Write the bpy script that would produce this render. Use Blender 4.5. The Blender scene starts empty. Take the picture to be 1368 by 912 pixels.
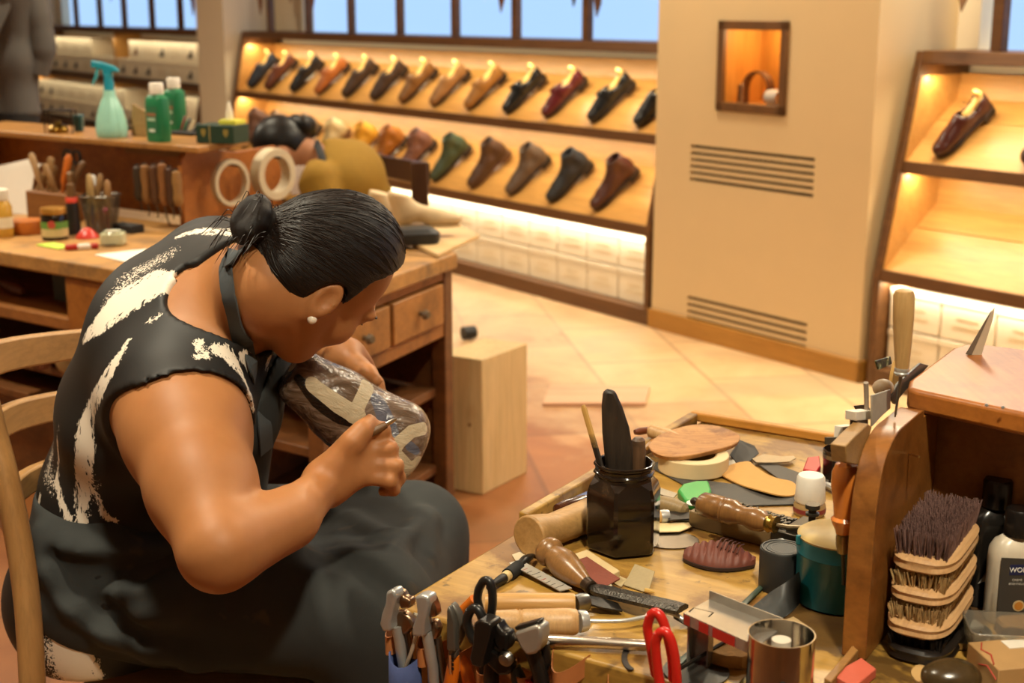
import bpy, bmesh, math, random
import numpy as np
from mathutils import Vector, Matrix
V = Vector
random.seed(7)
sc = bpy.context.scene
COL = sc.collection
PI = math.pi

# ---------------------------------------------------------------- camera
FPX, TH, CH = 1850.0, math.radians(13.5), 1.4
cth, sth = math.cos(TH), math.sin(TH)
EYE = V((0, 0, CH))
def ray(x, y):
    a = (x - 684) / FPX; b = -(y - 456) / FPX
    return V((a, cth + sth * b, -sth + cth * b))
def Pz(x, y, z):            # point of the sight line through a photo pixel at height z
    d = ray(x, y); return EYE + d * ((z - CH) / d.z)
def Py(x, y, yy):           # ... at forward distance yy
    d = ray(x, y); return EYE + d * (yy / d.y)
def Pp(x, y, p, n):         # ... on the plane through p with normal n
    d = ray(x, y); n = V(n); return EYE + d * ((V(p) - EYE).dot(n) / d.dot(n))
cam = bpy.data.cameras.new('camera'); camo = bpy.data.objects.new('camera', cam); COL.objects.link(camo)
camo.location = EYE; camo.rotation_euler = (PI / 2 - TH, 0, 0)
cam.sensor_width = 36; cam.lens = FPX / 1368 * 36; cam.clip_start = .05
cam.dof.use_dof = True; cam.dof.focus_distance = 1.72; cam.dof.aperture_fstop = 6.0
sc.camera = camo

# ---------------------------------------------------------------- frames
def frame(o, x, z=(0, 0, 1)):
    """4x4 matrix with origin o, x axis x, z axis near z"""
    x = V(x).normalized(); z = V(z); y = z.cross(x).normalized(); z = x.cross(y).normalized()
    m = Matrix((x, y, z)).transposed().to_4x4(); m.translation = V(o); return m
def zframe(o, z, hint=(1, 0, 0)):
    z = V(z).normalized(); h = V(hint)
    if abs(h.dot(z)) > .95: h = V((0, 1, 0))
    y = z.cross(h).normalized(); x = y.cross(z).normalized()
    m = Matrix((x, y, z)).transposed().to_4x4(); m.translation = V(o); return m
T = Matrix.Translation
def R(ang, ax): return Matrix.Rotation(ang, 4, ax)

# ---------------------------------------------------------------- mesh builder
class MB:
    def __init__(s): s.v = []; s.f = []; s.s = []
    def add(s, vs, fs, M=None, smooth=True):
        o = len(s.v)
        s.v += [tuple(M @ V(p)) if M is not None else tuple(p) for p in vs]
        s.f += [tuple(i + o for i in f) for f in fs]; s.s += [smooth] * len(fs)
        return s
    def box(s, c, d, M=None):
        x, y, z = d[0] / 2, d[1] / 2, d[2] / 2
        vs = [(c[0] + i * x, c[1] + j * y, c[2] + k * z) for k in (-1, 1) for j in (-1, 1) for i in (-1, 1)]
        return s.add(vs, [(0, 2, 3, 1), (4, 5, 7, 6), (0, 1, 5, 4), (2, 6, 7, 3), (0, 4, 6, 2), (1, 3, 7, 5)], M)
    def hexa(s, b, t):      # bottom quad, top quad (same winding)
        return s.add(list(b) + list(t), [(3, 2, 1, 0), (4, 5, 6, 7), (0, 1, 5, 4), (1, 2, 6, 5), (2, 3, 7, 6), (3, 0, 4, 7)])
    def prism(s, poly, z0, z1, M=None):
        n = len(poly)
        vs = [(p[0], p[1], z0) for p in poly] + [(p[0], p[1], z1) for p in poly]
        return s.add(vs, [tuple(range(n - 1, -1, -1)), tuple(range(n, 2 * n))] + [(i, (i + 1) % n, n + (i + 1) % n, n + i) for i in range(n)], M)
    def slab(s, pts, vec):  # 3-D outline extruded along vec
        n = len(pts); vec = V(vec)
        vs = [tuple(p) for p in pts] + [tuple(V(p) + vec) for p in pts]
        return s.add(vs, [tuple(range(n - 1, -1, -1)), tuple(range(n, 2 * n))] + [(i, (i + 1) % n, n + (i + 1) % n, n + i) for i in range(n)])
    def loft(s, rings, cap=True, closed=True, M=None):
        n = len(rings[0]); vs = [p for r in rings for p in r]; fs = []
        for k in range(len(rings) - 1):
            for i in range(n if closed else n - 1):
                j = (i + 1) % n
                fs.append((k * n + i, k * n + j, (k + 1) * n + j, (k + 1) * n + i))
        if cap: fs += [tuple(range(n - 1, -1, -1)), tuple((len(rings) - 1) * n + i for i in range(n))]
        return s.add(vs, fs, M)
    def lathe(s, prof, M=None, n=24, cap=True):
        rings = [[(r * math.cos(2 * PI * i / n), r * math.sin(2 * PI * i / n), z) for i in range(n)] for r, z in prof]
        return s.loft(rings, cap, True, M)
    def turned(s, p0, p1, prof, n=20, sq=1.0, hint=(0, 0, 1)):
        """turned shape from p0 to p1; prof = (t, r) pairs; sq flattens one axis"""
        p0, p1 = V(p0), V(p1); L = (p1 - p0).length; M = zframe(p0, p1 - p0, hint)
        rings = [[(r * math.cos(2 * PI * i / n), sq * r * math.sin(2 * PI * i / n), t * L) for i in range(n)] for t, r in prof]
        return s.loft(rings, True, True, M)
    def tube(s, pts, r, n=10, cap=True, flat=1.0, up=None):
        pts = [V(p) for p in pts]; m = len(pts); rs = r if isinstance(r, (list, tuple)) else [r] * m
        rings = []; prev = None
        for i in range(m):
            t = (pts[min(i + 1, m - 1)] - pts[max(i - 1, 0)])
            t = t.normalized() if t.length > 1e-9 else V((0, 0, 1))
            if up is not None: x = V(up) - t * V(up).dot(t)
            elif prev is None:
                h = V((0, 0, 1)) if abs(t.z) < .9 else V((1, 0, 0)); x = h - t * h.dot(t)
            else: x = prev - t * prev.dot(t)
            x.normalize(); prev = x; y = t.cross(x)
            rings.append([tuple(pts[i] + rs[i] * (x * math.cos(2 * PI * k / n) * flat + y * math.sin(2 * PI * k / n))) for k in range(n)])
        return s.loft(rings, cap)
    def ball(s, c, r, M=None, nu=16, nv=10):
        r = r if isinstance(r, (list, tuple)) else (r, r, r)
        rings = []
        for k in range(nv + 1):
            a = PI * (k + .02 * (k == 0) - .02 * (k == nv)) / nv
            rings.append([(c[0] + r[0] * math.sin(a) * math.cos(2 * PI * i / nu), c[1] + r[1] * math.sin(a) * math.sin(2 * PI * i / nu), c[2] - r[2] * math.cos(a)) for i in range(nu)])
        return s.loft(rings, True, True, M)
    def ring(s, c, R1, r, M=None, n=32, m=10, fz=1.0):
        vs = []; fs = []
        for i in range(n):
            a = 2 * PI * i / n
            for k in range(m):
                b = 2 * PI * k / m; q = R1 + r * math.cos(b)
                vs.append((c[0] + q * math.cos(a), c[1] + q * math.sin(a), c[2] + fz * r * math.sin(b)))
        for i in range(n):
            for k in range(m):
                fs.append((i * m + k, ((i + 1) % n) * m + k, ((i + 1) % n) * m + (k + 1) % m, i * m + (k + 1) % m))
        return s.add(vs, fs, M)
    def build(s, name, mat, parent=None, M=None, bevel=0, seg=2, sub=0, angle=38, smooth=True):
        me = bpy.data.meshes.new(name); me.from_pydata(s.v, [], s.f)
        bm = bmesh.new(); bm.from_mesh(me); bmesh.ops.recalc_face_normals(bm, faces=bm.faces); bm.to_mesh(me); bm.free()
        return link(name, me, mat, parent, M, bevel, seg, sub, angle, smooth)
def link(name, me, mat, parent=None, M=None, bevel=0, seg=2, sub=0, angle=38, smooth=True):
    o = bpy.data.objects.new(name, me); COL.objects.link(o)
    if mat is not None: me.materials.append(mat)
    if smooth:
        me.polygons.foreach_set('use_smooth', [True] * len(me.polygons))
        me.set_sharp_from_angle(angle=math.radians(angle))
    if parent is not None: o.parent = parent
    if M is not None: o.matrix_local = M
    if bevel:
        b = o.modifiers.new('bevel', 'BEVEL'); b.width = bevel; b.segments = seg; b.limit_method = 'ANGLE'; b.angle_limit = math.radians(40)
    if sub:
        b = o.modifiers.new('sub', 'SUBSURF'); b.levels = b.render_levels = sub
    return o
def rr(w, h, r, n=4):       # rounded rectangle outline
    out = []
    for cx, cy, a0 in ((w / 2 - r, h / 2 - r, 0), (-w / 2 + r, h / 2 - r, 90), (-w / 2 + r, -h / 2 + r, 180), (w / 2 - r, -h / 2 + r, 270)):
        for k in range(n + 1):
            a = math.radians(a0 + 90 * k / n); out.append((cx + r * math.cos(a), cy + r * math.sin(a)))
    return out
def tag(o, label, cat, group=None):
    o['label'] = label; o['category'] = cat
    if group: o['group'] = group
    return o
def thing(name, label, cat, M=None, group=None):
    o = bpy.data.objects.new(name, None); COL.objects.link(o); o.empty_display_size = .05
    if M is not None: o.matrix_world = M if isinstance(M, Matrix) else T(V(M))
    return tag(o, label, cat, group)
def struct(o): o['kind'] = 'structure'; return o
def dup(root, M, label, group=None):
    r = root.copy(); COL.objects.link(r); r.matrix_world = M; r['label'] = label
    if group: r['group'] = group
    for ch in list(root.children):
        c = ch.copy(); COL.objects.link(c); c.parent = r
        for g in list(ch.children):
            d = g.copy(); COL.objects.link(d); d.parent = c
    return r
def recol(o, m):            # own material on a copy that shares its mesh
    o.material_slots[0].link = 'OBJECT'; o.material_slots[0].material = m
def crv(pts, n=6):          # Catmull-Rom through points
    pts = [V(p) for p in pts]; out = []
    for i in range(len(pts) - 1):
        p0 = pts[max(i - 1, 0)]; p1 = pts[i]; p2 = pts[i + 1]; p3 = pts[min(i + 2, len(pts) - 1)]
        for k in range(n):
            t = k / n
            out.append(.5 * ((2 * p1) + (p2 - p0) * t + (2 * p0 - 5 * p1 + 4 * p2 - p3) * t * t + (3 * p1 - p0 - 3 * p2 + p3) * t ** 3))
    out.append(pts[-1]); return out
def text(name, s, size, mat, parent, M, depth=.0004):
    cu = bpy.data.curves.new(name, 'FONT'); cu.body = s; cu.size = size; cu.align_x = 'CENTER'; cu.align_y = 'CENTER'; cu.extrude = depth
    t = bpy.data.objects.new(name, cu); COL.objects.link(t)
    me = bpy.data.meshes.new_from_object(t.evaluated_get(bpy.context.evaluated_depsgraph_get()))
    bpy.data.objects.remove(t); me.materials.clear()
    return link(name, me, mat, parent, M, smooth=False)

# ---------------------------------------------------------------- materials
MATS = {}
def lin(c):
    c = c if not isinstance(c, str) else [int(c[i:i + 2], 16) / 255 for i in (0, 2, 4)]
    return tuple(((x + .055) / 1.055) ** 2.4 if x > .04045 else x / 12.92 for x in c) + (1,)
class NT:
    def __init__(s, name):
        s.m = bpy.data.materials.new(name); s.m.use_nodes = True; s.n = s.m.node_tree.nodes; s.l = s.m.node_tree.links
        s.b = s.n['Principled BSDF']
    def node(s, t, **k):
        n = s.n.new(t)
        for a, v in k.items(): setattr(n, a, v)
        return n
    def set(s, **k):
        for a, v in k.items(): s.b.inputs[a.replace('_', ' ')].default_value = v
        return s
    def coord(s, scale=(1, 1, 1), rot=(0, 0, 0)):
        tc = s.node('ShaderNodeTexCoord'); mp = s.node('ShaderNodeMapping')
        mp.inputs['Scale'].default_value = scale; mp.inputs['Rotation'].default_value = rot
        s.l.new(tc.outputs['Object'], mp.inputs['Vector']); return mp.outputs[0]
    def noise(s, vec, scale=5, detail=4, rough=.6, dist=0):
        n = s.node('ShaderNodeTexNoise'); n.inputs['Scale'].default_value = scale; n.inputs['Detail'].default_value = detail
        n.inputs['Roughness'].default_value = rough; n.inputs['Distortion'].default_value = dist
        if vec is not None: s.l.new(vec, n.inputs['Vector'])
        return n.outputs[0]
    def ramp(s, fac, stops, interp='LINEAR'):
        r = s.node('ShaderNodeValToRGB'); e = r.color_ramp.elements; r.color_ramp.interpolation = interp
        while len(e) < len(stops): e.new(.5)
        for i, (p, c) in enumerate(stops):
            e[i].position = p; e[i].color = lin(c) if isinstance(c, str) else (c, c, c, 1)
        s.l.new(fac, r.inputs[0]); return r.outputs[0]
    def mix(s, fac, a, b, mode='MIX'):
        m = s.node('ShaderNodeMix', data_type='RGBA', blend_type=mode)
        for k, x in ((0, fac), (6, a), (7, b)):
            if isinstance(x, (int, float)): m.inputs[k].default_value = x
            elif isinstance(x, str): m.inputs[k].default_value = lin(x)
            else: s.l.new(x, m.inputs[k])
        return m.outputs[2]
    def math(s, op, a, b=0.0):
        m = s.node('ShaderNodeMath', operation=op)
        for k, x in ((0, a), (1, b)):
            if isinstance(x, (int, float)): m.inputs[k].default_value = x
            else: s.l.new(x, m.inputs[k])
        return m.outputs[0]
    def attr(s, name, out='Fac'):
        a = s.node('ShaderNodeAttribute', attribute_name=name); return a.outputs[out]
    def col(s, c):
        if isinstance(c, str): s.b.inputs['Base Color'].default_value = lin(c)
        else: s.l.new(c, s.b.inputs['Base Color'])
        return s
    def rough(s, r):
        if isinstance(r, (int, float)): s.b.inputs['Roughness'].default_value = r
        else: s.l.new(r, s.b.inputs['Roughness'])
        return s
    def bump(s, h, strength=.3, dist=.01):
        b = s.node('ShaderNodeBump'); b.inputs['Strength'].default_value = strength; b.inputs['Distance'].default_value = dist
        s.l.new(h, b.inputs['Height']); s.l.new(b.outputs[0], s.b.inputs['Normal']); return s
def plain(c, rough=.5, metal=0., var=.12, scale=40, bump=.0, key=None, coat=0., spec=.5):
    key = key or ('plain', c, rough, metal, var, scale, bump, coat, spec)
    if key in MATS: return MATS[key]
    t = NT('%s_%s' % (key[0], c)); v = t.coord(); n = t.noise(v, scale, 5)
    d = t.ramp(n, [(.25, 1 - var), (.75, 1.0)])
    t.col(t.mix(1.0, c, d, 'MULTIPLY')).rough(rough).set(Metallic=metal, Coat_Weight=coat, Specular_IOR_Level=spec)
    if bump: t.bump(n, bump, .004)
    MATS[key] = t.m; return t.m
def wood(c1, c2, ax=0, scale=1.0, rough=.45, stain=None, amt=.5, bump=.08, coat=0.):
    key = ('wood', c1, c2, ax, scale, rough, stain, amt, coat)
    if key in MATS: return MATS[key]
    t = NT('wood_%s' % c1); s = [14 * scale] * 3; s[ax] = 1.4 * scale
    v = t.coord(tuple(s)); n1 = t.noise(v, 2.2, 6, .62, .8); s2 = [90 * scale] * 3; s2[ax] = 5 * scale
    n2 = t.noise(t.coord(tuple(s2)), 2, 3)
    c = t.ramp(n1, [(.3, c1), (.7, c2)])
    c = t.mix(.35, c, t.ramp(n2, [(.35, .55), (.6, 1.0)]), 'MULTIPLY')
    if stain:
        n3 = t.noise(t.coord(), 9 * scale, 6, .7)
        c = t.mix(t.ramp(n3, [(.5, 0.0), (.66, amt)]), c, stain)
    t.col(c).rough(rough).set(Coat_Weight=coat).bump(n2, bump, .002)
    MATS[key] = t.m; return t.m
def metal(c='b8b2a8', rough=.3, var=.25):
    return plain(c, rough, 1.0, var, 30, .02)
def glass(c='ffffff', rough=.05, ior=1.45):
    key = ('glass', c, rough)
    if key in MATS: return MATS[key]
    t = NT('glass_%s' % c); t.col(c).rough(rough).set(Transmission_Weight=1.0, IOR=ior); MATS[key] = t.m; return t.m
def emit(c, s, key=None):
    key = ('emit', c, s)
    if key in MATS: return MATS[key]
    t = NT('emit_%s' % c); t.col('000000').set(Emission_Color=lin(c), Emission_Strength=s); MATS[key] = t.m; return t.m

# ---------------------------------------------------------------- distance-field sculpting
class Field:
    """scalar distance grid; primitives are blended in with a smooth minimum"""
    def __init__(s, lo, hi, h):
        s.lo = np.array(lo, np.float32); s.h = h
        s.n = np.ceil((np.array(hi) - s.lo) / h).astype(int) + 1
        s.d = np.full(tuple(s.n), .2, np.float32)
    def copy(s):
        f = Field.__new__(Field); f.lo = s.lo; f.h = s.h; f.n = s.n; f.d = s.d.copy(); return f
    def sl(s, lo, hi):
        a = np.clip(np.floor((np.array(lo) - s.lo) / s.h).astype(int), 0, s.n); b = np.clip(np.ceil((np.array(hi) - s.lo) / s.h).astype(int) + 1, 0, s.n)
        ix = tuple(slice(int(a[i]), int(b[i])) for i in range(3))
        g = [(s.lo[i] + s.h * np.arange(a[i], b[i])).astype(np.float32) for i in range(3)]
        return ix, np.meshgrid(*g, indexing='ij', sparse=True)
    def blend(s, ix, e, k, sub=False):
        if e.size == 0: return
        d = s.d[ix]
        if sub: e = -e; hh = np.maximum(k - np.abs(d - e), 0) / max(k, 1e-6); s.d[ix] = np.maximum(d, e) + hh * hh * k * .25
        else: hh = np.maximum(k - np.abs(d - e), 0) / max(k, 1e-6); s.d[ix] = np.minimum(d, e) - hh * hh * k * .25
    def cone(s, a, b, ra, rb, k=.02, sub=False, marg=.05):
        a = np.array(a, float); b = np.array(b, float); m = max(ra, rb) + marg + k
        ix, (X, Y, Z) = s.sl(np.minimum(a, b) - m, np.maximum(a, b) + m)
        ba = b - a; L = max(float(ba @ ba), 1e-9)
        t = np.clip(((X - a[0]) * ba[0] + (Y - a[1]) * ba[1] + (Z - a[2]) * ba[2]) / L, 0, 1)
        e = np.sqrt((X - a[0] - t * ba[0]) ** 2 + (Y - a[1] - t * ba[1]) ** 2 + (Z - a[2] - t * ba[2]) ** 2) - (ra + (rb - ra) * t)
        s.blend(ix, e.astype(np.float32), k, sub); return s
    def chain(s, pts, rs, k=.02, sub=False):
        for i in range(len(pts) - 1): s.cone(pts[i], pts[i + 1], rs[i], rs[i + 1], k, sub)
        return s
    def ell(s, c, r, axes=None, k=.02, sub=False, marg=.05):
        c = np.array(c, float); r = np.array(r, float); m = r.max() + marg + k
        A = np.eye(3) if axes is None else np.array([np.array(V(a).normalized()) for a in axes])
        ix, (X, Y, Z) = s.sl(c - m, c + m)
        X = X - c[0]; Y = Y - c[1]; Z = Z - c[2]
        q = [A[i][0] * X + A[i][1] * Y + A[i][2] * Z for i in range(3)]
        k0 = np.sqrt(sum((q[i] / r[i]) ** 2 for i in range(3))); k1 = np.sqrt(sum((q[i] / r[i] ** 2) ** 2 for i in range(3))) + 1e-6
        s.blend(ix, (k0 * (k0 - 1) / k1).astype(np.float32), k, sub); return s
    def half(s, p, n, k=.005):      # cut away the side the normal points to
        p = np.array(p, float); n = np.array(V(n).normalized()); ix, (X, Y, Z) = s.sl(s.lo, s.lo + s.n * s.h)
        s.blend(ix, -((X - p[0]) * n[0] + (Y - p[1]) * n[1] + (Z - p[2]) * n[2]).astype(np.float32), k, True); return s
    def mesh(s, iso=0.0):
        """naive surface nets -> (verts, quads)"""
        d = s.d - iso; n = d.shape; ins = d < 0
        c = [ins[i:n[0] - 1 + i, j:n[1] - 1 + j, k:n[2] - 1 + k] for i in (0, 1) for j in (0, 1) for k in (0, 1)]
        cnt = sum(x.astype(np.int8) for x in c); act = (cnt > 0) & (cnt < 8)
        I, J, K = np.nonzero(act); idx = np.full(act.shape, -1, np.int64); idx[I, J, K] = np.arange(len(I))
        off = np.array([(i, j, k) for i in (0, 1) for j in (0, 1) for k in (0, 1)])
        cv = np.stack([d[I + o[0], J + o[1], K + o[2]] for o in off], 1)
        acc = np.zeros((len(I), 3)); num = np.zeros(len(I))
        for a in range(8):
            for ax in range(3):
                b = a | (4 >> ax)
                if b == a: continue
                va, vb = cv[:, a], cv[:, b]; m = (va < 0) != (vb < 0)
                t = np.where(m, va / np.where(m, va - vb, 1), 0)
                p = off[a][None, :] + t[:, None] * (off[b] - off[a])[None, :]
                acc[m] += p[m]; num[m] += 1
        vs = s.lo + s.h * (np.stack([I, J, K], 1) + acc / np.maximum(num, 1)[:, None])
        quads = []
        for ax in range(3):
            m = np.zeros_like(ins); sh = [slice(None)] * 3; sh2 = [slice(None)] * 3; sh[ax] = slice(0, -1); sh2[ax] = slice(1, None)
            A_, B_ = ins[tuple(sh)], ins[tuple(sh2)]
            P = np.stack(np.nonzero(A_ != B_), 1); o1, o2 = (ax + 1) % 3, (ax + 2) % 3
            ok = (P[:, o1] > 0) & (P[:, o2] > 0) & (P[:, o1] < n[o1] - 1) & (P[:, o2] < n[o2] - 1); P = P[ok]
            fl = A_[P[:, 0], P[:, 1], P[:, 2]]
            q = []
            for da, db in ((0, 0), (-1, 0), (-1, -1), (0, -1)):
                Q = P.copy(); Q[:, o1] += da; Q[:, o2] += db; q.append(idx[Q[:, 0], Q[:, 1], Q[:, 2]])
            q = np.stack(q, 1); q[~fl] = q[~fl][:, ::-1]; quads.append(q)
        F = np.concatenate(quads); F = F[(F >= 0).all(1)]
        return vs, F
    def obj(s, name, mat, parent=None, smooth=2, iso=0.0):
        vs, F = s.mesh(iso); vs = relax(vs, F, smooth)
        me = bpy.data.meshes.new(name); me.vertices.add(len(vs)); me.vertices.foreach_set('co', vs.astype(np.float32).ravel())
        me.loops.add(F.size); me.loops.foreach_set('vertex_index', F.astype(np.int32).ravel())
        me.polygons.add(len(F)); me.polygons.foreach_set('loop_start', np.arange(0, F.size, 4, dtype=np.int32))
        me.update(calc_edges=True); me.validate()
        o = link(name, me, mat, parent, smooth=False)
        me.polygons.foreach_set('use_smooth', [True] * len(me.polygons))
        return o
def relax(vs, F, it):
    if it == 0: return vs
    e = np.concatenate([F[:, [0, 1]], F[:, [1, 2]], F[:, [2, 3]], F[:, [3, 0]]]); e = np.concatenate([e, e[:, ::-1]])
    cnt = np.bincount(e[:, 0], minlength=len(vs))[:, None]
    for k in range(it):
        for lam in (.5, -.52):
            m = np.stack([np.bincount(e[:, 0], vs[e[:, 1], i], len(vs)) for i in range(3)], 1) / np.maximum(cnt, 1)
            vs = vs + lam * (m - vs)
    return vs
def setattr_pts(o, name, arr):
    a = o.data.attributes.new(name, 'FLOAT', 'POINT'); a.data.foreach_set('value', np.asarray(arr, np.float32))
def verts(o):
    a = np.empty(len(o.data.vertices) * 3, np.float32); o.data.vertices.foreach_get('co', a); return a.reshape(-1, 3)
def segdist(P, pts, ws):
    """distance of points to a polyline whose half-width varies; negative inside"""
    out = np.full(len(P), 9.0)
    for i in range(len(pts) - 1):
        a, b = np.array(pts[i]), np.array(pts[i + 1]); ba = b - a
        t = np.clip(((P - a) @ ba) / max(ba @ ba, 1e-9), 0, 1)
        out = np.minimum(out, np.linalg.norm(P - a - t[:, None] * ba, axis=1) - (ws[i] + (ws[i + 1] - ws[i]) * t))
    return out
# ================================================================ the room
UV = V((.5911, -.8066, 0)); NV = V((-.8066, -.5911, 0)); W0 = V((.631, 6.122, 0))
MW = Matrix((UV, -NV, V((0, 0, 1)))).transposed().to_4x4(); MW.translation = W0      # local x = along wall, local -y = towards the viewer
def W(u, n, z): return W0 + u * UV + n * NV + V((0, 0, z))
def wb(mb, u0, u1, n0, n1, z0, z1):
    return mb.box(((u0 + u1) / 2, -(n0 + n1) / 2, (z0 + z1) / 2), (abs(u1 - u0), abs(n1 - n0), abs(z1 - z0)))

# ---- materials of the setting
def floor_mat():
    t = NT('stone_tile_floor'); v = t.coord(rot=(0, 0, math.radians(28)))
    br = t.node('ShaderNodeTexBrick'); br.inputs['Scale'].default_value = 1.0
    br.inputs['Brick Width'].default_value = .62; br.inputs['Row Height'].default_value = .42; br.inputs['Mortar Size'].default_value = .009
    br.inputs['Color1'].default_value = lin('d4ae7e'); br.inputs['Color2'].default_value = lin('a87f58'); br.inputs['Mortar'].default_value = lin('86684c')
    t.l.new(v, br.inputs['Vector'])
    n = t.noise(t.coord(), 3.2, 7, .65, .6); n2 = t.noise(t.coord(), 1.3, 3)
    c = t.mix(.5, br.outputs['Color'], t.ramp(n, [(.3, 'a87a54'), (.5, 'cba679'), (.68, 'dcbc8e')]))
    c = t.mix(t.ramp(n2, [(.56, 0.0), (.64, .55)]), c, 'a89878')
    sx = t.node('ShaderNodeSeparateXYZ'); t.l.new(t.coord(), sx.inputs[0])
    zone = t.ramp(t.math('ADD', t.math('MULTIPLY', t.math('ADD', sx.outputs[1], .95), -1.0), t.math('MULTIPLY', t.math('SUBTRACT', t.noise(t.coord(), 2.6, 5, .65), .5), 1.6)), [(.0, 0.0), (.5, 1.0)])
    c = t.mix(zone, c, t.mix(1.0, c, 'c49a74', 'MULTIPLY'))      # redder terracotta tiles round the workbenches, with the dimmer light there painted in
    t.col(c).rough(.42).bump(n, .12, .004); return t.m
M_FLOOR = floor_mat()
M_WALL = plain('e6d6b8', .8, 0, .04, 6)
M_CEIL = plain('efe6d6', .9, 0, .03, 4)
M_UFR = wood('5a3818', '6f4822', 0, .8, .5)          # dark stained front edges of the display units
M_UIN = wood('c08a44', 'd39d55', 0, .7, .42)         # light oak inside
M_OAK = wood('a8742e', 'bd8a42', 0, .8, .45)
M_DK = plain('17120c', .9, 0, .1)
M_PANE = emit('a6ccf8', 1.2)

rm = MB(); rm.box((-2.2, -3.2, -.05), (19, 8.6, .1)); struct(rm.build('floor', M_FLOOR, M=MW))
rm = MB(); rm.box((-2.2, -3.2, 3.05), (19, 8.6, .1)); struct(rm.build('ceiling', M_CEIL, M=MW))
rm = MB(); rm.box((-11.7, -3.2, 1.5), (.1, 8.6, 3)); struct(rm.build('wall_left', M_WALL, M=MW))
rm = MB(); rm.box((7.3, -3.2, 1.5), (.1, 8.6, 3)); struct(rm.build('wall_right', M_WALL, M=MW))
rm = MB(); rm.box((-2.2, -7.45, 1.5), (19, .1, 3)); struct(rm.build('wall_front', M_WALL, M=MW))
# back wall with openings for three windows
NB = -.46
WIN = [(-9.0, -5.75), (-4.1, -.06), (1.29, 5.6)]
rm = MB(); wb(rm, -11.65, 7.25, NB, NB - .16, 0, 1.24); wb(rm, -11.65, 7.25, NB, NB - .16, 2.5, 3)
prev = -11.65
for a, b in WIN + [(7.25, 7.25)]:
    wb(rm, prev, a, NB, NB - .16, 1.24, 2.5); prev = b
struct(rm.build('wall_back', M_WALL, M=MW))
for i, (a, b) in enumerate(WIN):
    w = MB(); wb(w, a, b, NB - .08, NB - .1, 1.24, 2.5); struct(w.build('window_%d' % (i + 1), M_PANE, M=MW))
# piers at the left
rm = MB(); wb(rm, -4.95, -4.50, -.05, NB, 0, 3); struct(rm.build('wall_pier', M_WALL, M=MW))
rm = MB(); wb(rm, -11.6, -9.15, -.05, NB, 0, 3); struct(rm.build('wall_corner', M_WALL, M=MW))
# ---- cream pillar with niche and two air vents
HO = [(.374, .757, .991, 1.354), (.222, .918, .684, .838), (.231, .921, .076, .182)]
us = sorted({0, 1.19} | {h[i] for h in HO for i in (0, 1)}); zs = sorted({0, 3.0} | {h[i] for h in HO for i in (2, 3)})
rm = MB()
for i in range(len(us) - 1):
    for k in range(len(zs) - 1):
        cu, cz = (us[i] + us[i + 1]) / 2, (zs[k] + zs[k + 1]) / 2
        if any(h[0] < cu < h[1] and h[2] < cz < h[3] for h in HO): continue
        wb(rm, us[i], us[i + 1], 0, -.26, zs[k], zs[k + 1])
wb(rm, 0, 1.19, -.26, NB, 0, 3)
M_PIL = plain('d6b98a', .75, 0, .03, 5)
struct(rm.build('wall_pillar', M_PIL, M=MW, smooth=False))
M_VENT = plain('cfb284', .7, 0, .03)
for (a, b, z0, z1), k, lab in ((HO[1], 6, 'upper slotted air vent in the cream pillar below the niche'), (HO[2], 4, 'lower slotted air vent in the cream pillar near the floor')):
    t = thing('air_vent', lab, 'vent', MW @ T((0, 0, 0)))
    m = MB(); wb(m, a, b, -.03, -.05, z0, z1); m.build('vent_backing', M_DK, t)
    m = MB(); p = (z1 - z0) / (k - .45)
    for q in range(k - 1): wb(m, a, b, 0.0, -.03, z0 + .5 * p + q * p, z0 + p + q * p + .002)
    m.build('vent_slats', M_VENT, t)
t = thing('display_niche', 'small wood-lined display niche in the cream pillar', 'niche', MW)
a, b, z0, z1 = HO[0]; f = .036
m = MB(); wb(m, a, a + f, .012, -.01, z0, z1); wb(m, b - f, b, .012, -.01, z0, z1); wb(m, a, b, .012, -.01, z0, z0 + f); wb(m, a, b, .012, -.01, z1 - f, z1)
m.build('niche_frame', wood('5e3d1a', '72491f', 2, .8, .5), t, bevel=.003)
m = MB(); wb(m, a, b, -.235, -.25, z0, z1); wb(m, a, a + .015, -.01, -.235, z0, z1); wb(m, b - .015, b, -.01, -.235, z0, z1); wb(m, a, b, -.01, -.235, z0, z0 + .03); wb(m, a, b, -.01, -.235, z1 - .015, z1)
m.build('niche_lining', wood('b87f35', 'c98f42', 2, .8, .42), t)
def alight(name, M, sx, sy, power, color=(1, .74, .42), spread=PI):
    l = bpy.data.lights.new(name, 'AREA'); l.shape = 'RECTANGLE'; l.size = sx; l.size_y = sy; l.energy = power; l.color = color; l.spread = spread
    o = bpy.data.objects.new(name, l); COL.objects.link(o); o.matrix_world = M; return o
def plight(name, p, power, r=.02, color=(1, .72, .38)):
    l = bpy.data.lights.new(name, 'POINT'); l.energy = power; l.shadow_soft_size = r; l.color = color
    o = bpy.data.objects.new(name, l); COL.objects.link(o); o.location = p; return o
plight('niche_lamp', W(.60, -.11, 1.315), 3.2, .02, (1, .76, .40))
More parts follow.
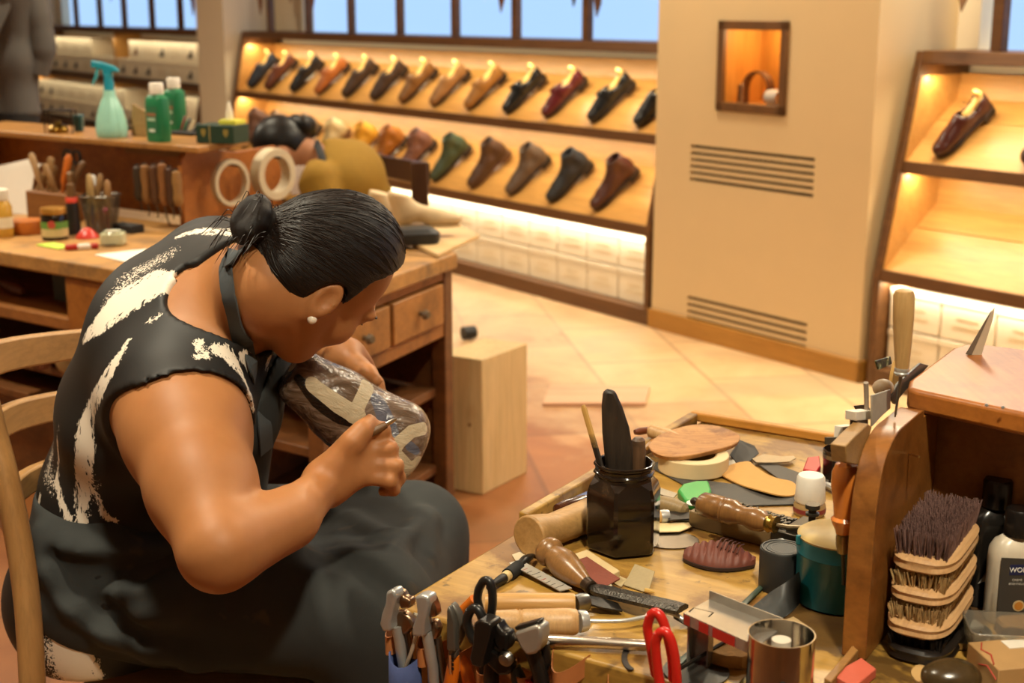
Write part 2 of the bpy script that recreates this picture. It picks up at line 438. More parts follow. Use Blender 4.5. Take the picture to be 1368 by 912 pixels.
# things in the niche
t = thing('leather_belt', 'brown leather belt curved into an arch with steel buckle in the niche', 'belt', MW @ T((.50, .075, z0 + .0305)))
m = MB(); pts = [(.07 * math.cos(x) + .03, .0, .06 + .07 * math.sin(x)) for x in [PI * k / 14 for k in range(15)]]
pts = [(pts[0][0], 0, 0)] + pts + [(pts[-1][0], 0, .0)]
m.tube(pts, .022, 8, flat=.12, up=(0, 0, 1)) if False else None
for i in range(len(pts) - 1):
    p, q = V(pts[i]), V(pts[i + 1]); d = (q - p).normalized(); nn = V((d.z, 0, -d.x)) * .003
    m.hexa([p - nn + V((0, -.02, 0)), p + nn + V((0, -.02, 0)), p + nn + V((0, .02, 0)), p - nn + V((0, .02, 0))], [q - nn + V((0, -.02, 0)), q + nn + V((0, -.02, 0)), q + nn + V((0, .02, 0)), q - nn + V((0, .02, 0))])
m.build('strap', plain('5a3a26', .4), t)
m = MB(); m.prism(rr(.03, .075, .008), -.004, .004, T((-.045, -.024, .0395)) @ R(PI / 2, 'X')); m.build('buckle', metal('d8d2c8', .2), t, bevel=.002)
t = tag(MB().lathe([(.001, -.03), (.03, -.03), (.032, -.02), (.032, .02), (.03, .03), (.001, .03)], T((.645, .05, z0 + .0628)) @ R(PI / 2, 'Y')).build('coiled_belt', plain('b9b0a4', .35), M=MW), 'pale coiled belt lying at the right of the niche', 'belt')
# skirting round the pillar
m = MB(); wb(m, -.01, 1.205, .015, 0, 0, .085); wb(m, 1.19, 1.205, .015, -.3, 0, .085); struct(m.build('baseboard_pillar', wood('a8742c', 'b98438', 0, .7, .5), M=MW, bevel=.003))

# ---------------------------------------------------------------- display units along the back wall
LV = [(.0, .448), (-.085, .848), (-.157, 1.206)]      # (n, z) of the three front ledges
def fr_n(z): return LV[0][0] + (z - .448) * (LV[2][0] - LV[0][0]) / (LV[2][1] - LV[0][1])
def yz(mb, u0, u1, poly):      # profile (n, z) swept along the wall
    return mb.slab([(u0, -p[0], p[1]) for p in poly], (u1 - u0, 0, 0))
def unit(u0, u1, label, sides=(1, 1), tilted=True):
    t = thing('display_unit', label, 'display shelf', MW)
    for s, uu in ((sides[0], u0), (sides[1], u1 - .03)):
        if not s: continue
        m = MB(); yz(m, uu, uu + .03, [(.005, 0), (.005, .43), (fr_n(1.25) + .004, 1.25), (NB + .012, 1.25), (NB + .012, 0)]); m.build('side_panel', M_UFR, t, bevel=.002)
        for k in (0, 1):
            q = uu + .0305 if uu == u0 else uu - .004
            m = MB(); z0, z1 = LV[k][1] - .0, LV[k + 1][1] - .045
            yz(m, q, q + .0035, [(fr_n(z0) - .012, z0), (fr_n(z1) - .012, z1), (NB + .013, z1), (NB + .013, z0)]); m.build('side_lining', M_UIN, t)
    a, b = u0 + .03 * sides[0], u1 - .03 * sides[1]
    m = MB(); yz(m, a, b, [(LV[2][0] + .002, 1.206), (LV[2][0] - .008, 1.252), (NB + .012, 1.252), (NB + .012, 1.206)]); m.build('top_board', M_UFR, t, bevel=.002)
    for k in (0, 1):
        n, z = LV[k]
        m = MB(); yz(m, a, b, [(n + .002, z - .042), (n - .002, z + .004), (n - .016, z + .004), (n - .016, z - .025), (NB + .012, z - .025), (NB + .012, z - .042)]); m.build('ledge', M_UFR, t, bevel=.002)
        if tilted:
            m = MB(); yz(m, a, b, [(n - .016, z - .004), (n - .186, z + .146), (n - .186, z + .136), (n - .016, z - .014)]); m.build('display_board', M_UIN, t)
            m = MB(); yz(m, a, b, [(n - .192, z + .150), (n - .30, z + .228), (n - .30, z + .218), (n - .192, z + .14)]); m.build('display_board', M_UIN, t)
        z1 = LV[k + 1][1] - .042
        m = MB(); yz(m, a, b, [(n - .29, z + .2), (n - .29 - (z1 - z - .2) * .2, z1), (n - .302 - (z1 - z - .2) * .2, z1), (n - .302, z + .2)]) if tilted else yz(m, a, b, [(NB + .02, z), (NB + .02, z1), (NB + .008, z1), (NB + .008, z)])
        m.build('back_panel', M_UIN, t)
    m = MB(); wb(m, a, b, .004, -.30, 0, .072); m.build('plinth', M_UFR, t, bevel=.003)
    m = MB(); wb(m, a, b, -.42, -.43, .072, .40); m.build('back_panel', M_UIN, t)
    return t
unit(-4.45, -.02, 'long dark-edged shoe display unit between the white pier and the cream pillar', (1, 1))
unit(1.236, 4.6, 'shoe display unit right of the cream pillar', (1, 1))
lu = unit(-9.0, -4.98, 'shelf unit full of cream shoe boxes at the far left', (1, 1), False)
m = MB(); wb(m, -6.998, -6.962, -.2, -.43, .8495, 1.2055); wb(m, -6.998, -6.962, -.12, -.43, .4495, .8055); m.build('divider', M_UIN, lu)
# LED strips under the ledges
for (a, b) in ((-4.42, -.05), (1.27, 4.57)):
    L = b - a; c = (a + b) / 2
    for k in (1, 2):
        n, z = LV[k]; z -= .047
        o = alight('shelf_led_strip', frame(W(c, n - .035, z), UV, V((0, 0, 1)) + NV * .25), L, .012, 3.3 * L, (1, .86, .60))
    alight('shelf_led_strip', frame(W(c, -.035, .403), UV, V((0, 0, 1)) + NV * .15), L, .012, 3.2 * L, (1, .9, .7))
for k, p in ((1, 3.2), (2, 3.2), (0, 2.)):
    n, z = LV[k]; alight('shelf_led_strip', frame(W(-7, n - .012, z - .047), UV, V((0, 0, 1)) + NV * .55), 3.9, .012, p * .8, (1, .84, .56))
# corner spots that graze the side panels
for u, k, in ((-4.38, 2), (-4.38, 1), (1.31, 2), (1.31, 1), (-8.9, 2), (-8.9, 1), (1.31, 0)):
    n, z = LV[k]; plight('corner_spot', W(u, n - .07, z - .06), .4, .012)
# posts that stand on the units
g = 'dark wood posts above the display units'
ords = ['first', 'second', 'third', 'fourth', 'fifth', 'sixth', 'seventh', 'eighth', 'ninth', 'tenth', 'eleventh', 'twelfth', 'thirteenth', 'fourteenth']
for i, u in enumerate([-4.076, -3.539, -2.993, -2.431, -1.859, -1.302, -.726]):
    m = MB(); wb(m, u - .02, u + .02, -.18, -.22, 1.253, 2.95); tag(m.build('window_post', M_UFR, M=MW, bevel=.003), '%s dark wood post from the left above the long shoe display' % ords[i], 'post', g)
for i, u in enumerate([1.558, 2.13]):
    m = MB(); wb(m, u - .022, u + .022, -.18, -.225, 1.253, 2.95); tag(m.build('window_post', M_UFR, M=MW, bevel=.003), ('dark wood post above the display unit right of the pillar', 'second dark wood post above the right display unit')[i], 'post', g)
for i, px in enumerate((101.7, 133.5, 166, 203, 241)):
    u = (Pp(px, 18, W(0, -.2, 0), NV) - W0).dot(UV)
    m = MB(); wb(m, u - .02, u + .02, -.18, -.22, 1.253, 2.95); tag(m.build('window_post', M_UFR, M=MW, bevel=.003), '%s dark wood post from the left above the shoe box shelves' % ords[i], 'post', g)
# pale shoe boxes below the shoe displays
M_BOX = plain('f0e2c4', .7, 0, .05, 8); M_BOXP = plain('e0cda6', .7, 0, .03)
def shoebox(u0, u1, n, z0, z1, label, group, mark=None, dep=.30):
    t = thing('shoe_box', label, 'box', MW @ T(((u0 + u1) / 2, -n, z0)), group)
    w, h = u1 - u0, z1 - z0
    m = MB(); m.box((0, dep / 2, (h - .03) / 2), (w - .006, dep, h - .03)); m.build('box_body', M_BOX, t, bevel=.002)
    m = MB(); m.box((0, dep / 2, h - .015), (w - .002, dep + .004, .026)); m.build('box_lid', M_BOX, t, bevel=.002)
    if mark:
        m = MB(); pts = [(-.034, .0), (-.036, .016), (-.012, .022), (.004, .04), (.014, .052), (.03, .05), (.033, .02), (.034, 0)]
        m.slab([(p[0] * 1.25, -.0008, h * .22 + p[1] * 1.15) for p in pts], (0, -.0012, 0)); m.build('shoe_picture', plain(mark, .6), t)
    else:
        m = MB()
        for zz in (.3, .36, .5, .55): m.box((0, -.0006, h * zz), (w * (.55 if zz < .4 else .4), .0008, .0035))
        m.build('printed_lines', M_BOXP, t)
k = 0; pr = {0: 'lower', 1: 'upper'}
for r in (1, 0):
    u = -.06
    for i in range(14):
        w = .232; shoebox(u - w, u - .004, -.05, .075 + .158 * r, .075 + .158 * r + .152, '%s cream shoe box from the pillar in the %s row under the long shoe display' % (ords[i], pr[r]), 'cream boxes under the long display', None, .3); u -= w
for r in (1, 0):
    u = 1.275
    for i in range(6):
        shoebox(u + .004, u + .232, -.05, .075 + .158 * r, .075 + .158 * r + .152, '%s cream shoe box from the left in the %s row under the right display unit' % (ords[i], pr[r]), 'cream boxes under the right display'); u += .232
# shoe boxes with a picture of the shoe on the end, far left shelves
random.seed(3)
rows = [(.855, 'mm  ', 1, 'upper shelf bottom'), (1.015, 'x', 1, 'upper shelf top')]
dark = ['3a2a1e', '2e2620', '7a4a22', '4a2c20', '2a2a2c']
def urow(z0, n, h, seq, u0, du, name):
    u = u0
    for i, ch in enumerate(seq):
        if ch != '.':
            shoebox(u, u + du - .004, n, z0, z0 + h, '%s shoe box from the left in the %s row of the far left shelves' % (ords[i % 14] if i < 14 else 'box %d' % (i + 1), name), 'boxes on the far left shelves', random.choice(dark) if ch == 'm' else None, .22)
        u += du
        if i == 6: u += .05
urow(.852, -.20, .15, 'mmmmbmbmmmbbmm', -8.92, .2735, 'second')
urow(1.003, -.21, .15, 'mmbbb...mbmbmm', -8.92, .2735, 'top')
urow(.452, -.13, .15, 'mmmbbmbbmbbmmm', -8.92, .2735, 'bottom')
urow(.603, -.14, .15, 'mmbbbbbb..bbmm', -8.92, .2735, 'third')
# leather offcuts hanging from the rail above the posts
for i, (px, py, c, lab) in enumerate(((348, 20, '7a4a22', 'brown leather piece hanging above the left end of the long display'), (388, 4, '8a5a30', 'tan leather piece hanging above the third and second posts'), (417, 16, '7d4f2a', 'narrow brown leather tip hanging in front of the second post'), (669, 17, '6e4526', 'brown notched leather tip hanging above the long shoe display'), (766, 9, '3a2418', 'short dark leather tip hanging beside the last post'), (797, 23, '5a3820', 'long dark brown leather tip hanging right of the last post'), (1284, 16, '8c6a48', 'tan leather tip hanging above the right display unit'), (148, 2, '7a4a22', 'small brown leather tip hanging above the shoe box shelves'), (258, 22, '8a5a30', 'brown leather piece hanging beside the white pier'))):
    p = Pp(px, py, W(0, -.12, 0), NV)
    M = frame(p, UV); h = 2.3 - p.z
    m = MB(); m.prism([(0, 0), (.03, .06), (.045, .2), (.04, h), (-.05, h), (-.06, .22), (-.05, .13), (-.03, .12)], -.003, .003, R(PI / 2, 'X'))
    tag(m.build('leather_piece', plain(c, .6), M=M), lab, 'leather', 'leather pieces hanging over the displays')
# ================================================================ shoes on the display boards
def shoe_outline(L=.285, g=0.0, n=28):
    st = [(0, .0), (.01, .019), (.03, .028), (.07, .032), (.12, .030), (.16, .034), (.20, .042), (.225, .042), (.25, .036), (.27, .024), (.281, .011), (.285, 0)]
    top = crv([(x * L / .285, y + (g if y else 0), 0) for x, y in st], 3)
    up = [(p.x, p.y * .96 + .002 * math.sin(p.x * 20)) for p in top]; dn = [(p.x, -p.y * 1.02) for p in reversed(top[1:-1])]
    return up + dn
M_SOLE = plain('2a1c12', .5); M_SOLE2 = plain('6a4526', .5); M_LIN = plain('d9a860', .55, 0, .08); M_TREE = wood('e8b660', 'f2c878', 0, 1.5, .35)
def make_shoe(kind):
    h = .0042; f = Field((-.02, -.06, -.01), (.305, .06, .175), h)
    def upper(off, f, k=.02):
        f.ell((.215, .001, .022), (.062 + off, .039 + off, .028 + off), None, k)
        f.ell((.252, .001, .018), (.032 + off, .031 + off, .021 + off), None, k)
        f.cone((.20, 0, .034), (.12, 0, .052), .028 + off, .030 + off, k)
        f.cone((.13, 0, .04), (.04, 0, .042), .031 + off, .0285 + off, k)
        f.cone((.035, 0, .02), (.034, 0, .06), .030 + off, .028 + off, k)
        f.cone((.17, 0, .02), (.05, 0, .02), .033 + off, .030 + off, k)
        if kind == 'boot':
            f.cone((.045, 0, .05), (.052, 0, .125), .031 + off, .033 + off, k)
            f.cone((.12, 0, .058), (.062, 0, .12), .026 + off, .032 + off, k)
    upper(0, f)
    f.half((0, 0, .002), (0, 0, -1), .004)
    if kind == 'boot':
        f.half((.05, 0, .128), (-.1, 0, 1), .004)
        g = Field((-.02, -.06, -.01), (.305, .06, .175), h); upper(-.0045, g)
        g.half((.02, 0, .035), (0, 0, -1)); f.d = np.maximum(f.d, -np.where(True, g.d, 0))
    else:
        # opening cut by a slanting curve; the tongue stays high
        f.half((.10, 0, .078), (-.10, 0, 1), .004)
        g = Field((-.02, -.06, -.01), (.305, .06, .175), h); upper(-.0045, g)
        g.half((.02, 0, .02), (0, 0, -1)); g.half((.13, 0, .07), (1, 0, .1), .012); f.d = np.maximum(f.d, -g.d)
        # dip of the sides of the top line
        f.ell((.085, 0, .098), (.055, .08, .042), None, .006, True)
    return f
SHOES = {}
def shoe_proto(kind):
    t = thing('loafer' if kind != 'boot' else 'ankle_boot', 'x', 'shoe', T((0, 0, -5)))
    make_shoe(kind).obj('upper', plain('5a3a22', .4), t, 3)
    m = MB(); o = shoe_outline(g=.003); m.prism([(a, b) for a, b in o], -.006, .004); m.build('sole', M_SOLE, t, bevel=.0015)
    m = MB(); m.prism([(a, b) for a, b in shoe_outline(g=.001) if a < .075], -.026, -.006); m.build('heel', M_SOLE, t, bevel=.0015)
    m = MB(); m.prism([(a * .93 + .006, b * .8) for a, b in shoe_outline() if a < .2], .006, .012) if kind == 'boot' else m.prism([(a * .95 + .004, b * .8) for a, b in shoe_outline() if a < .17], .010, .016)
    m.build('insole', M_LIN, t)
    if kind == 'tassel':
        m = MB(); m.tube(crv([(.155, -.036, .022), (.15, -.03, .055), (.145, 0, .078), (.15, .03, .055), (.155, .036, .022)], 4), .008, 8, flat=.35)
        for s in (-1, 1): m.turned((.15, .004 * s, .083), (.178, .013 * s, .074), [(0, .002), (.2, .005), (1, .008)], 8)
        m.build('strap', plain('5a3a22', .4), t)
    if kind == 'boot':
        m = MB(); m.tube(crv([(.105, -.03, .06), (.10, -.036, .085), (.075, -.036, .10), (.045, -.034, .098)], 4), .009, 8, flat=.25, up=(0, -1, 0)); m.build('strap', plain('5a3a22', .4), t)
        m = MB(); m.ring((.10, -.0385, .086), .008, .0014, R(0, 'X') @ T((.10, -.0385, .086)) @ R(PI / 2, 'X') @ T((-.10, .0385, -.086)), 14, 6); m.build('buckle', metal('d8b060', .3), t)
    if kind == 'oxford':
        m = MB()
        for k in range(4): m.tube([(.135 - .016 * k, -.014, .073 + .006 * k), (.128 - .016 * k, .014, .075 + .006 * k)], .0016, 6)
        m.build('laces', plain('1c1410', .6), t)
        m = MB(); m.tube(crv([(.185, -.042, .012), (.178, -.03, .040), (.172, 0, .056), (.178, .03, .040), (.185, .042, .012)], 4), .0012, 6); m.build('cap_seam', plain('2a1812', .5), t)
    SHOES[kind] = t
tt = None
TILT = math.atan2(.15, .17)
def board_frame(k):       # plane of a display board
    n, z = LV[k]; p = W(0, n - .016, z); d = (-NV * .17 + V((0, 0, .15))).normalized(); nn = UV.cross(d)
    if nn.z < 0: nn = -nn
    return p, d, nn
tree_proto = None
def make_tree():
    t = thing('shoe_tree', 'x', 'shoe tree')
    m = MB(); m.loft([[(x, w * math.cos(2 * PI * i / 14), z + hh * math.sin(2 * PI * i / 14)) for i in range(14)] for x, w, z, hh in ((.124, .006, .046, .006), (.115, .014, .047, .012), (.10, .016, .048, .015), (.08, .013, .05, .014), (.06, .012, .054, .014), (.045, .016, .058, .018), (.028, .014, .060, .020), (.016, .005, .060, .010))]); m.build('body', M_TREE, t)
    for s in (-1, 1):
        m = MB(); m.ball((.026, .009 * s, .085), (.012, .010, .016)); m.build('knob', M_TREE, t)
    return t
first = {}
def put(kind, k, toe, heel, L, color, rough, label, grp, tree=None, sole=None, lean=0):
    p, d, nn = board_frame(k)
    a = Pp(toe[0], toe[1], p + nn * .006, nn)
    yaw = .36
    a = a + d * ((LV[k][0] - .034 - (a - W0).dot(NV)) / d.dot(NV))
    d2 = (d + UV * math.tan(yaw) if True else d).normalized() if lean == 0 else (d + UV * lean).normalized()
    x = -d2; s = L / .285; o = a + d2 * L
    M = frame(o + nn * .0335 * s, x, nn) @ R(math.radians(6.5), 'Y') @ Matrix.Scale(s, 4)
    if kind not in SHOES: shoe_proto(kind)
    if kind not in first: t = SHOES[kind]; first[kind] = 1; t.matrix_world = M; t['label'] = label; t['group'] = grp
    else: t = dup(SHOES[kind], M, label, grp)
    mm = plain(color, rough, 0, .12, 60, .04, None, .15 if rough < .4 else 0)
    for c in t.children:
        if c.name.split('.')[0] in ('upper', 'strap'): recol(c, mm)
        if sole and c.name.split('.')[0] in ('sole', 'heel'): recol(c, sole)
    if tree:
        global tree_proto
        if tree_proto is None: tree_proto = make_tree(); tr = tree_proto; tr.matrix_world = M; tr['label'] = tree; tr['group'] = 'wooden shoe trees in the loafers'
        else: tr = dup(tree_proto, M, tree, 'wooden shoe trees in the loafers')
    return t
G1, G2 = 'loafers on the upper display board', 'ankle boots on the lower display board'
up = [((341.6, 109), '232a36', .55, 'dark navy loafer'), ((366, 110), '5f3324', .3, 'reddish brown loafer'), ((399, 114), '14151a', .3, 'black loafer'), ((428.6, 121), 'a8602a', .35, 'tan orange loafer'),
      ((467.7, 122), '3c281a', .5, 'dark brown loafer'), ((506, 125), '3a261a', .5, 'dark chocolate loafer'), ((543, 130), '7b5227', .4, 'olive brown loafer'), ((582, 137), '94683a', .45, 'light brown loafer'),
      ((630, 140), '936228', .45, 'caramel loafer'), ((682, 144), '15181a', .18, 'glossy black loafer'), ((734, 150), '571c20', .2, 'glossy burgundy loafer'), ((796, 155), '1a1d20', .18, 'black tasselled loafer'), ((856, 163), '17191b', .25, 'black loafer cut off by the cream pillar')]
pos = ['leftmost on the upper board', 'second from the left on the upper board', 'third from the left on the upper board', 'fourth from the left on the upper board', 'fifth from the left on the upper board', 'sixth from the left on the upper board', 'seventh from the left on the upper board', 'eighth from the left on the upper board', 'beside the glossy black one, upper board', 'left of the burgundy one, upper board', 'between two black ones, upper board', 'right of the burgundy one, upper board', 'at the right end of the upper board']
for i, ((x, y), c, r, nm) in enumerate(up):
    put('tassel' if i in (3, 6, 8, 9, 10, 11) else 'loafer', 1, (x, y), None, .285, c, r, '%s %s' % (nm, pos[i]) if i < 12 else nm, G1, 'pale wooden shoe tree inside the %s, %s' % (nm.replace(' loafer', ' loafer'), pos[i].replace(', upper board', '').replace(' on the upper board', '')) if i < 12 else 'light wooden shoe tree inside the loafer cut off by the pillar')
lo = [((337, 182), '5a3d30', .5, 'dull brown ankle boot, leftmost of the lower board'), ((364, 186), '7a6048', .5, 'taupe ankle boot, second from the left, lower board'), ((402, 192), '6b5a48', .5, 'grey brown ankle boot, third from the left, lower board'), ((438, 199), 'b3a076', .6, 'cream suede ankle boot behind the bent person'),
      ((477, 206), 'c08a24', .45, 'mustard yellow ankle boot on the lower board'), ((511, 212), '8f5418', .3, 'shiny tan ankle boot on the lower board'), ((548, 218), '6e4638', .35, 'mauve brown ankle boot left of the green one'), ((585.7, 234), '35412a', .35, 'dark green ankle boot on the lower board'),
      ((634, 245), '4c301c', .4, 'brown ankle boot right of the green one'), ((685, 254), '5a4636', .45, 'grey brown ankle boot left of the black one'), ((740, 263), '202022', .5, 'black ankle boot on the lower board'), ((797.6, 275), '4a281e', .25, 'reddish brown buckled ankle boot at the right end, lower board')]
for i, ((x, y), c, r, lab) in enumerate(lo):
    t = put('boot', 0, (x, y), None, .29, c, r, lab, G2, None, M_SOLE2 if i in (3, 4, 8) else None)
    if i != 11:
        for ch in list(t.children):
            if ch.name.split('.')[0] in ('buckle', 'strap') and t is not SHOES['boot']: bpy.data.objects.remove(ch)
put('oxford', 1, (1249, 213), None, .275, '43201a', .2, 'burgundy oxford shoe on the upper board of the right display', 'shoes on the right display', 'light wooden shoe tree in the burgundy oxford on the right display')
put('oxford', 1, (1362, 232), None, .285, '3a2418', .25, 'dark brown oxford shoe cut off by the right picture edge', 'shoes on the right display', 'light wooden shoe tree in the dark oxford at the right edge')
for ch in list(SHOES['boot'].children):
    if ch.name.split('.')[0] in ('buckle', 'strap'): bpy.data.objects.remove(ch)
# ================================================================ the workbench at the back with everything on it
BZ2 = .74
C2 = V((-.452, 3.167, 0)); A2 = V((.395, .919, 0)).normalized(); B2 = V((-.815, .580, 0)).normalized()   # away to the right / away to the left
def Q(a, b, z): return C2 + A2 * a + B2 * b + V((0, 0, z))
WB = wood('8a5626', 'a96d33', 0, .7, .55, '4a3018', .55)
WBT = wood('a67840', 'c29050', 0, .7, .5, '5b4a38', .7)
WBD = wood('60391a', '7d4d24', 0, .7, .5, '33200f', .5)
def box4(mb, a0, a1, b0, b1, z0, z1): return mb.hexa([Q(a0, b0, z0), Q(a1, b0, z0), Q(a1, b1, z0), Q(a0, b1, z0)], [Q(a0, b0, z1), Q(a1, b0, z1), Q(a1, b1, z1), Q(a0, b1, z1)])
LB = 2.3; LA = .72
t = thing('workbench', 'cluttered wooden workbench at the back with drawers, behind the person in the printed dress', 'workbench')
m = MB(); box4(m, -.02, .62, -.02, LB, BZ2 - .045, BZ2); m.slab([Q(.60, -.02, BZ2 - .045), Q(LA, -.02, BZ2 - .045), Q(LA, .36, BZ2 - .045), Q(.60, .36, BZ2 - .045)], (0, 0, .045)); m.build('tabletop', WBT, t, bevel=.006)
# right hand drawer side
m = MB(); box4(m, 0, .70, .005, .025, BZ2 - .075, BZ2 - .046); box4(m, 0, .70, .005, .03, BZ2 - .235, BZ2 - .195); box4(m, 0, .05, .005, .03, BZ2 - .2, BZ2 - .07); m.build('drawer_rail', WB, t, bevel=.003)
for a0, a1, lab in ((.06, .34, None), (.36, .655, None)):
    d = MB(); box4(d, a0, a1, -.006, .35, BZ2 - .192, BZ2 - .08); do = d.build('drawer', wood('9a6630', 'b67c3e', 0, .7, .5, '4a2c12', .5), t, bevel=.004)
    c = Q((a0 + a1) / 2, -.006, BZ2 - .135); m = MB(); m.turned(c, c - B2 * .03, [(0, .007), (.4, .006), (.6, .014), (1, .009)], 12); m.build('knob', plain('6a5a44', .4), do)
for a, b, nm in ((.67, 0.0, 'leg'), (.67, LB - .07, 'leg'), (.0, LB - .07, 'leg'), (0.0, 0.0, 'leg')):
    m = MB(); box4(m, a, a + .05, b, b + .05, 0, BZ2 - .046); m.build('leg', WBD, t, bevel=.004)
m = MB(); box4(m, .05, .66, .03, .04, .06, .30) if False else box4(m, .70, .72, .05, 1.2, .0, BZ2 - .05); m.build('back_board', WBD, t)
m = MB(); box4(m, .03, .66, .03, .40, .33, .355); m.build('shelf', WBD, t, bevel=.003)  # darker wood on these inner shelves paints in the shade inside the bench
m = MB(); box4(m, .03, .66, .03, .40, .10, .125); m.build('shelf', WBD, t, bevel=.003)
m = MB(); box4(m, .05, .68, .405, .42, .03, BZ2 - .05); m.build('divider', WBD, t)
# left hand: drawer box, long rail, lower open shelf
m = MB(); box4(m, -.012, .4, .40, .93, BZ2 - .20, BZ2 - .046); dr = m.build('drawer', wood('94591f', 'ad6d2a', 0, .6, .5, '5a3312', .4), t, bevel=.004)
c = Q(-.012, .75, BZ2 - .12); m = MB(); m.turned(c, c - A2 * .035, [(0, .008), (.4, .007), (.6, .018), (1, .012)], 12); m.build('knob', plain('7a5230', .4), dr)
m = MB(); box4(m, -.008, .42, .93, LB, BZ2 - .20, BZ2 - .165); m.build('shelf', WB, t, bevel=.004)
m = MB(); box4(m, .03, .60, .42, LB, .385, .41); m.build('shelf', WBD, t, bevel=.004)
m = MB(); box4(m, .0, .60, .42, LB, .30, .325); m.build('shelf', WBD, t, bevel=.004)
m = MB(); box4(m, .05, .07, .42, LB, .0, .2995); m.build('lower_panel', WBD, t)
m = MB(); box4(m, .60, .615, .42, LB, .0, BZ2 - .05); m.build('back_board', WBD, t)
# ---- organiser that stands on the bench
O0 = Pz(247, 303, BZ2)
ob = (O0 - C2); det = A2.x * B2.y - A2.y * B2.x
a_o = (ob.x * B2.y - ob.y * B2.x) / det; b_o = (A2.x * ob.y - A2.y * ob.x) / det
print('ORG', a_o, b_o)
t = thing('bench_organiser', 'wooden organiser on the back workbench with a shelf top and rounded side panel', 'organiser')
m = MB(); side = [(0, 0), (.56, 0), (.56, .185), (.53, .205), (.30, .205), (.10, .235), (.03, .235), (.005, .21), (0, .17)]
m.slab([Q(a_o + a, b_o, BZ2 + z) for a, z in side], B2 * .022); m.build('side_panel', wood('8f521f', 'a8642a', 0, .6, .4, '6a3a18', .3), t, bevel=.003)
m = MB(); box4(m, a_o + .16, a_o + .175, b_o + .022, b_o + 1.15, BZ2, BZ2 + .235); m.build('back_panel', wood('96591f', 'b0702c', 0, .6, .45, '5a3414', .5), t)
m = MB(); box4(m, a_o - .03, a_o + .25, b_o - .10, b_o + 1.17, BZ2 + .236, BZ2 + .256); m.build('top_shelf', wood('9a6a34', 'b07e42', 0, .6, .4, '5a3a1c', .5), t, bevel=.004)
m = MB(); box4(m, a_o, a_o + .175, b_o + 1.13, b_o + 1.15, BZ2, BZ2 + .235); m.build('side_panel', WB, t, bevel=.003)
m = MB(); box4(m, a_o + .135, a_o + .16, b_o + .05, b_o + .40, BZ2 + .195, BZ2 + .22); m.build('tool_rack', wood('7a5a34', '8d6a40', 0, .8, .6), t, bevel=.002)
ZS = BZ2 + .2565
# hanging tools
cols = ['3a2a1a', '8a5f33', '5a3820', '8a5a30', '4a2c1a', '97703f']
for i, (px, y0, y1) in enumerate(((186, 222, 268), (196, 220, 272), (208, 221, 274), (219, 218, 274), (229, 224, 276), (238, 228, 275))):
    p = Q(a_o + .115, 0, 0); a = Pp(px - 3, y0, p, A2); b = Pp(px + 1, y1, p, A2)
    t = thing('hand_tool', '%s hanging tool from the left on the rack of the back workbench' % ords[i], 'tool', None, 'tools hanging in the back organiser')
    m = MB(); m.turned(a, b, [(0, .006), (.04, .013), (.3, .016), (.6, .013), (.8, .016), (.94, .012), (1, .008)], 12); m.build('handle', plain(cols[i], .45, 0, .3, 60), t)
    m = MB(); e = b + (b - a) * (.5 if i in (3,) else .32); m.tube(crv([b, (b + e) / 2 + V((.004, 0, 0)), e + V((.012 if i == 3 else .002, 0, 0))], 3), [.006] * 6 + [.003], 6, flat=.4); m.build('blade', metal('6a6258', .4), t)
    m = MB(); m.ring(tuple(a + V((0, 0, .004))), .007, .0015, None, 12, 5); m.build('loop', M_DK, t)
# tape rolls on the side panel
for (px, py, R1, r, lab) in ((307, 244, .075, .014, 'thin pale tape roll hanging on the back organiser panel'), (361, 232, .085, .026, 'thick pale tape roll hanging on the back organiser panel')):
    c = Pp(px, py, Q(a_o, b_o - .012, BZ2), B2); M = zframe(c, B2, A2)
    m = MB(); w = .012 if r < .02 else .022; m.lathe([(R1 - r, -w), (R1, -w), (R1, w - .002), (R1 - r, w - .002), (R1 - r, -w)], M @ T((0, 0, -w + .010)), 36, cap=False); tag(m.build('tape_roll', plain('cdbfa0', .6), bevel=.002), lab, 'tape')
    n = MB(); n.turned(c + V((0, 0, R1 - r - .004)) + B2 * .012, c + V((0, 0, R1 - r - .004)) - B2 * (.03 + w), [(0, .003), (1, .003)], 8)
    tag(n.build('wall_peg', M_DK), 'peg holding the %s tape roll on the back organiser' % ('thin' if r < .02 else 'thick'), 'peg')
# ---- on the top shelf of the organiser
def on2(px, py, z=ZS): return Pz(px, py, z)
g_sp = glass('c9f0e4', .08, 1.33)
p = on2(150, 183); t = thing('spray_bottle', 'clear ribbed spray bottle with a turquoise trigger head', 'spray bottle', T(p))
prof = [(.002, .0), (.044, 0), (.049, .008), (.050, .03), (.047, .055), (.038, .09), (.028, .115), (.020, .132), (.018, .15), (.002, .151)]
m = MB(); rings = [[(r * (1 + .04 * math.cos(10 * a)) * math.cos(a), r * (1 + .04 * math.cos(10 * a)) * math.sin(a), z) for a in [2 * PI * i / 60 for i in range(60)]] for r, z in prof]; m.loft(rings); m.build('bottle', plain('9fd8c6', .15, 0, .1), t)
tq = plain('1c96ae', .35)
m = MB(); m.lathe([(.016, .148), (.016, .172), (.013, .19), (.014, .2)], None, 16); m.slab([(-.052, -.011, .222), (-.05, -.011, .243), (-.02, -.011, .238), (.02, -.011, .225), (.036, -.011, .212), (.03, -.011, .205), (.014, -.011, .208), (.013, -.011, .19), (-.013, -.011, .19), (-.016, -.011, .215)], (0, .022, 0)); m.build('spray_head', tq, t, bevel=.003)
m = MB(); m.slab([(-.036, -.006, .222), (-.026, -.006, .220), (-.034, -.006, .19), (-.052, -.006, .163), (-.054, -.006, .17), (-.042, -.006, .195)], (0, .012, 0)); m.build('trigger', plain('3fa8b4', .3), t, bevel=.002)
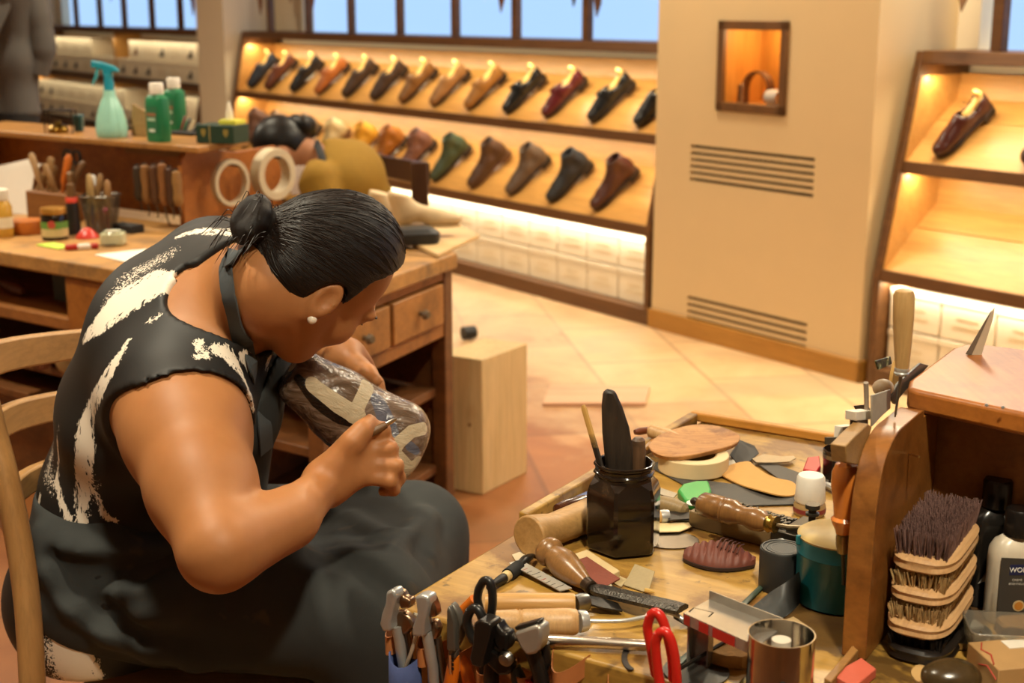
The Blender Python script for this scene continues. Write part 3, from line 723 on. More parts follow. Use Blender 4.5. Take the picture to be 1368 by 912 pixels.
m = MB(); m.tube([(0, 0, .01), (0, 0, .145)], .004, 8); m.build('dip_tube', plain('e8f4f0', .3), t)
M_GB = plain('1d7a4e', .35)
for i, (px, py, lab) in enumerate(((213, 189, 'green bottle with white cap, nearer of two on the back organiser'), (232, 181, 'green bottle with white cap, partly hidden behind the nearer green bottle'))):
    p = on2(px, py) if i == 0 else on2(px - 4, py - 3) + A2 * .03; t = thing('green_bottle', lab, 'bottle', frame(p, -B2), 'green bottles on the back organiser')
    m = MB(); m.loft([[(x * s_, y * s_, z) for x, y in rr(.078, .05, .018)] for z, s_ in ((0, .93), (.006, 1), (.115, 1), (.135, .93), (.145, .6), (.148, .4))]); m.build('bottle_body', M_GB, t)
    m = MB(); m.lathe([(.021, .146), (.022, .15), (.022, .178), (.02, .181)], None, 20); m.build('cap', plain('efe9dc', .5), t)
    m = MB(); m.slab([(-.026, -.0255, .03), (.026, -.0255, .03), (.026, -.0255, .11), (-.026, -.0255, .11)], (0, -.0006, 0)); l = m.build('label', plain('2a6f4c', .5), t)
    for zz, w, c in ((.085, .04, '9a6a4a'), (.07, .034, 'a9c9b0'), (.036, .026, 'd8e4d4')):
        k = MB(); k.box((-.0, -.0266, zz), (w, .0006, .009)); k.build('print', plain(c, .5), l)
p = on2(298, 190); t = thing('cardboard_box', 'dark green box with gold print and a band on the back organiser', 'box', frame(p, -B2 * 1 + A2 * .25))
m = MB(); m.box((0, 0, .028), (.135, .09, .056)); m.build('box_body', plain('16382a', .5), t, bevel=.002)
m = MB(); m.box((-.018, -.0455, .028), (.003, .001, .056)); m.build('band', plain('b09a5a', .5), t)
for xx in (-.04, .04):
    m = MB(); m.prism([(-.009, .012), (0, .0), (.009, .012), (.009, .026), (-.009, .026)], 0, .0006, T((xx, -.0455, .018)) @ R(PI / 2, 'X')); m.build('crest', plain('8a7a3a', .5), t)
m = MB(); m.box((.036, 0, .064), (.06, .06, .014)); tag(m.build('note_pad', plain('d8d84e', .7), M=frame(p + V((0, 0, .0005)), -B2 + A2 * .25), bevel=.001), 'yellow note pad on top of the dark green box', 'note pad')
m = MB(); m.lathe([(.001, 0), (.012, 0), (.011, .02), (.004, .05), (.001, .055)], None, 12); tag(m.build('glue_nozzle', plain('efe6d0', .5), M=T(p + A2 * .005 - B2 * .03 + V((0, 0, .0725)))), 'white pointed nozzle on the yellow note pad', 'nozzle')
p = on2(182, 184); t = thing('picture_frame', 'wooden board leaning behind the spray bottle', 'frame', frame(p + A2 * .02, -B2 + A2 * .5) @ R(math.radians(0), 'X'))
m = MB(); m.slab([(-.05, .05, 0), (.055, .0, 0), (.03, .03, .07), (-.045, .06, .105)], (0, .012, 0)); m.build('board', wood('8a6a3c', 'a07c48', 0, 1, .5), t, bevel=.002)
p = on2(78, 177); t = thing('spirit_lamp', 'brass spirit lamp with a metal stand at the left end of the back organiser', 'lamp', T(p))
m = MB(); m.lathe([(.001, 0), (.032, 0), (.034, .012), (.026, .024), (.012, .03), (.011, .04), (.001, .041)], None, 20); m.build('burner', plain('8a6a2c', .3, 1), t)
m = MB(); m.box((.01, 0, .074), (.1, .06, .004)); [m.box((x, y, .037), (.004, .004, .074)) for x in (-.036, .056) for y in (-.025, .025)]; m.build('stand', metal('4a443c', .4), t)
p = on2(106, 175); t = tag(MB().add(*[[(-.014, -.012, 0), (.014, -.012, 0), (.014, .012, 0), (-.014, .012, 0), (-.016, -.014, .055), (.016, -.014, .055), (.016, .014, .055), (-.016, .014, .055)], [(3, 2, 1, 0), (4, 5, 6, 7), (0, 1, 5, 4), (1, 2, 6, 5), (2, 3, 7, 6), (3, 0, 4, 7)]]).build('ink_bottle', plain('2f5f62', .3), M=T(p), bevel=.004), 'small teal bottle beside the brass spirit lamp', 'bottle')
p = on2(243, 181); t = thing('pen_tray', 'dark tray of pens between the green bottles and the green box', 'tray', frame(p + A2 * .03, -B2))
m = MB(); m.box((0, 0, .006), (.11, .05, .012)); m.build('tray', plain('1f1c1a', .5), t, bevel=.003)
for i, c in enumerate(('7a2a22', '20302a', 'c8b890', '1a1a1c')):
    m = MB(); m.turned((-.03 + .02 * i, .0, .013), (-.02 + .022 * i, .015, .062 - .006 * i), [(0, .004), (.9, .004), (1, .001)], 8); m.build('pen', plain(c, .4), t)
# ---- on the bench top
def on1(px, py, z=BZ2): return Pz(px, py, z + .0008)
# ceramic mesh cup full of handles
p = on1(137, 309); t = thing('mesh_cup', 'grey wire mesh cup full of tool handles on the back workbench', 'cup', T(p))
mm = NT('wire_mesh'); mm.col('6b665e').rough(.4).set(Metallic=.8); v = mm.coord((1, 1, 1)); w1 = mm.node('ShaderNodeTexVoronoi', feature='DISTANCE_TO_EDGE'); w1.inputs['Scale'].default_value = 260; mm.l.new(v, w1.inputs['Vector']); mm.l.new(mm.math('LESS_THAN', w1.outputs[0], .14), mm.b.inputs['Alpha'])
m = MB(); m.loft([[(x * s_, y * s_, z) for x, y in rr(.11, .09, .02)] for z, s_ in ((0, .72), (.11, 1))], cap=False); m.build('mesh_wall', mm.m, t)
m = MB(); m.tube([(x, y, .11) for x, y in rr(.11, .09, .02)] + [(.055, .02, .11)], .0025, 6); m.build('rim', metal('8a857c', .35), t); m = MB(); m.prism([(x * .72, y * .72) for x, y in rr(.11, .09, .02)], 0, .002); m.build('bottom', metal('6a655c', .4), t)
random.seed(5)
for i, c in enumerate(('a5854f', '8d6a3e', 'b39460', '70522e', 'a0784a', '2a2f7a', 'd8d4cc', '6a4a2a', 'c23a6a')):
    x, y = -.032 + .016 * (i % 5), -.02 + .035 * (i // 5); dx = random.uniform(-.03, .03)
    q = p + V((x, y, .005)); e = q + V((dx * .9, random.uniform(-.01, .02), random.uniform(.13, .175))) if c != 'c23a6a' else p + V((.02, -.018, .075))
    m = MB(); m.turned(q, e, [(0, .003), (.45, .004), (.55, .007), (.8, .010), (.95, .009), (1, .004)], 10)
    tag(m.build('hand_tool', plain(c, .5, 0, .25, 80)), ['first light', 'second brown', 'third pale', 'dark brown', 'fifth tan', 'dark blue', 'white', 'short brown', 'pink'][i] + ' handle standing in the grey wire mesh cup', 'tool', 'handles in the mesh cup')
# crowd of handles behind, in a wooden rack
p = on1(60, 296); t = thing('tool_block', 'wooden tool block behind the jar on the back workbench', 'tool block', frame(p + A2 * .05, -B2))
m = MB(); m.box((0, 0, .045), (.20, .07, .09)); m.build('block', wood('7a4c22', '8d5c2c', 0, 1, .5), t, bevel=.004)
for i, (dx, dy, l, c, r) in enumerate(((-.085, .1, .10, 'a9875a', .011), (-.055, -.05, .12, 'b8956a', .012), (-.03, .05, .08, '8a6a40', .012), (-.005, .0, .11, '9a7648', .011), (.02, -.06, .09, 'a07c50', .011), (.045, .05, .12, 'c86a1c', .013), (.07, .1, .10, '6a4a2c', .012), (.09, 0, .07, '7a5a38', .011))):
    q = p + A2 * .05 - B2 * dx + V((0, 0, .0905)); e = q + V((dy * .6, .0, l))
    m = MB(); m.turned(q, e, [(0, .005), (.2, .006), (.3, r), (.6, r * .85), (.9, r), (1, r * .5)], 10)
    tag(m.build('hand_tool', plain(c, .45, 0, .25, 80)), '%s wooden tool handle from the left in the tool block' % ords[i] if c != 'c86a1c' else 'orange tool handle standing in the tool block', 'tool', 'handles in the tool block')
# scissors with black rings leaning there
p = on1(70, 290) + A2 * .07; t = thing('scissors', 'black handled scissors with rings up behind the tool block', 'scissors', frame(p + V((0, 0, .0)), -B2))
for s in (-1, 1):
    m = MB(); m.ring((.024 * s, .035, .185), .021, .005, T((.024 * s, .035, .185)) @ R(PI / 2, 'X') @ T((-.024 * s, -.035, -.185)), 20, 8); m.build('ring_handle', plain('1a1918', .4), t)
    m = MB(); m.slab([(.012 * s, .033, .165), (.004 * s, .033, .16), (-.006 * s, .033, .09), (-.002 * s, .033, .02), (.008 * s, .033, .09)], (0, .003, 0)); m.build('blade', metal('8a847a', .3), t)
# papers
p = on1(20, 285); t = thing('paper_stack', 'upright white papers leaning at the left end of the back workbench', 'paper', frame(p, -B2 + A2 * .2))
for k in range(4):
    m = MB(); a = .006 * k; m.slab([(-.12, a, 0), (.055 - .004 * k, a, 0), (.065, a + .03, .12 + .01 * k), (.085 - .02 * k, a + .05, .165 + .004 * k), (-.12, a + .05, .115 + .01 * k)], (0, .0012, 0)); m.build('sheet', plain('e9e2d6', .8, 0, .04), t)
p = on1(6, 316); t = thing('bottle', 'amber and white bottle cut off by the left picture edge', 'bottle', T(p))
m = MB(); m.lathe([(.001, 0), (.026, 0), (.028, .006), (.028, .09), (.02, .105), (.018, .11)], None, 20); m.build('bottle_body', plain('c99a3c', .25), t)
m = MB(); m.lathe([(.0285, .028), (.0285, .06)], None, 20, cap=False); m.build('label', plain('e8dcc0', .6), t); m = MB(); m.lathe([(.02, .11), (.021, .115), (.021, .14), (.019, .142)], None, 20); m.build('cap', plain('efe6d4', .5), t)
# orange tin, jar, red-black glue bottle, cone, notes
p = on1(36, 311); tag(MB().lathe([(.001, 0), (.05, 0), (.052, .005), (.052, .034), (.05, .04), (.001, .041)], None, 28).build('round_tin', plain('b5651f', .35), M=T(p)), 'flat round orange brown tin left of the green labelled jar', 'tin')
p = on1(74, 319); t = thing('polish_jar', 'dark glass jar with gold lid and green and cream label', 'jar', T(p))
m = MB(); m.lathe([(.001, 0), (.036, 0), (.038, .005), (.038, .068), (.034, .076)], None, 28); m.build('jar_glass', plain('1e140c', .12), t)
m = MB(); m.lathe([(.0385, .01), (.0385, .034)], None, 28, cap=False); m.build('label', plain('c9b680', .5), t); m = MB(); m.lathe([(.0386, .034), (.0386, .054)], None, 28, cap=False); m.build('label', plain('5f8f3c', .5), t)
m = MB(); m.lathe([(.012, 0), (.001, .0006)], T((.004, -.0385, .047)) @ R(PI / 2, 'X'), 12); m.build('emblem', plain('b8453a', .5), t)
m = MB(); m.lathe([(.037, .076), (.0375, .079), (.0375, .09), (.036, .093), (.001, .0935)], None, 28); m.build('lid', plain('c08a3e', .3, .6), t)
p = on1(99, 312); t = thing('glue_tube', 'black tube with an orange red neck band beside the labelled jar', 'tube', T(p))
m = MB(); m.lathe([(.001, 0), (.022, 0), (.019, .08), (.017, .095)], None, 20); m.build('tube_body', plain('1c1816', .35), t); m = MB(); m.lathe([(.0175, .095), (.0175, .108), (.016, .11), (.001, .1105)], None, 20); m.build('band', plain('d0402a', .4), t)
m = MB(); m.lathe([(.001, .111), (.012, .111), (.012, .15), (.001, .152)], None, 14); m.build('cap', plain('6a4a26', .5), t)
p = on1(104, 317); tag(MB().lathe([(.001, 0), (.034, 0), (.033, .006), (.014, .026), (.006, .03), (.001, .0305)], None, 24).build('rubber_cone', plain('c8382a', .35), M=T(p + V((.03, -.005, 0)))), 'shiny red cone lying in front of the black tube', 'cone')
p = on1(75, 329); tag(MB().prism([(-.06, -.022), (.05, -.03), (.06, .018), (-.05, .03)], 0, .003, frame((0, 0, 0), -B2)).build('sticky_note', plain('b8d84a', .7), M=T(p)), 'bright lime green sticky notes on the back workbench', 'note')
p = on1(110, 333); t = thing('pocket_knife', 'red and white knife lying beside the lime green notes', 'knife', frame(p, V((.9, .35, 0))))
for x, w, c in ((-.03, .035, 'b0241c'), (.005, .035, 'e8e0d4'), (.034, .02, 'a82018')):
    m = MB(); m.box((x, 0, .008), (w, .02, .015)); m.build('handle', plain(c, .35), t, bevel=.004)
m = MB(); m.slab([(.044, -.007, .006), (.09, -.003, .006), (.092, .003, .006), (.044, .007, .006)], (0, 0, .003)); m.build('blade', metal('55504a', .4), t)
p = on1(152, 327); t = thing('glass_block', 'small clear glass block on the back workbench', 'glass', T(p)); m = MB(); m.box((0, 0, .019), (.065, .05, .037)); m.build('block', plain('c8c8a4', .1, 0, .2), t, bevel=.006); m = MB(); m.lathe([(.02, .038), (.024, .042), (.001, .0425)], None, 16); m.build('rim', plain('dcd8c0', .1), t)
p = on1(170, 309); tag(MB().box((0, 0, .012), (.10, .05, .024)).build('whetstone', plain('22201e', .6), M=frame(p, -B2), bevel=.003), 'black block lying right of the wire mesh cup', 'block')
p = on1(185, 342); tag(MB().prism([(-.11, -.06), (.09, -.09), (.12, .05), (-.07, .08)], 0, .002, frame((0, 0, 0), -B2)).build('paper_sheet', plain('ece6da', .8), M=T(p)), 'white sheet of paper on the edge of the back workbench', 'paper')
p = Pp(402, 252, O0 + A2 * .62, NV); tag(MB().prism([(-.034, -.05), (.030, -.05), (.018, .05), (-.03, .05)], 0, .002, R(PI / 2, 'X')).build('paper_card', plain('e6d8cc', .8), M=frame(p + V((0, 0, .03)), (1, .1, 0))), 'pale pinkish card standing behind the organiser panel', 'card')
# ---- right hand end: cream boots, black piece and board
p = on1(602, 331); t = thing('wooden_board', 'light wooden board jutting over the right end of the back workbench', 'board')
m = MB(); m.slab([on1(536, 322), on1(585, 345), on1(640, 318), on1(596, 296)], (0, 0, .012)); m.build('board', wood('d0ac74', 'e0bf88', 0, .8, .5), t, bevel=.002)
p = on1(560, 332); tag(MB().loft([[(x * s_, y * s_, z) for x, y in rr(.17, .10, .03)] for z, s_ in ((0, .94), (.01, 1), (.03, 1), (.042, .8))]).build('leather_pouch', plain('1c1b1b', .55), M=frame(p + V((-.03, .03, .012)), (1, .25, 0))), 'folded black leather piece under the cream boot', 'leather')
M_LAST = plain('d8bd90', .6, 0, .1, 30)
f = Field((-.05, -.06, -.01), (.30, .08, .17), .004)
f.ell((.215, 0, .025), (.075, .036, .03), None, .03).cone((.19, 0, .035), (.08, 0, .06), .03, .036, .03).cone((.05, 0, .035), (.03, 0, .12), .034, .036, .03).cone((.08, 0, .05), (.035, 0, .125), .032, .036, .03).half((0, 0, .002), (0, 0, -1)).half((.03, 0, .132), (.25, 0, 1))
p = on1(572, 322) + V((0, .02, .043)); t = thing('unfinished_boot', 'cream unfinished boot lying on the black piece at the right end of the back workbench', 'boot', frame(p - V((.11, .0, 0)), (1, .06, 0)) @ Matrix.Scale(.72, 4))
f.obj('upper', M_LAST, t, 2)
m = MB(); m.prism([(a, b) for a, b in shoe_outline(g=.002)], -.004, .004); m.build('sole', plain('c8aa78', .6), t)
p2 = on1(550, 310) + V((0, .10, .015)); t2 = dup(t, frame(p2 - V((.13, -.0, -.0)), (1, .02, 0)) @ Matrix.Scale(.72, 4), 'second cream boot behind, half hidden by the dark hair')
# ---- lower shelves: dark shoes, lasts
M_BSH = plain('141212', .5)
fb = Field((-.05, -.07, -.02), (.32, .07, .17), .005); fb.ell((.215, 0, .03), (.075, .04, .032), None, .03).cone((.19, 0, .04), (.06, 0, .06), .032, .036, .03).cone((.05, 0, .04), (.04, 0, .11), .036, .036, .03).half((0, 0, .0), (0, 0, -1))
def last(p, d, c, lab, grp=None, s=1.0, nm='shoe_last', cat='shoe last'):
    o = fb.obj(nm, plain(c, .5, 0, .15, 30), None, 2) if not hasattr(last, 'me') else bpy.data.objects.new(nm, last.me)
    if not hasattr(last, 'me'): last.me = o.data
    else: COL.objects.link(o); recol(o, plain(c, .5, 0, .15, 30))
    o.matrix_world = frame(p, d) @ Matrix.Scale(s, 4); tag(o, lab, cat, grp); return o
last(Q(.14, .10, .361), (.395, .919, 0), '121010', 'black shoe on the upper shelf of the back workbench, nearer', None, 1, 'black_shoe', 'shoe')
last(Q(.20, .24, .361), (.395, .919, 0), '171413', 'black shoe on the upper shelf of the back workbench, farther', None, 1, 'black_shoe', 'shoe')
last(Q(.62, .12, .130), (-.395, -.919, 0), '9a8560', 'pale shoe last low in the right side of the back workbench', None, .8)
random.seed(11)
for i, (px, py, dd, c, s) in enumerate(((12, 432, (.45, .9, 0), '8a5a3c', .62), (42, 442, (.45, .9, 0), '7d4a34', .62), (72, 445, (.45, .9, 0), 'a88a5c', .66), (104, 440, (.45, .9, 0), '6a4630', .62), (52, 400, (.45, .9, 0), '2a2018', .7), (22, 415, (.45, .9, 0), '3a2a1e', .7), (84, 405, (.45, .9, 0), '8d8068', .7))):
    q = Pp(px, py, Q(.18, 0, 0), A2); q.z = .4115
    last(q + A2 * (.0 if i < 4 else .21), dd, c, ['brown shoe last at the far left under the back workbench', 'reddish brown shoe last under the back workbench', 'pale cone shaped shoe last under the back workbench', 'dark brown shoe last nearest the printed dress', 'black last lying behind the others under the back workbench', 'dark brown last lying behind at the left', 'grey pale last lying behind the pale cone shaped one'][i], 'shoe lasts under the back workbench', s)
q = Q(.12, 1.06, BZ2 - .163); tag(MB().loft([[(x * s_, y * s_, z) for x, y in rr(.16, .14, .02)] for z, s_ in ((0, 1), (.09, 1.03))]).build('storage_box', plain('3f4640', .6), M=frame(q + A2 * .08, -B2)), 'grey green box on the shelf beside the drawer of the back workbench', 'box')
for i, b in enumerate((1.25, 1.5, 1.75)): tag(MB().turned(Q(.10, b, BZ2 - .146), Q(.14, b + .15, BZ2 - .146), [(0, .01), (.2, .018), (.8, .015), (1, .01)], 12).build('wooden_tool', plain(['6a3a20', '8a6a48', '5a3a24'][i], .5)), '%s on the shelf rail under the back bench top' % ('reddish stick', 'pale brown stick', 'dark stick at the far left')[i], 'tool')
for px, py, lab in ((40, 521, 'white folded paper on the lowest shelf of the back workbench'), (8, 533, 'beige paper at the left end of the lowest shelf of the back workbench')):
    q = Pp(px, py, Q(.05, 0, 0), A2); q.z = .3262; tag(MB().prism([(-.05, -.03), (.045, -.04), (.05, .03), (-.04, .04)], 0, .006, frame((0, 0, 0), -B2)).build('folded_paper', plain('e0d8c4' if px == 40 else 'c8ac74', .8), M=T(q + A2 * .05)), lab, 'paper')
# clamp hanging from the left drawer knob
p = Q(-.034, .75, BZ2 - .12); t = thing('shoehorn', 'white shoehorn hanging by a cord from the drawer knob of the back workbench', 'shoehorn')
m = MB(); m.tube(crv([p + V((.0, 0, .012)), p + V((.018, 0, .004)), p + V((.02, 0, -.06))], 4), .004, 6); m.build('cord', plain('c8bcae', .6), t)
m = MB(); m.tube(crv([p + V((-.002, 0, .012)), p + V((-.02, 0, -.03)), p + V((-.026, 0, -.09)), p + V((-.03, 0, -.14))], 4), [.004] * 5 + [.006, .009, .011, .012, .012, .012, .010, .006], 8, flat=.5); m.build('blade', plain('cfc8bc', .3), t)
# ---- things that stand on the floor there
t = thing('wooden_box', 'tall pale pine box with dark hinges standing on the floor beside the back workbench', 'box', Matrix.Identity(4))
a, b, c_ = Pz(588, 650, 0), Pz(645, 661, 0), Pz(704, 631, 0); d_ = a + c_ - b; hb = .413
M_PINE = wood('d3b47c', 'dfc28c', 2, .6, .55)
bm_ = MB(); bm_.hexa([a, b, c_, d_], [p + V((0, 0, hb)) for p in (a, b, c_, d_)]); bm_.build('box_body', M_PINE, t, bevel=.003)
m = MB(); n_ = (b - a).normalized(); pn = V((n_.y, -n_.x, 0)) * .004
for z in (.33, .10): m.slab([a + pn * 0 + V((0, 0, z)), a + n_ * .008 + V((0, 0, z)), a + n_ * .008 + V((0, 0, z + .045)), a + V((0, 0, z + .045))], pn); m.slab([a - n_ * .003 + V((0, 0, z + .004)), a - n_ * .0005 + V((0, 0, z + .004)), a - n_ * .0005 + V((0, 0, z + .04)), a - n_ * .003 + V((0, 0, z + .04))], pn)
m.build('hinge', plain('2c2620', .5, .5), t)
m = MB(); m.lathe([(.006, 0), (.001, .0008)], zframe(a + n_ * .105 + V((0, 0, .21)), pn), 12); m.build('knot', plain('8a5c2c', .6), t)
tag(MB().slab([Pz(725, 543, .001), Pz(735, 518, .001), Pz(868, 520, .001), Pz(862, 543, .001)], (0, 0, .014)).build('floor_board', wood('c89a78', 'd6ab88', 0, .5, .6)), 'flat pinkish board lying on the tiled floor', 'board')
tag(MB().tube([Pz(618, 452, .02), Pz(634, 450, .02)], .028, 16).build('rubber_stopper', plain('151312', .5), M=T((0, .05, .012))), 'round black rubber stopper on the floor behind the pine box', 'stopper')
# ================================================================ second person behind the back workbench, brown chair, suit on a stand
t2p = thing('person', 'person in a mustard sweater with a black bun, head bowed behind the back workbench', 'person')
hc = Py(376, 199, 4.92); f_ = V((-.70, -.12, -.70)).normalized(); s_l = V((.10, -.97, .12)); s_l = (s_l - f_ * s_l.dot(f_)).normalized(); u_ = f_.cross(s_l).normalized()
u_ = u_ if u_.z > 0 else -u_
def h2(f, s, u): return hc + f_ * f + s_l * s + u_ * u
lo2 = (-1.45, 4.45, .02); hi2 = (-.05, 5.6, 1.25)
f = Field(lo2, hi2, .008)
f.ell(h2(0, 0, 0), (.088, .070, .092), (f_, s_l, u_), .02).ell(h2(.04, 0, -.06), (.06, .055, .07), (f_, s_l, u_), .03).cone(h2(.088, 0, .0), h2(.105, 0, -.035), .01, .012, .01)
f.ell(h2(.0, .074, -.015), (.02, .014, .03), (f_, s_l, u_), .006)
ch, lb, pv = Py(458, 240, 5.0), Py(488, 288, 5.06), Py(490, 322, 5.06)
f.cone(h2(-.05, 0, -.08), ch + V((-.08, -.02, .06)), .058, .065, .03)
f.ell(ch, (.14, .18, .13), None, .05).ell(lb, (.12, .16, .13), None, .05).ell(pv, (.14, .18, .12), None, .05)
shl, shr = ch + V((-.07, -.18, .02)), ch + V((-.07, .18, .02)); el, er = shl + V((.07, -.05, -.20)), shr + V((-.04, .06, -.22)); wl_, wr_ = el + V((.05, .17, .03)), er + V((-.10, -.12, .03))
for a, b, c in ((shl, el, wl_), (shr, er, wr_)):
    f.cone(a, b, .06, .045, .03).cone(b, c, .042, .026, .03)
    for k in range(4): f.cone(c + V((-.03, -.02 + .014 * k, 0)), c + V((-.10, -.02 + .014 * k, -.02)), .011, .008, .01)
    f.cone(c, c + V((-.05, 0, 0)), .026, .03, .02).cone(c + V((-.03, .03, 0)), c + V((-.075, .045, -.01)), .012, .009, .01)
for s in (-1, 1):
    k_ = pv + V((-.38, .10 * s, -.02)); f.cone(pv + V((0, .09 * s, -.03)), k_, .085, .06, .04).cone(k_, V((k_.x + .03, k_.y, .08)), .055, .04, .03).cone(V((k_.x + .03, k_.y, .06)), V((k_.x - .10, k_.y, .045)), .04, .03, .02)
f.obj('body', SKIN2 if 'SKIN2' in globals() else plain('a06a44', .55), t2p, 2)
f = Field(lo2, hi2, .008)
f.ell(ch, (.152, .192, .142), None, .05).ell(lb, (.132, .172, .142), None, .05).cone(ch + V((-.05, -.01, .05)), ch + V((.02, 0, .02)), .09, .12, .04)
for a, b, c in ((shl, el, wl_), (shr, er, wr_)): f.cone(a, b, .072, .056, .03).cone(b, b + (c - b) * .8, .054, .042, .03)
f.half(ch + V((-.105, 0, .07)), (-.8, 0, .35), .01).half((0, 0, .53), (0, 0, -1), .01)
f.obj('sweater', plain('8e6a12', .85, 0, .12, 40, .1), t2p, 2)
f = Field(lo2, hi2, .008); f.ell(pv, (.152, .192, .13), None, .05)
for s in (-1, 1):
    k_ = pv + V((-.38, .10 * s, -.02)); f.cone(pv + V((0, .09 * s, -.03)), k_, .097, .072, .04).cone(k_, V((k_.x + .03, k_.y, .14)), .067, .056, .03)
f.obj('trousers', plain('1d1c1e', .8), t2p, 2)
f = Field(hc - V((.25,) * 3), hc + V((.25,) * 3), .006); f.ell(h2(-.012, 0, .018), (.098, .080, .100), (f_, s_l, u_), .02).half(h2(.02, 0, -.02), f_ * .6 - u_ * .8, .01)
M_H2 = plain('100c0a', .4, 0, .3, 80, .2, None, 0, .3)
f.ell(h2(-.0, .074, -.03), (.03, .06, .035), (f_, s_l, u_), .005, True); f.obj('hair', M_H2, t2p, 2)
bn2 = Py(402, 170, 4.95); f = Field(bn2 - V((.1,) * 3), bn2 + V((.1,) * 3), .005)
for k in range(14): f.ell(bn2 + V((.022 * math.cos(k * 2.4), .022 * math.sin(k * 1.7), .018 * math.sin(k * 2.1))), (.032, .032, .028), None, .008)
f.obj('hair_bun', M_H2, t2p, 1)
m = MB(); m.tube(crv([Py(421, 188, 4.93), Py(428, 203, 4.855), Py(433, 226, 4.82), Py(437, 255, 4.80)], 4), .014, 8, flat=.35); m.build('apron_strap', plain('151517', .7), t2p)
# dark brown chair behind
t = thing('brown_chair', 'dark brown wooden chair of the person in the mustard sweater', 'chair')
M_DC = wood('3a2210', '4c2e16', 2, .8, .4)
c1, c2 = Py(560, 216, 4.98), Py(500, 205, 5.42); dx = V((.0, 0, 0))
for c in (c1, c2): m = MB(); m.slab([c + V((-.03, -.015, 0)), c + V((.03, -.015, 0)), V((c.x + .04, c.y - .015, 0)), V((c.x - .02, c.y - .015, 0))], (0, .03, 0)); m.build('back_post', M_DC, t, bevel=.004)
for z0, z1 in ((-.005, -.085), (-.20, -.25)): m = MB(); m.slab([c1 + V((.018, .015, z0)), c2 + V((.018, -.015, z0)), c2 + V((.018, -.015, z1)), c1 + V((.018, .015, z1))], (.02, 0, 0)); m.build('back_rail', M_DC, t, bevel=.003)
m = MB(); m.slab([V((c1.x - .01, c1.y - .03, .37)), V((c2.x - .01, c2.y + .03, .37)), V((c2.x - .40, c2.y + .0, .37)), V((c1.x - .40, c1.y - .04, .37))], (0, 0, .03)); m.build('seat', M_DC, t, bevel=.005)
for c in (c1, c2): m = MB(); m.turned(V((c.x - .37, c.y, 0)), V((c.x - .37, c.y, .369)), [(0, .016), (1, .02)], 10); m.build('front_leg', M_DC, t)
# suit
ys = 5.75; t = thing('suit_stand', 'grey suit jacket and dark trousers hanging on a stand at the far left', 'suit')
sx = Py(6, 100, ys).x
def S(x, y): return Py(x, y, ys)
f = Field((sx - .35, ys - .3, .75), (sx + .45, ys + .3, 1.75), .008)
for y0, y1, w0, w1 in ((-40, 30, .15, .115), (30, 80, .115, .125), (80, 150, .125, .15)):
    for q in (-1, 1): f.cone(S(4, y0) + V((q * w0 * .55, 0, 0)), S(4, y1) + V((q * w1 * .55, 0, 0)), w0 * .48, w1 * .48, .08)
f.cone(S(4, -60), S(4, -20), .09, .13, .08).half(S(4, 154), (0, 0, -1), .006)
mg = plain('5c5854', .9, 0, .12, 200, .15); f.obj('jacket_body', mg, t, 2)
for q in (-1, 1):
    m = MB(); m.tube(crv([S(4 + q * 40, -10), S(4 + q * 50, 35), S(4 + q * 54, 70), S(4 + q * 47, 98)], 5), [.055] * 5 + [.05] * 6 + [.042] * 5, 14); m.build('sleeve', mg, t)
    m = MB(); m.slab([S(4 + q * 2, 60) - V((0, .118, 0)), S(4 + q * 22, 10) - V((0, .10, 0)), S(4 + q * 18, -30) - V((0, .09, 0)), S(4 + q * 8, -30) - V((0, .11, 0))], (0, -.008, 0)); m.build('lapel', mg, t, bevel=.002)
for k in range(2): m = MB(); m.ball(tuple(S(5, 66 + 18 * k) - V((0, .128, 0))), (.011, .004, .011)); m.build('button', plain('2a2624', .4), t)
m = MB()
for q in (-1, 1): m.tube([S(4 + q * 20, 150), V((S(4 + q * 22, 200).x, ys, .55)), V((S(4 + q * 22, 200).x, ys, .12))], [.085, .075, .065], 14)
m.build('trousers', plain('1f1d1c', .85), t)
m = MB(); m.turned(V((sx, ys, .02)), V((sx, ys, 1.5)), [(0, .014), (1, .014)], 10); m.lathe([(.001, 0), (.14, 0), (.14, .012), (.02, .022)], T((sx, ys, 0)), 24); m.build('stand_pole', metal('6a645c', .4), t)
# ================================================================ the person at work in front
from mathutils.bvhtree import BVHTree
def A3(v): return np.array(v, float)
Hc = Py(436, 362, 1.86); HS = .935
hF = V((.3981, .5166, -.7581)).normalized(); hR = V((.4010, -.8412, -.3627)); hR = (hR - hF * hR.dot(hF)).normalized(); hU = hR.cross(hF).normalized()
def hd(f, r, u): return Hc + (hF * f + hR * r + hU * u) * HS
def hr_(*t): return tuple(x * HS for x in t)
AX = (hF, hR, hU)
SKIN = NT('skin'); _v = SKIN.coord(); _n = SKIN.noise(_v, 9, 4); _n2 = SKIN.noise(SKIN.coord(), 420, 3)
SKIN.col(SKIN.ramp(_n, [(.3, 'a16a3e'), (.7, 'b0784a')])).rough(.52).set(Specular_IOR_Level=.35, Subsurface_Weight=.12, Subsurface_Scale=.01).bump(_n2, .06, .001)
SKIN.b.inputs['Subsurface Radius'].default_value = (1, .35, .15)
SR, SL = Py(236, 532, 1.81), Py(292, 366, 2.08)
ER, EL = Py(293, 735, 1.56), Py(378, 482, 2.24)
MR = Py(385, 692, 1.655); WR, WL = Py(437, 644, 1.745), Py(462, 480, 2.03)
PC, WC_, MC, CC, TC, C7 = Py(152, 748, 2.02), Py(168, 652, 2.0), Py(200, 548, 1.97), Py(232, 452, 1.95), Py(284, 412, 1.95), Py(330, 388, 1.925)
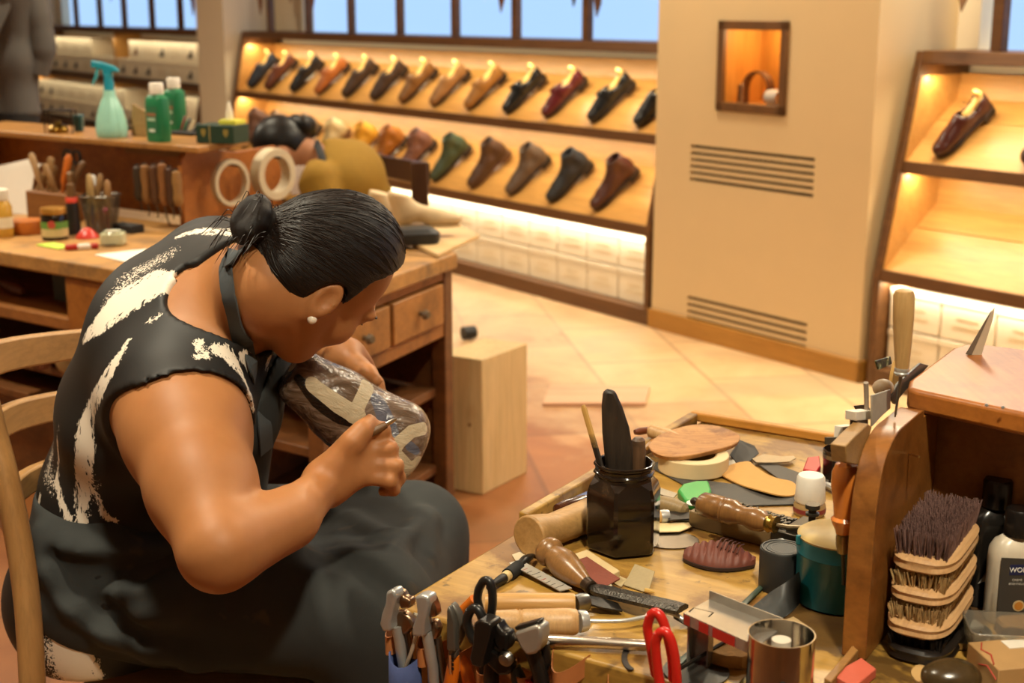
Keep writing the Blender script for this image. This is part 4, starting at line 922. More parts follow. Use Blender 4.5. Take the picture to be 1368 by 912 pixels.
LAT0 = V((0, 1, .04)).normalized(); LAT1 = (SL - SR).normalized(); LATm = (LAT0 + LAT1).normalized()
SPN = (C7 - PC).normalized()
def tax(lat): 
    s = (SPN - lat * SPN.dot(lat)).normalized(); return (lat.cross(s).normalized(), lat, s)
HR, HL = Py(150, 775, 1.93), Py(165, 745, 2.13)
KR, KL = Py(500, 815, 1.83), Py(558, 712, 2.2)
FR, FL = V((KR.x - .02, KR.y + .02, .07)), V((KL.x + .02, KL.y, .07))
def torso(f, o=0.0, k=.05):
    f.ell(PC, (.115 + o, .185 + o, .12 + o), tax(LAT0), k)
    f.ell(WC_, (.118 + o, .158 + o, .115 + o), tax(LATm), k)
    f.ell(MC, (.125 + o, .165 + o, .12 + o), tax(LATm), k)
    f.ell(CC, (.118 + o, .168 + o, .10 + o), tax(LAT1), k)
    f.ell(TC, (.078 + o, .140 + o, .08 + o), tax(LAT1), k)
    fw = tax(LAT1)[0]; fw = fw if fw.x > 0 else -fw
    for s in (-1, 1): f.ell(CC + fw * .095 - SPN * .035 + LAT1 * (.07 * s), (.075 + o, .07 + o, .07 + o), None, k)
def neck(f, o=0.0): f.chain([A3(TC + (C7 - TC) * .4), A3(C7), A3(hd(-.035, 0, -.075)), A3(hd(-.02, 0, -.03))], [.085 + o, .070 + o, .062 + o, .062 + o], .04)
LO, HI = (-.85, 1.42, .02), (.12, 2.46, 1.27)
FH = .0046
f = Field(LO, HI, FH)
torso(f, 0); neck(f)
# shoulders and arms
f.cone(TC + LAT1 * -.06, SR, .075, .078, .05).cone(TC + LAT1 * .06, SL, .075, .07, .05)
f.cone(SR, SR + (ER - SR) * .25, .080, .080, .04).cone(SR + (ER - SR) * .25, SR + (ER - SR) * .62, .080, .066, .03).cone(SR + (ER - SR) * .62, ER, .064, .049, .03)
FB = f.copy(); FB.cone(SL, SL + (EL - SL) * .5, .07, .058, .04)
f.cone(ER, MR, .047, .036, .016).cone(ER + (MR - ER) * .25, ER + (MR - ER) * .7, .042, .038, .016).cone(MR, WR, .036, .0245, .02)
f.cone(SL, SL + (EL - SL) * .5, .07, .058, .04).cone(SL + (EL - SL) * .5, EL, .058, .047, .03).cone(EL, EL + (WL - EL) * .4, .047, .044, .03).cone(EL + (WL - EL) * .4, WL, .044, .026, .03)
# legs
f.cone(HR, KR, .10, .062, .04).cone(HL, KL, .10, .062, .04).cone(KR, FR, .058, .042, .03).cone(KL, FL, .058, .042, .03)
for a in (FR, FL): f.cone(a + V((0, 0, -.0)), a + V((.14, .02, -.03)), .042, .032, .03)
# right hand: palm, four curled fingers, thumb
def finger(pts, rs, k=.006):
    P = [A3(Py(*p)) for p in pts]
    for i in range(len(P) - 1): f.cone(P[i], P[i + 1], rs[i], rs[i + 1], k, marg=.02)
Q_ = lambda x, y, d: A3(Py(x, y, d))
wr = A3(WR)
for m_, r in (((477, 588, 1.768), .0135), ((484, 604, 1.764), .0135), ((488, 620, 1.758), .013), ((486, 635, 1.752), .012)): f.cone(wr, Q_(*m_), .022, r, .02)
f.cone(wr, Q_(468, 598, 1.758), .022, .017, .02)
finger([(477, 586, 1.768), (511, 574, 1.772), (519, 593, 1.795), (507, 604, 1.81)], [.0125, .0105, .0092, .0078])
finger([(485, 603, 1.764), (521, 599, 1.764), (526, 620, 1.786), (511, 629, 1.80)], [.0128, .0108, .0094, .008])
finger([(489, 620, 1.758), (529, 622, 1.756), (533, 639, 1.776), (517, 645, 1.79)], [.0122, .0104, .009, .0078])
finger([(487, 636, 1.752), (521, 642, 1.748), (526, 654, 1.764), (511, 656, 1.776)], [.0112, .0094, .0082, .0072])
finger([(452, 618, 1.74), (471, 590, 1.742), (484, 575, 1.752), (494, 561, 1.768)], [.018, .0135, .0115, .0085], .012)
# left hand: thumb on the near side, fingers round the far side of the shoe
wl = A3(WL)
for m_, r in (((484, 488, 2.035), .013), ((487, 497, 2.04), .0135), ((488, 507, 2.04), .0125), ((486, 516, 2.035), .0115)): f.cone(wl, Q_(*m_), .023, r, .02)
finger([(484, 488, 2.035), (504, 512, 2.04), (512, 536, 2.03), (514, 550, 2.012)], [.0125, .0102, .009, .0078])
finger([(487, 497, 2.04), (503, 522, 2.05), (508, 546, 2.04), (508, 560, 2.02)], [.0128, .0105, .0092, .008])
finger([(488, 507, 2.04), (498, 534, 2.055), (500, 556, 2.045), (498, 568, 2.025)], [.0122, .0102, .009, .0078])
finger([(486, 516, 2.035), (490, 540, 2.05), (490, 558, 2.04), (488, 570, 2.025)], [.011, .0092, .008, .007])
finger([(468, 482, 2.005), (480, 491, 1.985), (491, 499, 1.962), (503, 508, 1.94)], [.019, .0145, .0125, .009], .012)
# head
f.ell(hd(-.008, 0, .012), hr_(.094, .074, .100), AX, .02)
f.ell(hd(.03, 0, -.04), hr_(.066, .060, .070), AX, .03).ell(hd(.048, 0, -.088), hr_(.040, .040, .030), AX, .03).ell(hd(.074, 0, -.104), hr_(.020, .022, .018), AX, .02)
for s in (-1, 1):
    f.cone(hd(-.01, .060 * s, -.045), hd(.06, .028 * s, -.10), .022, .02, .03)
    f.ell(hd(.062, .038 * s, -.035), hr_(.028, .026, .026), AX, .02)
    f.ell(hd(.092, .031 * s, .002), hr_(.016, .016, .011), AX, .01, True).ell(hd(.078, .031 * s, .000), hr_(.0135, .0135, .0135), AX, .004)
    f.cone(hd(.086, .012 * s, .016), hd(.080, .046 * s, .016), .009, .007, .012)
f.cone(hd(.088, 0, .008), hd(.112, 0, -.034), .009, .0115, .012).ell(hd(.098, .011, -.038), hr_(.011, .008, .008), AX, .006).ell(hd(.098, -.011, -.038), hr_(.011, .008, .008), AX, .006)
f.ell(hd(.091, 0, -.064), hr_(.011, .021, .006), AX, .006).ell(hd(.089, 0, -.076), hr_(.011, .019, .007), AX, .006)
# ears
for s in (1, -1):
    ec = hd(-.018, .076 * s, -.022); ea = (hU * .95 + hF * -.18 + hR * .05 * s).normalized(); en = (hR * s * .88 - hF * .45).normalized(); eb = ea.cross(en).normalized()
    f.ell(ec + en * .008, hr_(.034, .0205, .014), (ea, eb, en), .003)
    f.ell(ec + en * .0225 + ea * .005 + hF * .002, hr_(.023, .0125, .012), (ea, eb, en), .003, True)
    f.ell(ec - ea * .028 + en * .008, hr_(.011, .010, .007), (ea, eb, en), .006)
    f.ell(ec + en * .010 + hF * .008 - ea * .002, hr_(.006, .005, .006), None, .003)
per = thing('person', 'person in a black and white sleeveless dress and dark apron, bent over a shoe', 'person', V((PC.x, PC.y, 0)))
POFF = T(-V((PC.x, PC.y, 0)))
def pchild(o): o.parent = per; o.matrix_local = POFF; return o
body = pchild(f.obj('body', SKIN.m, None, 3))
FACES = {}
def bvh(o):
    vs = verts(o).astype(float); return BVHTree.FromPolygons([V(x) for x in vs], [tuple(p.vertices) for p in o.data.polygons])
body_bvh = bvh(body)
def onskin(p, o=.0008):
    r = body_bvh.find_nearest(p); return r[0] + r[1] * o
def hit(b, x, y, off=0.0):
    d = ray(x, y).normalized(); r = b.ray_cast(EYE, d)
    if r[0] is None: r2 = b.find_nearest(Py(x, y, 1.9)); return r2[0] + r2[1] * off
    return r[0] + r[1] * off
del f
# ---------------------------------------------------------------- hair
hair = NT('dark_hair'); va = hair.attr('ang'); vr = hair.attr('rad')
cb = hair.node('ShaderNodeCombineXYZ'); hair.l.new(hair.math('MULTIPLY', va, 34.0), cb.inputs[0]); hair.l.new(hair.math('MULTIPLY', vr, 8.0), cb.inputs[1])
hn = hair.noise(cb.outputs[0], 1.6, 6, .7, .1)
hair.col(hair.ramp(hn, [(.3, '060403'), (.6, '140c08'), (.75, '32221a')])).rough(hair.ramp(hn, [(.3, .36), (.7, .55)])).set(Specular_IOR_Level=.35).bump(hn, .55, .004)
f = Field(Hc - V((.24, .17, .17)), Hc + V((.16, .16, .18)), .003)
def hshape(f):
    f.ell(hd(-.010, 0, .014), hr_(.106, .086, .112), AX, .02)
    f.ell(hd(-.035, 0, -.005), hr_(.072, .076, .078), AX, .03)
hshape(f)
# hairline: forehead to sideburn, then up over the ear and down to the nape
HB = (Hc - V((.24, .17, .17)), Hc + V((.16, .16, .18)), .003)
cB = Field(*HB); cB.d[:] = -1; cB.half(hd(0, 0, -.020), hF * -.75 + hU, .002)
cA = Field(*HB); cA.d[:] = -1; cA.half(hd(0, 0, .042), hF * -1.47 + hU, .004); cA.half(hd(.003, 0, 0), -hF, .004)
f.d = np.maximum(f.d, np.maximum(-cB.d, -9)); f.d = np.maximum(f.d, -np.maximum(cA.d, -cB.d * 0 - 9))
g_ = Field(Hc - V((.24, .17, .17)), Hc + V((.16, .16, .18)), .003); g_.ell(hd(-.010, 0, .012), hr_(.100, .080, .106), AX, .02)
for s in (-1, 1):
    t_ = Field(Hc - V((.24, .17, .17)), Hc + V((.16, .16, .18)), .003); t_.ell(hd(.012, .075 * s, .004), hr_(.012, .03, .026), AX, .01); t_.d = np.maximum(t_.d, g_.d)
    f.ell(hd(-.020, .082 * s, -.020), hr_(.023, .05, .033), AX, .004, True)
# nape hair drawn to the bun
BUN = Py(338, 293, hd(-.128, 0, -.02).y)
f.cone(hd(-.08, 0, -.01), BUN + (Hc - BUN) * .30, .04, .020, .03)
f.cone(hd(-.065, .03, -.03), BUN + (Hc - BUN) * .33, .032, .018, .03)
f.cone(hd(-.065, -.03, -.03), BUN + (Hc - BUN) * .33, .032, .018, .03)
ho = f.obj('hair', hair.m, None, 3)
def hair_attr(o, c, ax):
    P = verts(o).astype(float); d = P - A3(c); x, y = V(ax).orthogonal().normalized(), None; y = V(ax).cross(x)
    a = np.arctan2(d @ A3(y), d @ A3(x)); setattr_pts(o, 'ang', a); setattr_pts(o, 'rad', d @ A3(ax) * 4)
hair_attr(ho, BUN, (Hc - BUN).normalized()); pchild(ho)
f = Field(BUN - V((.07,) * 3), BUN + V((.07,) * 3), .0025)
bx = (BUN - Hc).normalized(); by = bx.cross(V((0, -.6, .8))).normalized(); bz = bx.cross(by)
for k in range(26):
    a0, a1 = k * .55, (k + 1) * .55; r0, r1 = .026 - .0005 * k, .026 - .0005 * (k + 1); q = lambda a, r, kk: A3(BUN + by * (r * math.cos(a)) + bz * (r * math.sin(a) * 1.1) + bx * (-.012 + .0011 * kk + .008 * math.sin(a * .37)))
    f.cone(q(a0, r0, k), q(a1, r1, k + 1), .0115, .0115, .004)
f.ell(BUN - bx * .012, (.026, .026, .026), None, .01)
bo = f.obj('hair_bun', hair.m, None, 2); hair_attr(bo, BUN, bx); pchild(bo)
# loose wisps around the bun and nape
m = MB(); random.seed(21)
for k in range(44):
    a = random.uniform(0, 2 * PI); s0 = BUN + by * .03 * math.cos(a) + bz * .032 * math.sin(a) + bx * random.uniform(-.02, .02)
    d = (by * math.cos(a) * .5 + bz * math.sin(a) * .5 + bx * random.uniform(.2, 1.1) + V((-.3, 0, -.55))).normalized(); l = random.uniform(.012, .034) if d.z < .1 else .006
    m.tube(crv([s0, s0 + d * l * .5 + V((0, 0, .004)), s0 + d * l + V((-.006, random.uniform(-.01, .01), -.012))], 3), [.0005] * 6 + [.0002], 4)
for k in range(36):
    u0 = random.uniform(-.04, .05); s0 = hd(-.078, u0, -.064); e = s0 + V((-.035 + random.uniform(-.01, .01), 0, -.012)) + hR * .01
    m.tube([s0, (s0 + e) / 2 + V((0, 0, .003)), e], [.0006, .0006, .0003], 4)
hb = bvh(ho); bl_ = (Hc - BUN).normalized(); random.seed(5); P_ = verts(ho).astype(float); st_ = MB()
for k in range(420):
    s0 = V(P_[random.randrange(len(P_))])
    if (s0 - EYE).normalized().dot((s0 - Hc).normalized()) > .55: continue
    e0 = BUN + bl_ * .026 + V((random.uniform(-.012, .012), random.uniform(-.012, .012), random.uniform(-.015, .015))); pts = []
    for i in range(11):
        q_ = s0 + (e0 - s0) * (i / 10); q_ = Hc + (q_ - Hc).normalized() * ((s0 - Hc).length * (1 - i / 10) + (e0 - Hc).length * i / 10); r_ = hb.find_nearest(q_); pts.append(r_[0] + r_[1] * random.uniform(.0000, .0008))
    st_.tube(pts, [.0003] + [.00055] * 9 + [.0004], 4)
pchild(st_.build('hair_strands', plain('20150f', .5, 0, .3, 60, 0, None, 0, .35)))
wsp = m.build('loose_hair', plain('1a110b', .4), None); pchild(wsp)
m = MB(); bc = BUN + (Hc - BUN) * .31; m.ring((0, 0, 0), .0385, .0028, zframe(bc, (Hc - BUN) + V((.012, 0, .0))), 32, 8); pchild(m.build('hair_band', plain('b9b0a4', .4)))
# eyebrows and lashes
m = MB()
for s in (-1, 1):
    m.tube([onskin(p) for p in crv([hd(.098, .013 * s, .020), hd(.099, .03 * s, .025), hd(.085, .052 * s, .020)], 4)], [.002] * 8 + [.0008], 6)
    m.tube([onskin(p) for p in crv([hd(.096, .018 * s, -.003), hd(.101, .031 * s, -.006), hd(.088, .044 * s, -.003)], 4)], [.0012] * 8 + [.0006], 5)
pchild(m.build('eyebrow', plain('140d09', .6)))
ec = hd(-.018, .076, -.022); pe = ec - (hU * .95 - hF * .18) * .028 + hR * .015
m = MB(); m.ball(tuple(pe), .0068); pchild(m.build('pearl_earring', plain('efe4d2', .12, 0, .02, 10, 0, None, .6)))
# ---------------------------------------------------------------- the dress
bb = bvh(body) if False else None
def unparented(o): return verts(o).astype(float)
body_bvh = BVHTree.FromPolygons([V(x) for x in unparented(body)], [tuple(q.vertices) for q in body.data.polygons])
DR = FB.copy(); DR.d -= .0075
DR.cone(HR, HR + (KR - HR) * .55, .112, .10, .04).cone(HL, HL + (KL - HL) * .55, .112, .10, .04)
DR.ell(PC + V((-.02, 0, -.07)), (.15, .20, .10), tax(LAT0), .05)
# armholes, wide back neckline
def arm_cut(F_, s, A, E, sh):
    F_.cone(A + sh, A + sh + (E - A) * .9, .093, .088, .004, True); F_.ell(A + sh, (.086, .086, .086), None, .02, True)
DR_AR = DR
def P3(px, py, d): return A3(Py(px, py, d))
rr_dir = (ER - SR).normalized()
DR.ell(SR + rr_dir * .045 - LAT1 * .038 + V((.008, 0, -.012)), (.085, .068, .096), (rr_dir, LAT1, rr_dir.cross(LAT1)), .006, True)
DR.cone(SR + rr_dir * .10, ER, .10, .10, .006, True)
DR.ell(SL + LAT1 * .045 + V((.02, 0, .0)), (.085, .055, .085), ((EL - SL).normalized(), LAT1, (EL - SL).normalized().cross(LAT1)), .006, True)
DR.cone(SL + (EL - SL) * .35, EL, .10, .10, .006, True)
# neckline: an upright oval hole round the neck, open down the back, with a keyhole slit
nd = (C7 - TC).normalized(); NK = hit(body_bvh, 288, 382)
DR.ell(A3(NK + V((.03, 0, 0)) + LAT1 * .014), (.105, .062, .12), (nd, LAT1, nd.cross(LAT1)), .004, True)
DR.cone(hit(body_bvh, 345, 405), C7 + V((.07, 0, .0)), .056, .09, .01, True)
DR.cone(hit(body_bvh, 232, 372), hit(body_bvh, 250, 366), .003, .012, .004, True)
DR.half((0, 0, .452), (0, 0, -1), .01)
dress_o = DR.obj('dress', None, None, 9)
DP = verts(dress_o).astype(float)
dress_bvh = BVHTree.FromPolygons([V(x) for x in DP], [tuple(q.vertices) for q in dress_o.data.polygons])
PXM = 1.9 / FPX
ink = np.full(len(DP), -9.0); speck = np.full(len(DP), -9.0)
def stroke(pts, arr, sgn=1):
    P = [A3(hit(dress_bvh, x, y)) for x, y, w in pts]; d = segdist(DP, P, [w * PXM for x, y, w in pts])
    return np.maximum(arr, -d) if sgn > 0 else np.minimum(arr, d)
for st in ([(112, 454, 5), (134, 432, 19), (164, 404, 30), (198, 382, 30), (222, 376, 19)], [(214, 372, 9), (228, 388, 7)], [(238, 316, 6), (268, 308, 11), (302, 308, 13), (330, 322, 11)],
           [(172, 454, 3), (160, 474, 8), (146, 497, 12), (133, 522, 14), (122, 545, 13), (116, 565, 15), (113, 588, 18), (112, 612, 16), (111, 640, 16), (108, 668, 12), (110, 692, 9)],
           [(213, 421, 3), (200, 429, 4), (194, 432, 2)], [(80, 566, 1), (77, 600, 3.5), (75, 640, 5), (82, 670, 6), (90, 690, 7)],
           [(272, 430, 6), (290, 440, 12), (310, 454, 12), (325, 476, 9), (335, 500, 4)], [(266, 458, 7), (272, 474, 8), (260, 477, 3)], [(288, 466, 8), (305, 474, 12), (320, 496, 8), (333, 525, 4), (338, 550, 2)],
           [(128, 658, 3), (134, 676, 4), (140, 690, 4), (155, 695, 3)], [(80, 860, 16), (98, 880, 26), (110, 908, 30)], [(85, 842, 14), (95, 850, 14)], [(378, 486, 4), (392, 500, 4)], [(360, 478, 5), (384, 530, 3)], [(60, 548, 2), (58, 566, 4)], [(46, 660, 3), (45, 675, 4)]):
    ink = stroke(st, ink)
for st in ([(250, 316, 2), (280, 309, 1.5), (325, 322, 1.5)], [(246, 310, 1.2), (290, 304, 1), (330, 312, 1)], [(280, 448, 3), (300, 455, 3), (318, 470, 2)]): ink = stroke(st, ink, -1)
for st in ([(150, 400, 14), (185, 362, 16), (225, 340, 14)], [(70, 600, 14), (64, 630, 14), (72, 650, 10)], [(60, 730, 14), (75, 790, 22), (90, 830, 20)], [(105, 700, 7), (120, 640, 12)], [(150, 350, 8), (170, 335, 8)], [(90, 890, 40), (60, 860, 16)]): speck = stroke(st, speck)
setattr_pts(dress_o, 'ink', ink); setattr_pts(dress_o, 'speck', speck)
t = NT('printed_dress_cloth'); v = t.coord((1, 1, 1), (0, .5, 0)); streak = t.noise(t.coord((26, 26, 9)), 9, 4, .7); fine = t.noise(t.coord(), 330, 2, .6); fine2 = t.noise(t.coord((300, 300, 150)), 1, 2)
edge = t.math('ADD', t.attr('ink'), t.math('MULTIPLY', t.math('SUBTRACT', streak, .50), .024))
st2 = t.noise(t.coord((70, 70, 9), (0, .3, 0)), 1.6, 4, .7)
edge = t.math('SUBTRACT', edge, t.math('MULTIPLY', t.math('GREATER_THAN', st2, .585), .011))
big = t.math('GREATER_THAN', edge, 0.0)
sp = t.math('MULTIPLY', t.math('GREATER_THAN', t.math('ADD', t.math('MULTIPLY', t.attr('speck'), 7.0), fine), .60), t.math('GREATER_THAN', t.attr('speck'), -.006))
wh = t.math('MAXIMUM', big, sp)
t.col(t.mix(wh, '100f0e', 'e4d8c6')).rough(.6).bump(t.noise(t.coord(), 700, 2), .08, .001)
dress_o.data.materials.append(t.m); pchild(dress_o)
# stitched edge along the armhole
# ---------------------------------------------------------------- the apron
AP = NT('apron_cloth'); n1 = AP.noise(AP.coord(), 6, 5, .6); tw = AP.node('ShaderNodeTexWave'); tw.inputs['Scale'].default_value = 260; AP.l.new(AP.coord(rot=(.4, .3, .8)), tw.inputs['Vector'])
n3 = AP.noise(AP.coord(), 16, 3, .5)
AP.col(AP.mix(AP.ramp(n3, [(.66, 0.0), (.72, .5)]), AP.ramp(n1, [(.3, '2f3131'), (.7, '3b3d3c')]), '55483a')).rough(.85).set(Specular_IOR_Level=.2).bump(tw.outputs['Fac'], .12, .001)
M_BLUE = plain('4a5054', .8, 0, .1, 60, .05)
def skirt(F_, o=0.0):
    F_.ell(PC + V((.0, 0, .0)), (.133 + o, .207 + o, .125 + o), tax(LAT0), .05); F_.ell(WC_ - V((0, 0, .02)), (.134 + o, .178 + o, .085 + o), tax(LATm), .05)
    F_.cone(HR, KR, .122 + o, .076 + o, .05); F_.cone(HL, KL, .122 + o, .076 + o, .05)
    for q in (.25, .5, .75, .98): F_.cone(HR + (KR - HR) * q + V((0, 0, -.02)), HL + (KL - HL) * q + V((0, 0, -.01)), .075 + o, .075 + o, .06)
    F_.cone(KR + V((.0, 0, .0)), KR + V((.03, 0, -.26)), .074 + o, .09 + o, .04); F_.cone(KL + V((-.01, 0, 0)), KL + V((.0, .0, -.20)), .070 + o, .085 + o, .04)
    F_.cone(KR + V((.0, .06, -.05)), KL + V((-.01, -.06, -.05)), .06 + o, .06 + o, .06); F_.cone(KR + V((.03, .06, -.22)), KL + V((.0, -.06, -.18)), .06 + o, .06 + o, .06)
SK = Field(LO, HI, .0046); skirt(SK)
tmp = SK.obj('tmp', None, None, 2); tb = BVHTree.FromPolygons([V(x) for x in unparented(tmp)], [tuple(q.vertices) for q in tmp.data.polygons]); bpy.data.objects.remove(tmp)
def fold(pts, r=.013, dep=.006, k=.03, sub=False):
    P = [hit(tb, x, y, -dep if not sub else dep) for x, y in pts]
    for i in range(len(P) - 1): SK.cone(A3(P[i]), A3(P[i + 1]), r * (.5 if i == 0 else 1), r * (.5 if i == len(P) - 2 else 1), k, sub)
fold([(54, 712), (72, 758), (104, 806), (150, 842), (205, 866), (260, 878), (330, 880)], .016, .004); fold([(62, 716), (90, 738), (130, 750), (180, 748), (226, 728)], .014, .005); fold([(128, 800), (150, 790), (190, 772), (222, 768)], .012, .006)
fold([(140, 812), (185, 828), (225, 812), (258, 786)], .012, .006); fold([(120, 690), (150, 715), (190, 735)], .010, .005)
fold([(76, 745), (104, 784), (136, 815), (190, 842)], .011, .009, .03, True); fold([(96, 756), (130, 766), (185, 764), (228, 746)], .010, .008, .03, True)
fold([(395, 640), (420, 690), (440, 740), (520, 790)], .018, .012, .03, True); fold([(545, 640), (570, 690), (575, 740)], .010, .006); fold([(470, 690), (520, 720), (545, 780)], .014, .008, .03)
fold([(400, 650), (450, 648), (520, 652)], .010, .006)
# the apron is open at the back: cut along its rear edge, and at the hem
e1, e2, e3 = Py(50, 722, 2.0), Py(128, 838, 1.88), Py(262, 908, 1.80)
n_ = (e2 - e1).cross(V((.0, 1, .25))).normalized(); n_ = n_ if n_.x < 0 or n_.z < 0 else -n_
G = SK.copy(); G.d[:] = 1.0
SK.half(A3((e1 + e2) / 2), n_ if n_.x < 0 else -n_, .01)
SK.half((0, 0, KR.z - .30), (0, 0, -1), .01); SK.half((-.5, 1.9, .452), (-.45, 0, -1), .01)
SK.half((-.6, 1.9, .700), (.02, 0, 1), .006)
ap = SK.obj('apron', AP.m, None, 3); pchild(ap)
# bib: sheet over the chest, neck strap, waist tie
BI = Field((-.55, 1.65, .60), (-.18, 2.25, 1.05), .004); torso(BI, .016, .05)
BI.cone(CC + V((.07, 0, -.02)), WC_ + V((.10, 0, -.02)), .09, .11, .04)
fx = tax(LATm)[0]; fx = fx if fx.x > 0 else -fx
edge_p = hit(dress_bvh, 343, 560)
BI.half(A3(edge_p + V((-.012, 0, 0))), tuple(-fx + V((0, -.0, 0))), .004)
BI.half(A3(Py(362, 498, 1.78)), (.35, 0, 1), .004)
bib = BI.obj('apron_bib', AP.m, None, 3); pchild(bib); bib_bvh = bvh(bib)
sb = [hit(body_bvh, x, y, .004) for x, y in ((318, 340), (306, 352), (306, 376), (311, 405), (319, 436), (327, 466))] + [hit(dress_bvh, x, y, .006) for x, y in ((334, 492),)]
sb = [C7 + V((.055, .075, .02)), C7 + V((.02, .07, .05)), ] + sb + [hit(bib_bvh, 345, 530, .004), hit(bib_bvh, 350, 565, .004), hit(bib_bvh, 353, 600, .004)]
m = MB(); path = crv(sb, 5)
rings = []
for i, p in enumerate(path):
    tg = (path[min(i + 1, len(path) - 1)] - path[max(i - 1, 0)]).normalized(); r_ = body_bvh.find_nearest(p); nn = (r_[1] if r_[0] is not None else V((0, -1, 0))); nn = (nn - tg * nn.dot(tg)).normalized(); sd = tg.cross(nn)
    rings.append([tuple(p + sd * (x * .0125) + nn * y) for x, y in ((-1, -.001), (1, -.001), (1, .0018), (-1, .0018))])
m.loft(rings); pchild(m.build('apron_strap', M_BLUE, angle=60))
# dark navy trouser legs under the hem
TR = Field((-.35, 1.65, .05), (.1, 2.4, .75), .006); TR.cone(KL + V((.012, 0, -.01)), FL + V((0, 0, .05)), .076, .055, .03).cone(KR + V((.0, 0, -.03)), FR + V((0, 0, .05)), .070, .055, .03)
pchild(TR.obj('trousers', plain('14161f', .8, 0, .1), None, 2))
for a in (FR, FL):
    SHf = Field(A3(a) - [.08, .08, .08], A3(a) + [.24, .1, .08], .005); SHf.cone(A3(a), A3(a) + [.14, .02, -.03], .052, .04, .03).cone(A3(a), A3(a) + [0, 0, .04], .05, .048, .02).half((0, 0, .004), (0, 0, -1)); pchild(SHf.obj('shoe', plain('1c1a1a', .5), None, 2))
# ---------------------------------------------------------------- the shoe in the hands
sx0, sx1 = Py(404, 512, 1.90), Py(532, 596, 1.93)
SH = Field((-.42, 1.70, .62), (-.02, 2.12, 1.02), .0034)
ax_ = (sx1 - sx0).normalized(); up_ = (Py(520, 520, 1.97) - Py(470, 600, 1.90)); up_ = (up_ - ax_ * up_.dot(ax_)).normalized(); sd_ = ax_.cross(up_)
L_ = (sx1 - sx0).length
SH.cone(A3(sx0 - ax_ * .0), A3(sx0 + ax_ * L_ * .45), .036, .046, .03).cone(A3(sx0 + ax_ * L_ * .45), A3(sx1 - ax_ * .012 + up_ * .004), .046, .050, .03)
SH.cone(A3(sx0 + up_ * .012), A3(sx0 + ax_ * L_ * .3 + up_ * .01), .030, .038, .03)
SH.ell(A3(sx1 - ax_ * .03), (.066, .046, .056), (ax_, sd_, up_), .03).cone(A3(Py(543, 568, 1.915)), A3(Py(541, 618, 1.90)), .026, .024, .03).half(A3(Py(557, 614, 1.91)), tuple(ax_ + up_ * .0), .012).half(A3(Py(400, 508, 1.9) - ax_ * .020), tuple(-ax_), .012)
sho = SH.obj('wrapped_shoe', None, None, 2); SP = verts(sho).astype(float); sbv = BVHTree.FromPolygons([V(x) for x in SP], [tuple(q.vertices) for q in sho.data.polygons])
tape = np.full(len(SP), -9.); blk = np.full(len(SP), -9.); bl = np.full(len(SP), -9.)
def sst(pts, arr):
    P = [A3(hit(sbv, x, y)) for x, y, w in pts]; return np.maximum(arr, -segdist(SP, P, [w * PXM for x, y, w in pts]))
for st in ([(388, 486, 10), (420, 516, 10), (452, 540, 12), (478, 556, 12)], [(497, 508, 11), (482, 535, 10), (472, 556, 10)], [(566, 572, 9), (550, 576, 9), (534, 590, 9), (524, 606, 8)], [(528, 608, 11), (540, 625, 14), (552, 640, 14)], [(535, 640, 14), (558, 618, 10)]): tape = sst(st, tape)
for st in ([(398, 505, 6), (425, 535, 11), (455, 558, 10), (482, 570, 5)],): blk = sst(st, blk)
for st in ([(505, 535, 12), (515, 560, 12), (525, 585, 10)], [(548, 596, 7), (556, 602, 6)]): bl = sst(st, bl)
for nme, a_ in (('tape', tape), ('blk', blk), ('bl', bl)): setattr_pts(sho, nme, a_)
t = NT('plastic_wrapped_leather'); wv = t.noise(t.coord((7, 22, 22), (0, .5, .4)), 2.2, 4, .6, 1.5); nz = t.noise(t.coord(), 24, 5)
c = t.ramp(wv, [(.25, '3a2c22'), (.45, '64503f'), (.58, '7d6a5c'), (.72, '9c8a78')])
c = t.mix(t.math('GREATER_THAN', t.attr('bl'), 0.0), c, t.ramp(wv, [(.3, '4a4c58'), (.7, '70707c')])); c = t.mix(t.math('GREATER_THAN', t.math('ADD', t.attr('blk'), t.math('MULTIPLY', t.math('SUBTRACT', nz, .5), .006)), 0.0), c, '14100e')
tm = t.math('GREATER_THAN', t.attr('tape'), 0.0); c = t.mix(tm, c, t.ramp(nz, [(.3, 'b3a284'), (.7, 'c8b898')]))
t.col(c).rough(t.ramp(tm, [(0, .16), (1, .6)])).bump(wv, .45, .010); sho.data.materials.append(t.m)
tag(sho, 'shoe on a last wrapped in clear plastic and cream tape, held on the lap', 'shoe')
# ---------------------------------------------------------------- the knife in the right hand
t = thing('cutting_knife', 'small knife with a wooden grip held in the right hand', 'knife')
k0, k1, k2 = Py(488, 582, 1.752), Py(516, 567, 1.765), Py(530, 559, 1.772)
m = MB(); m.turned(k0, k1, [(0, .004), (.1, .006), (.7, .0055), (1, .004)], 12); m.build('handle', plain('6a4a2a', .5), t)
m = MB(); m.turned(k1, k2, [(0, .0035), (.7, .003), (1, .001)], 8, .4); m.build('blade', metal('d8d0c4', .25), t)
k3, k4 = Py(515, 600, 1.79), Py(532, 598, 1.79)
m = MB(); m.turned(k3, k4, [(0, .006), (.3, .007), (.5, .004), (1, .0025)], 10, .6); m.build('pommel', metal('6a5c4c', .3), t)
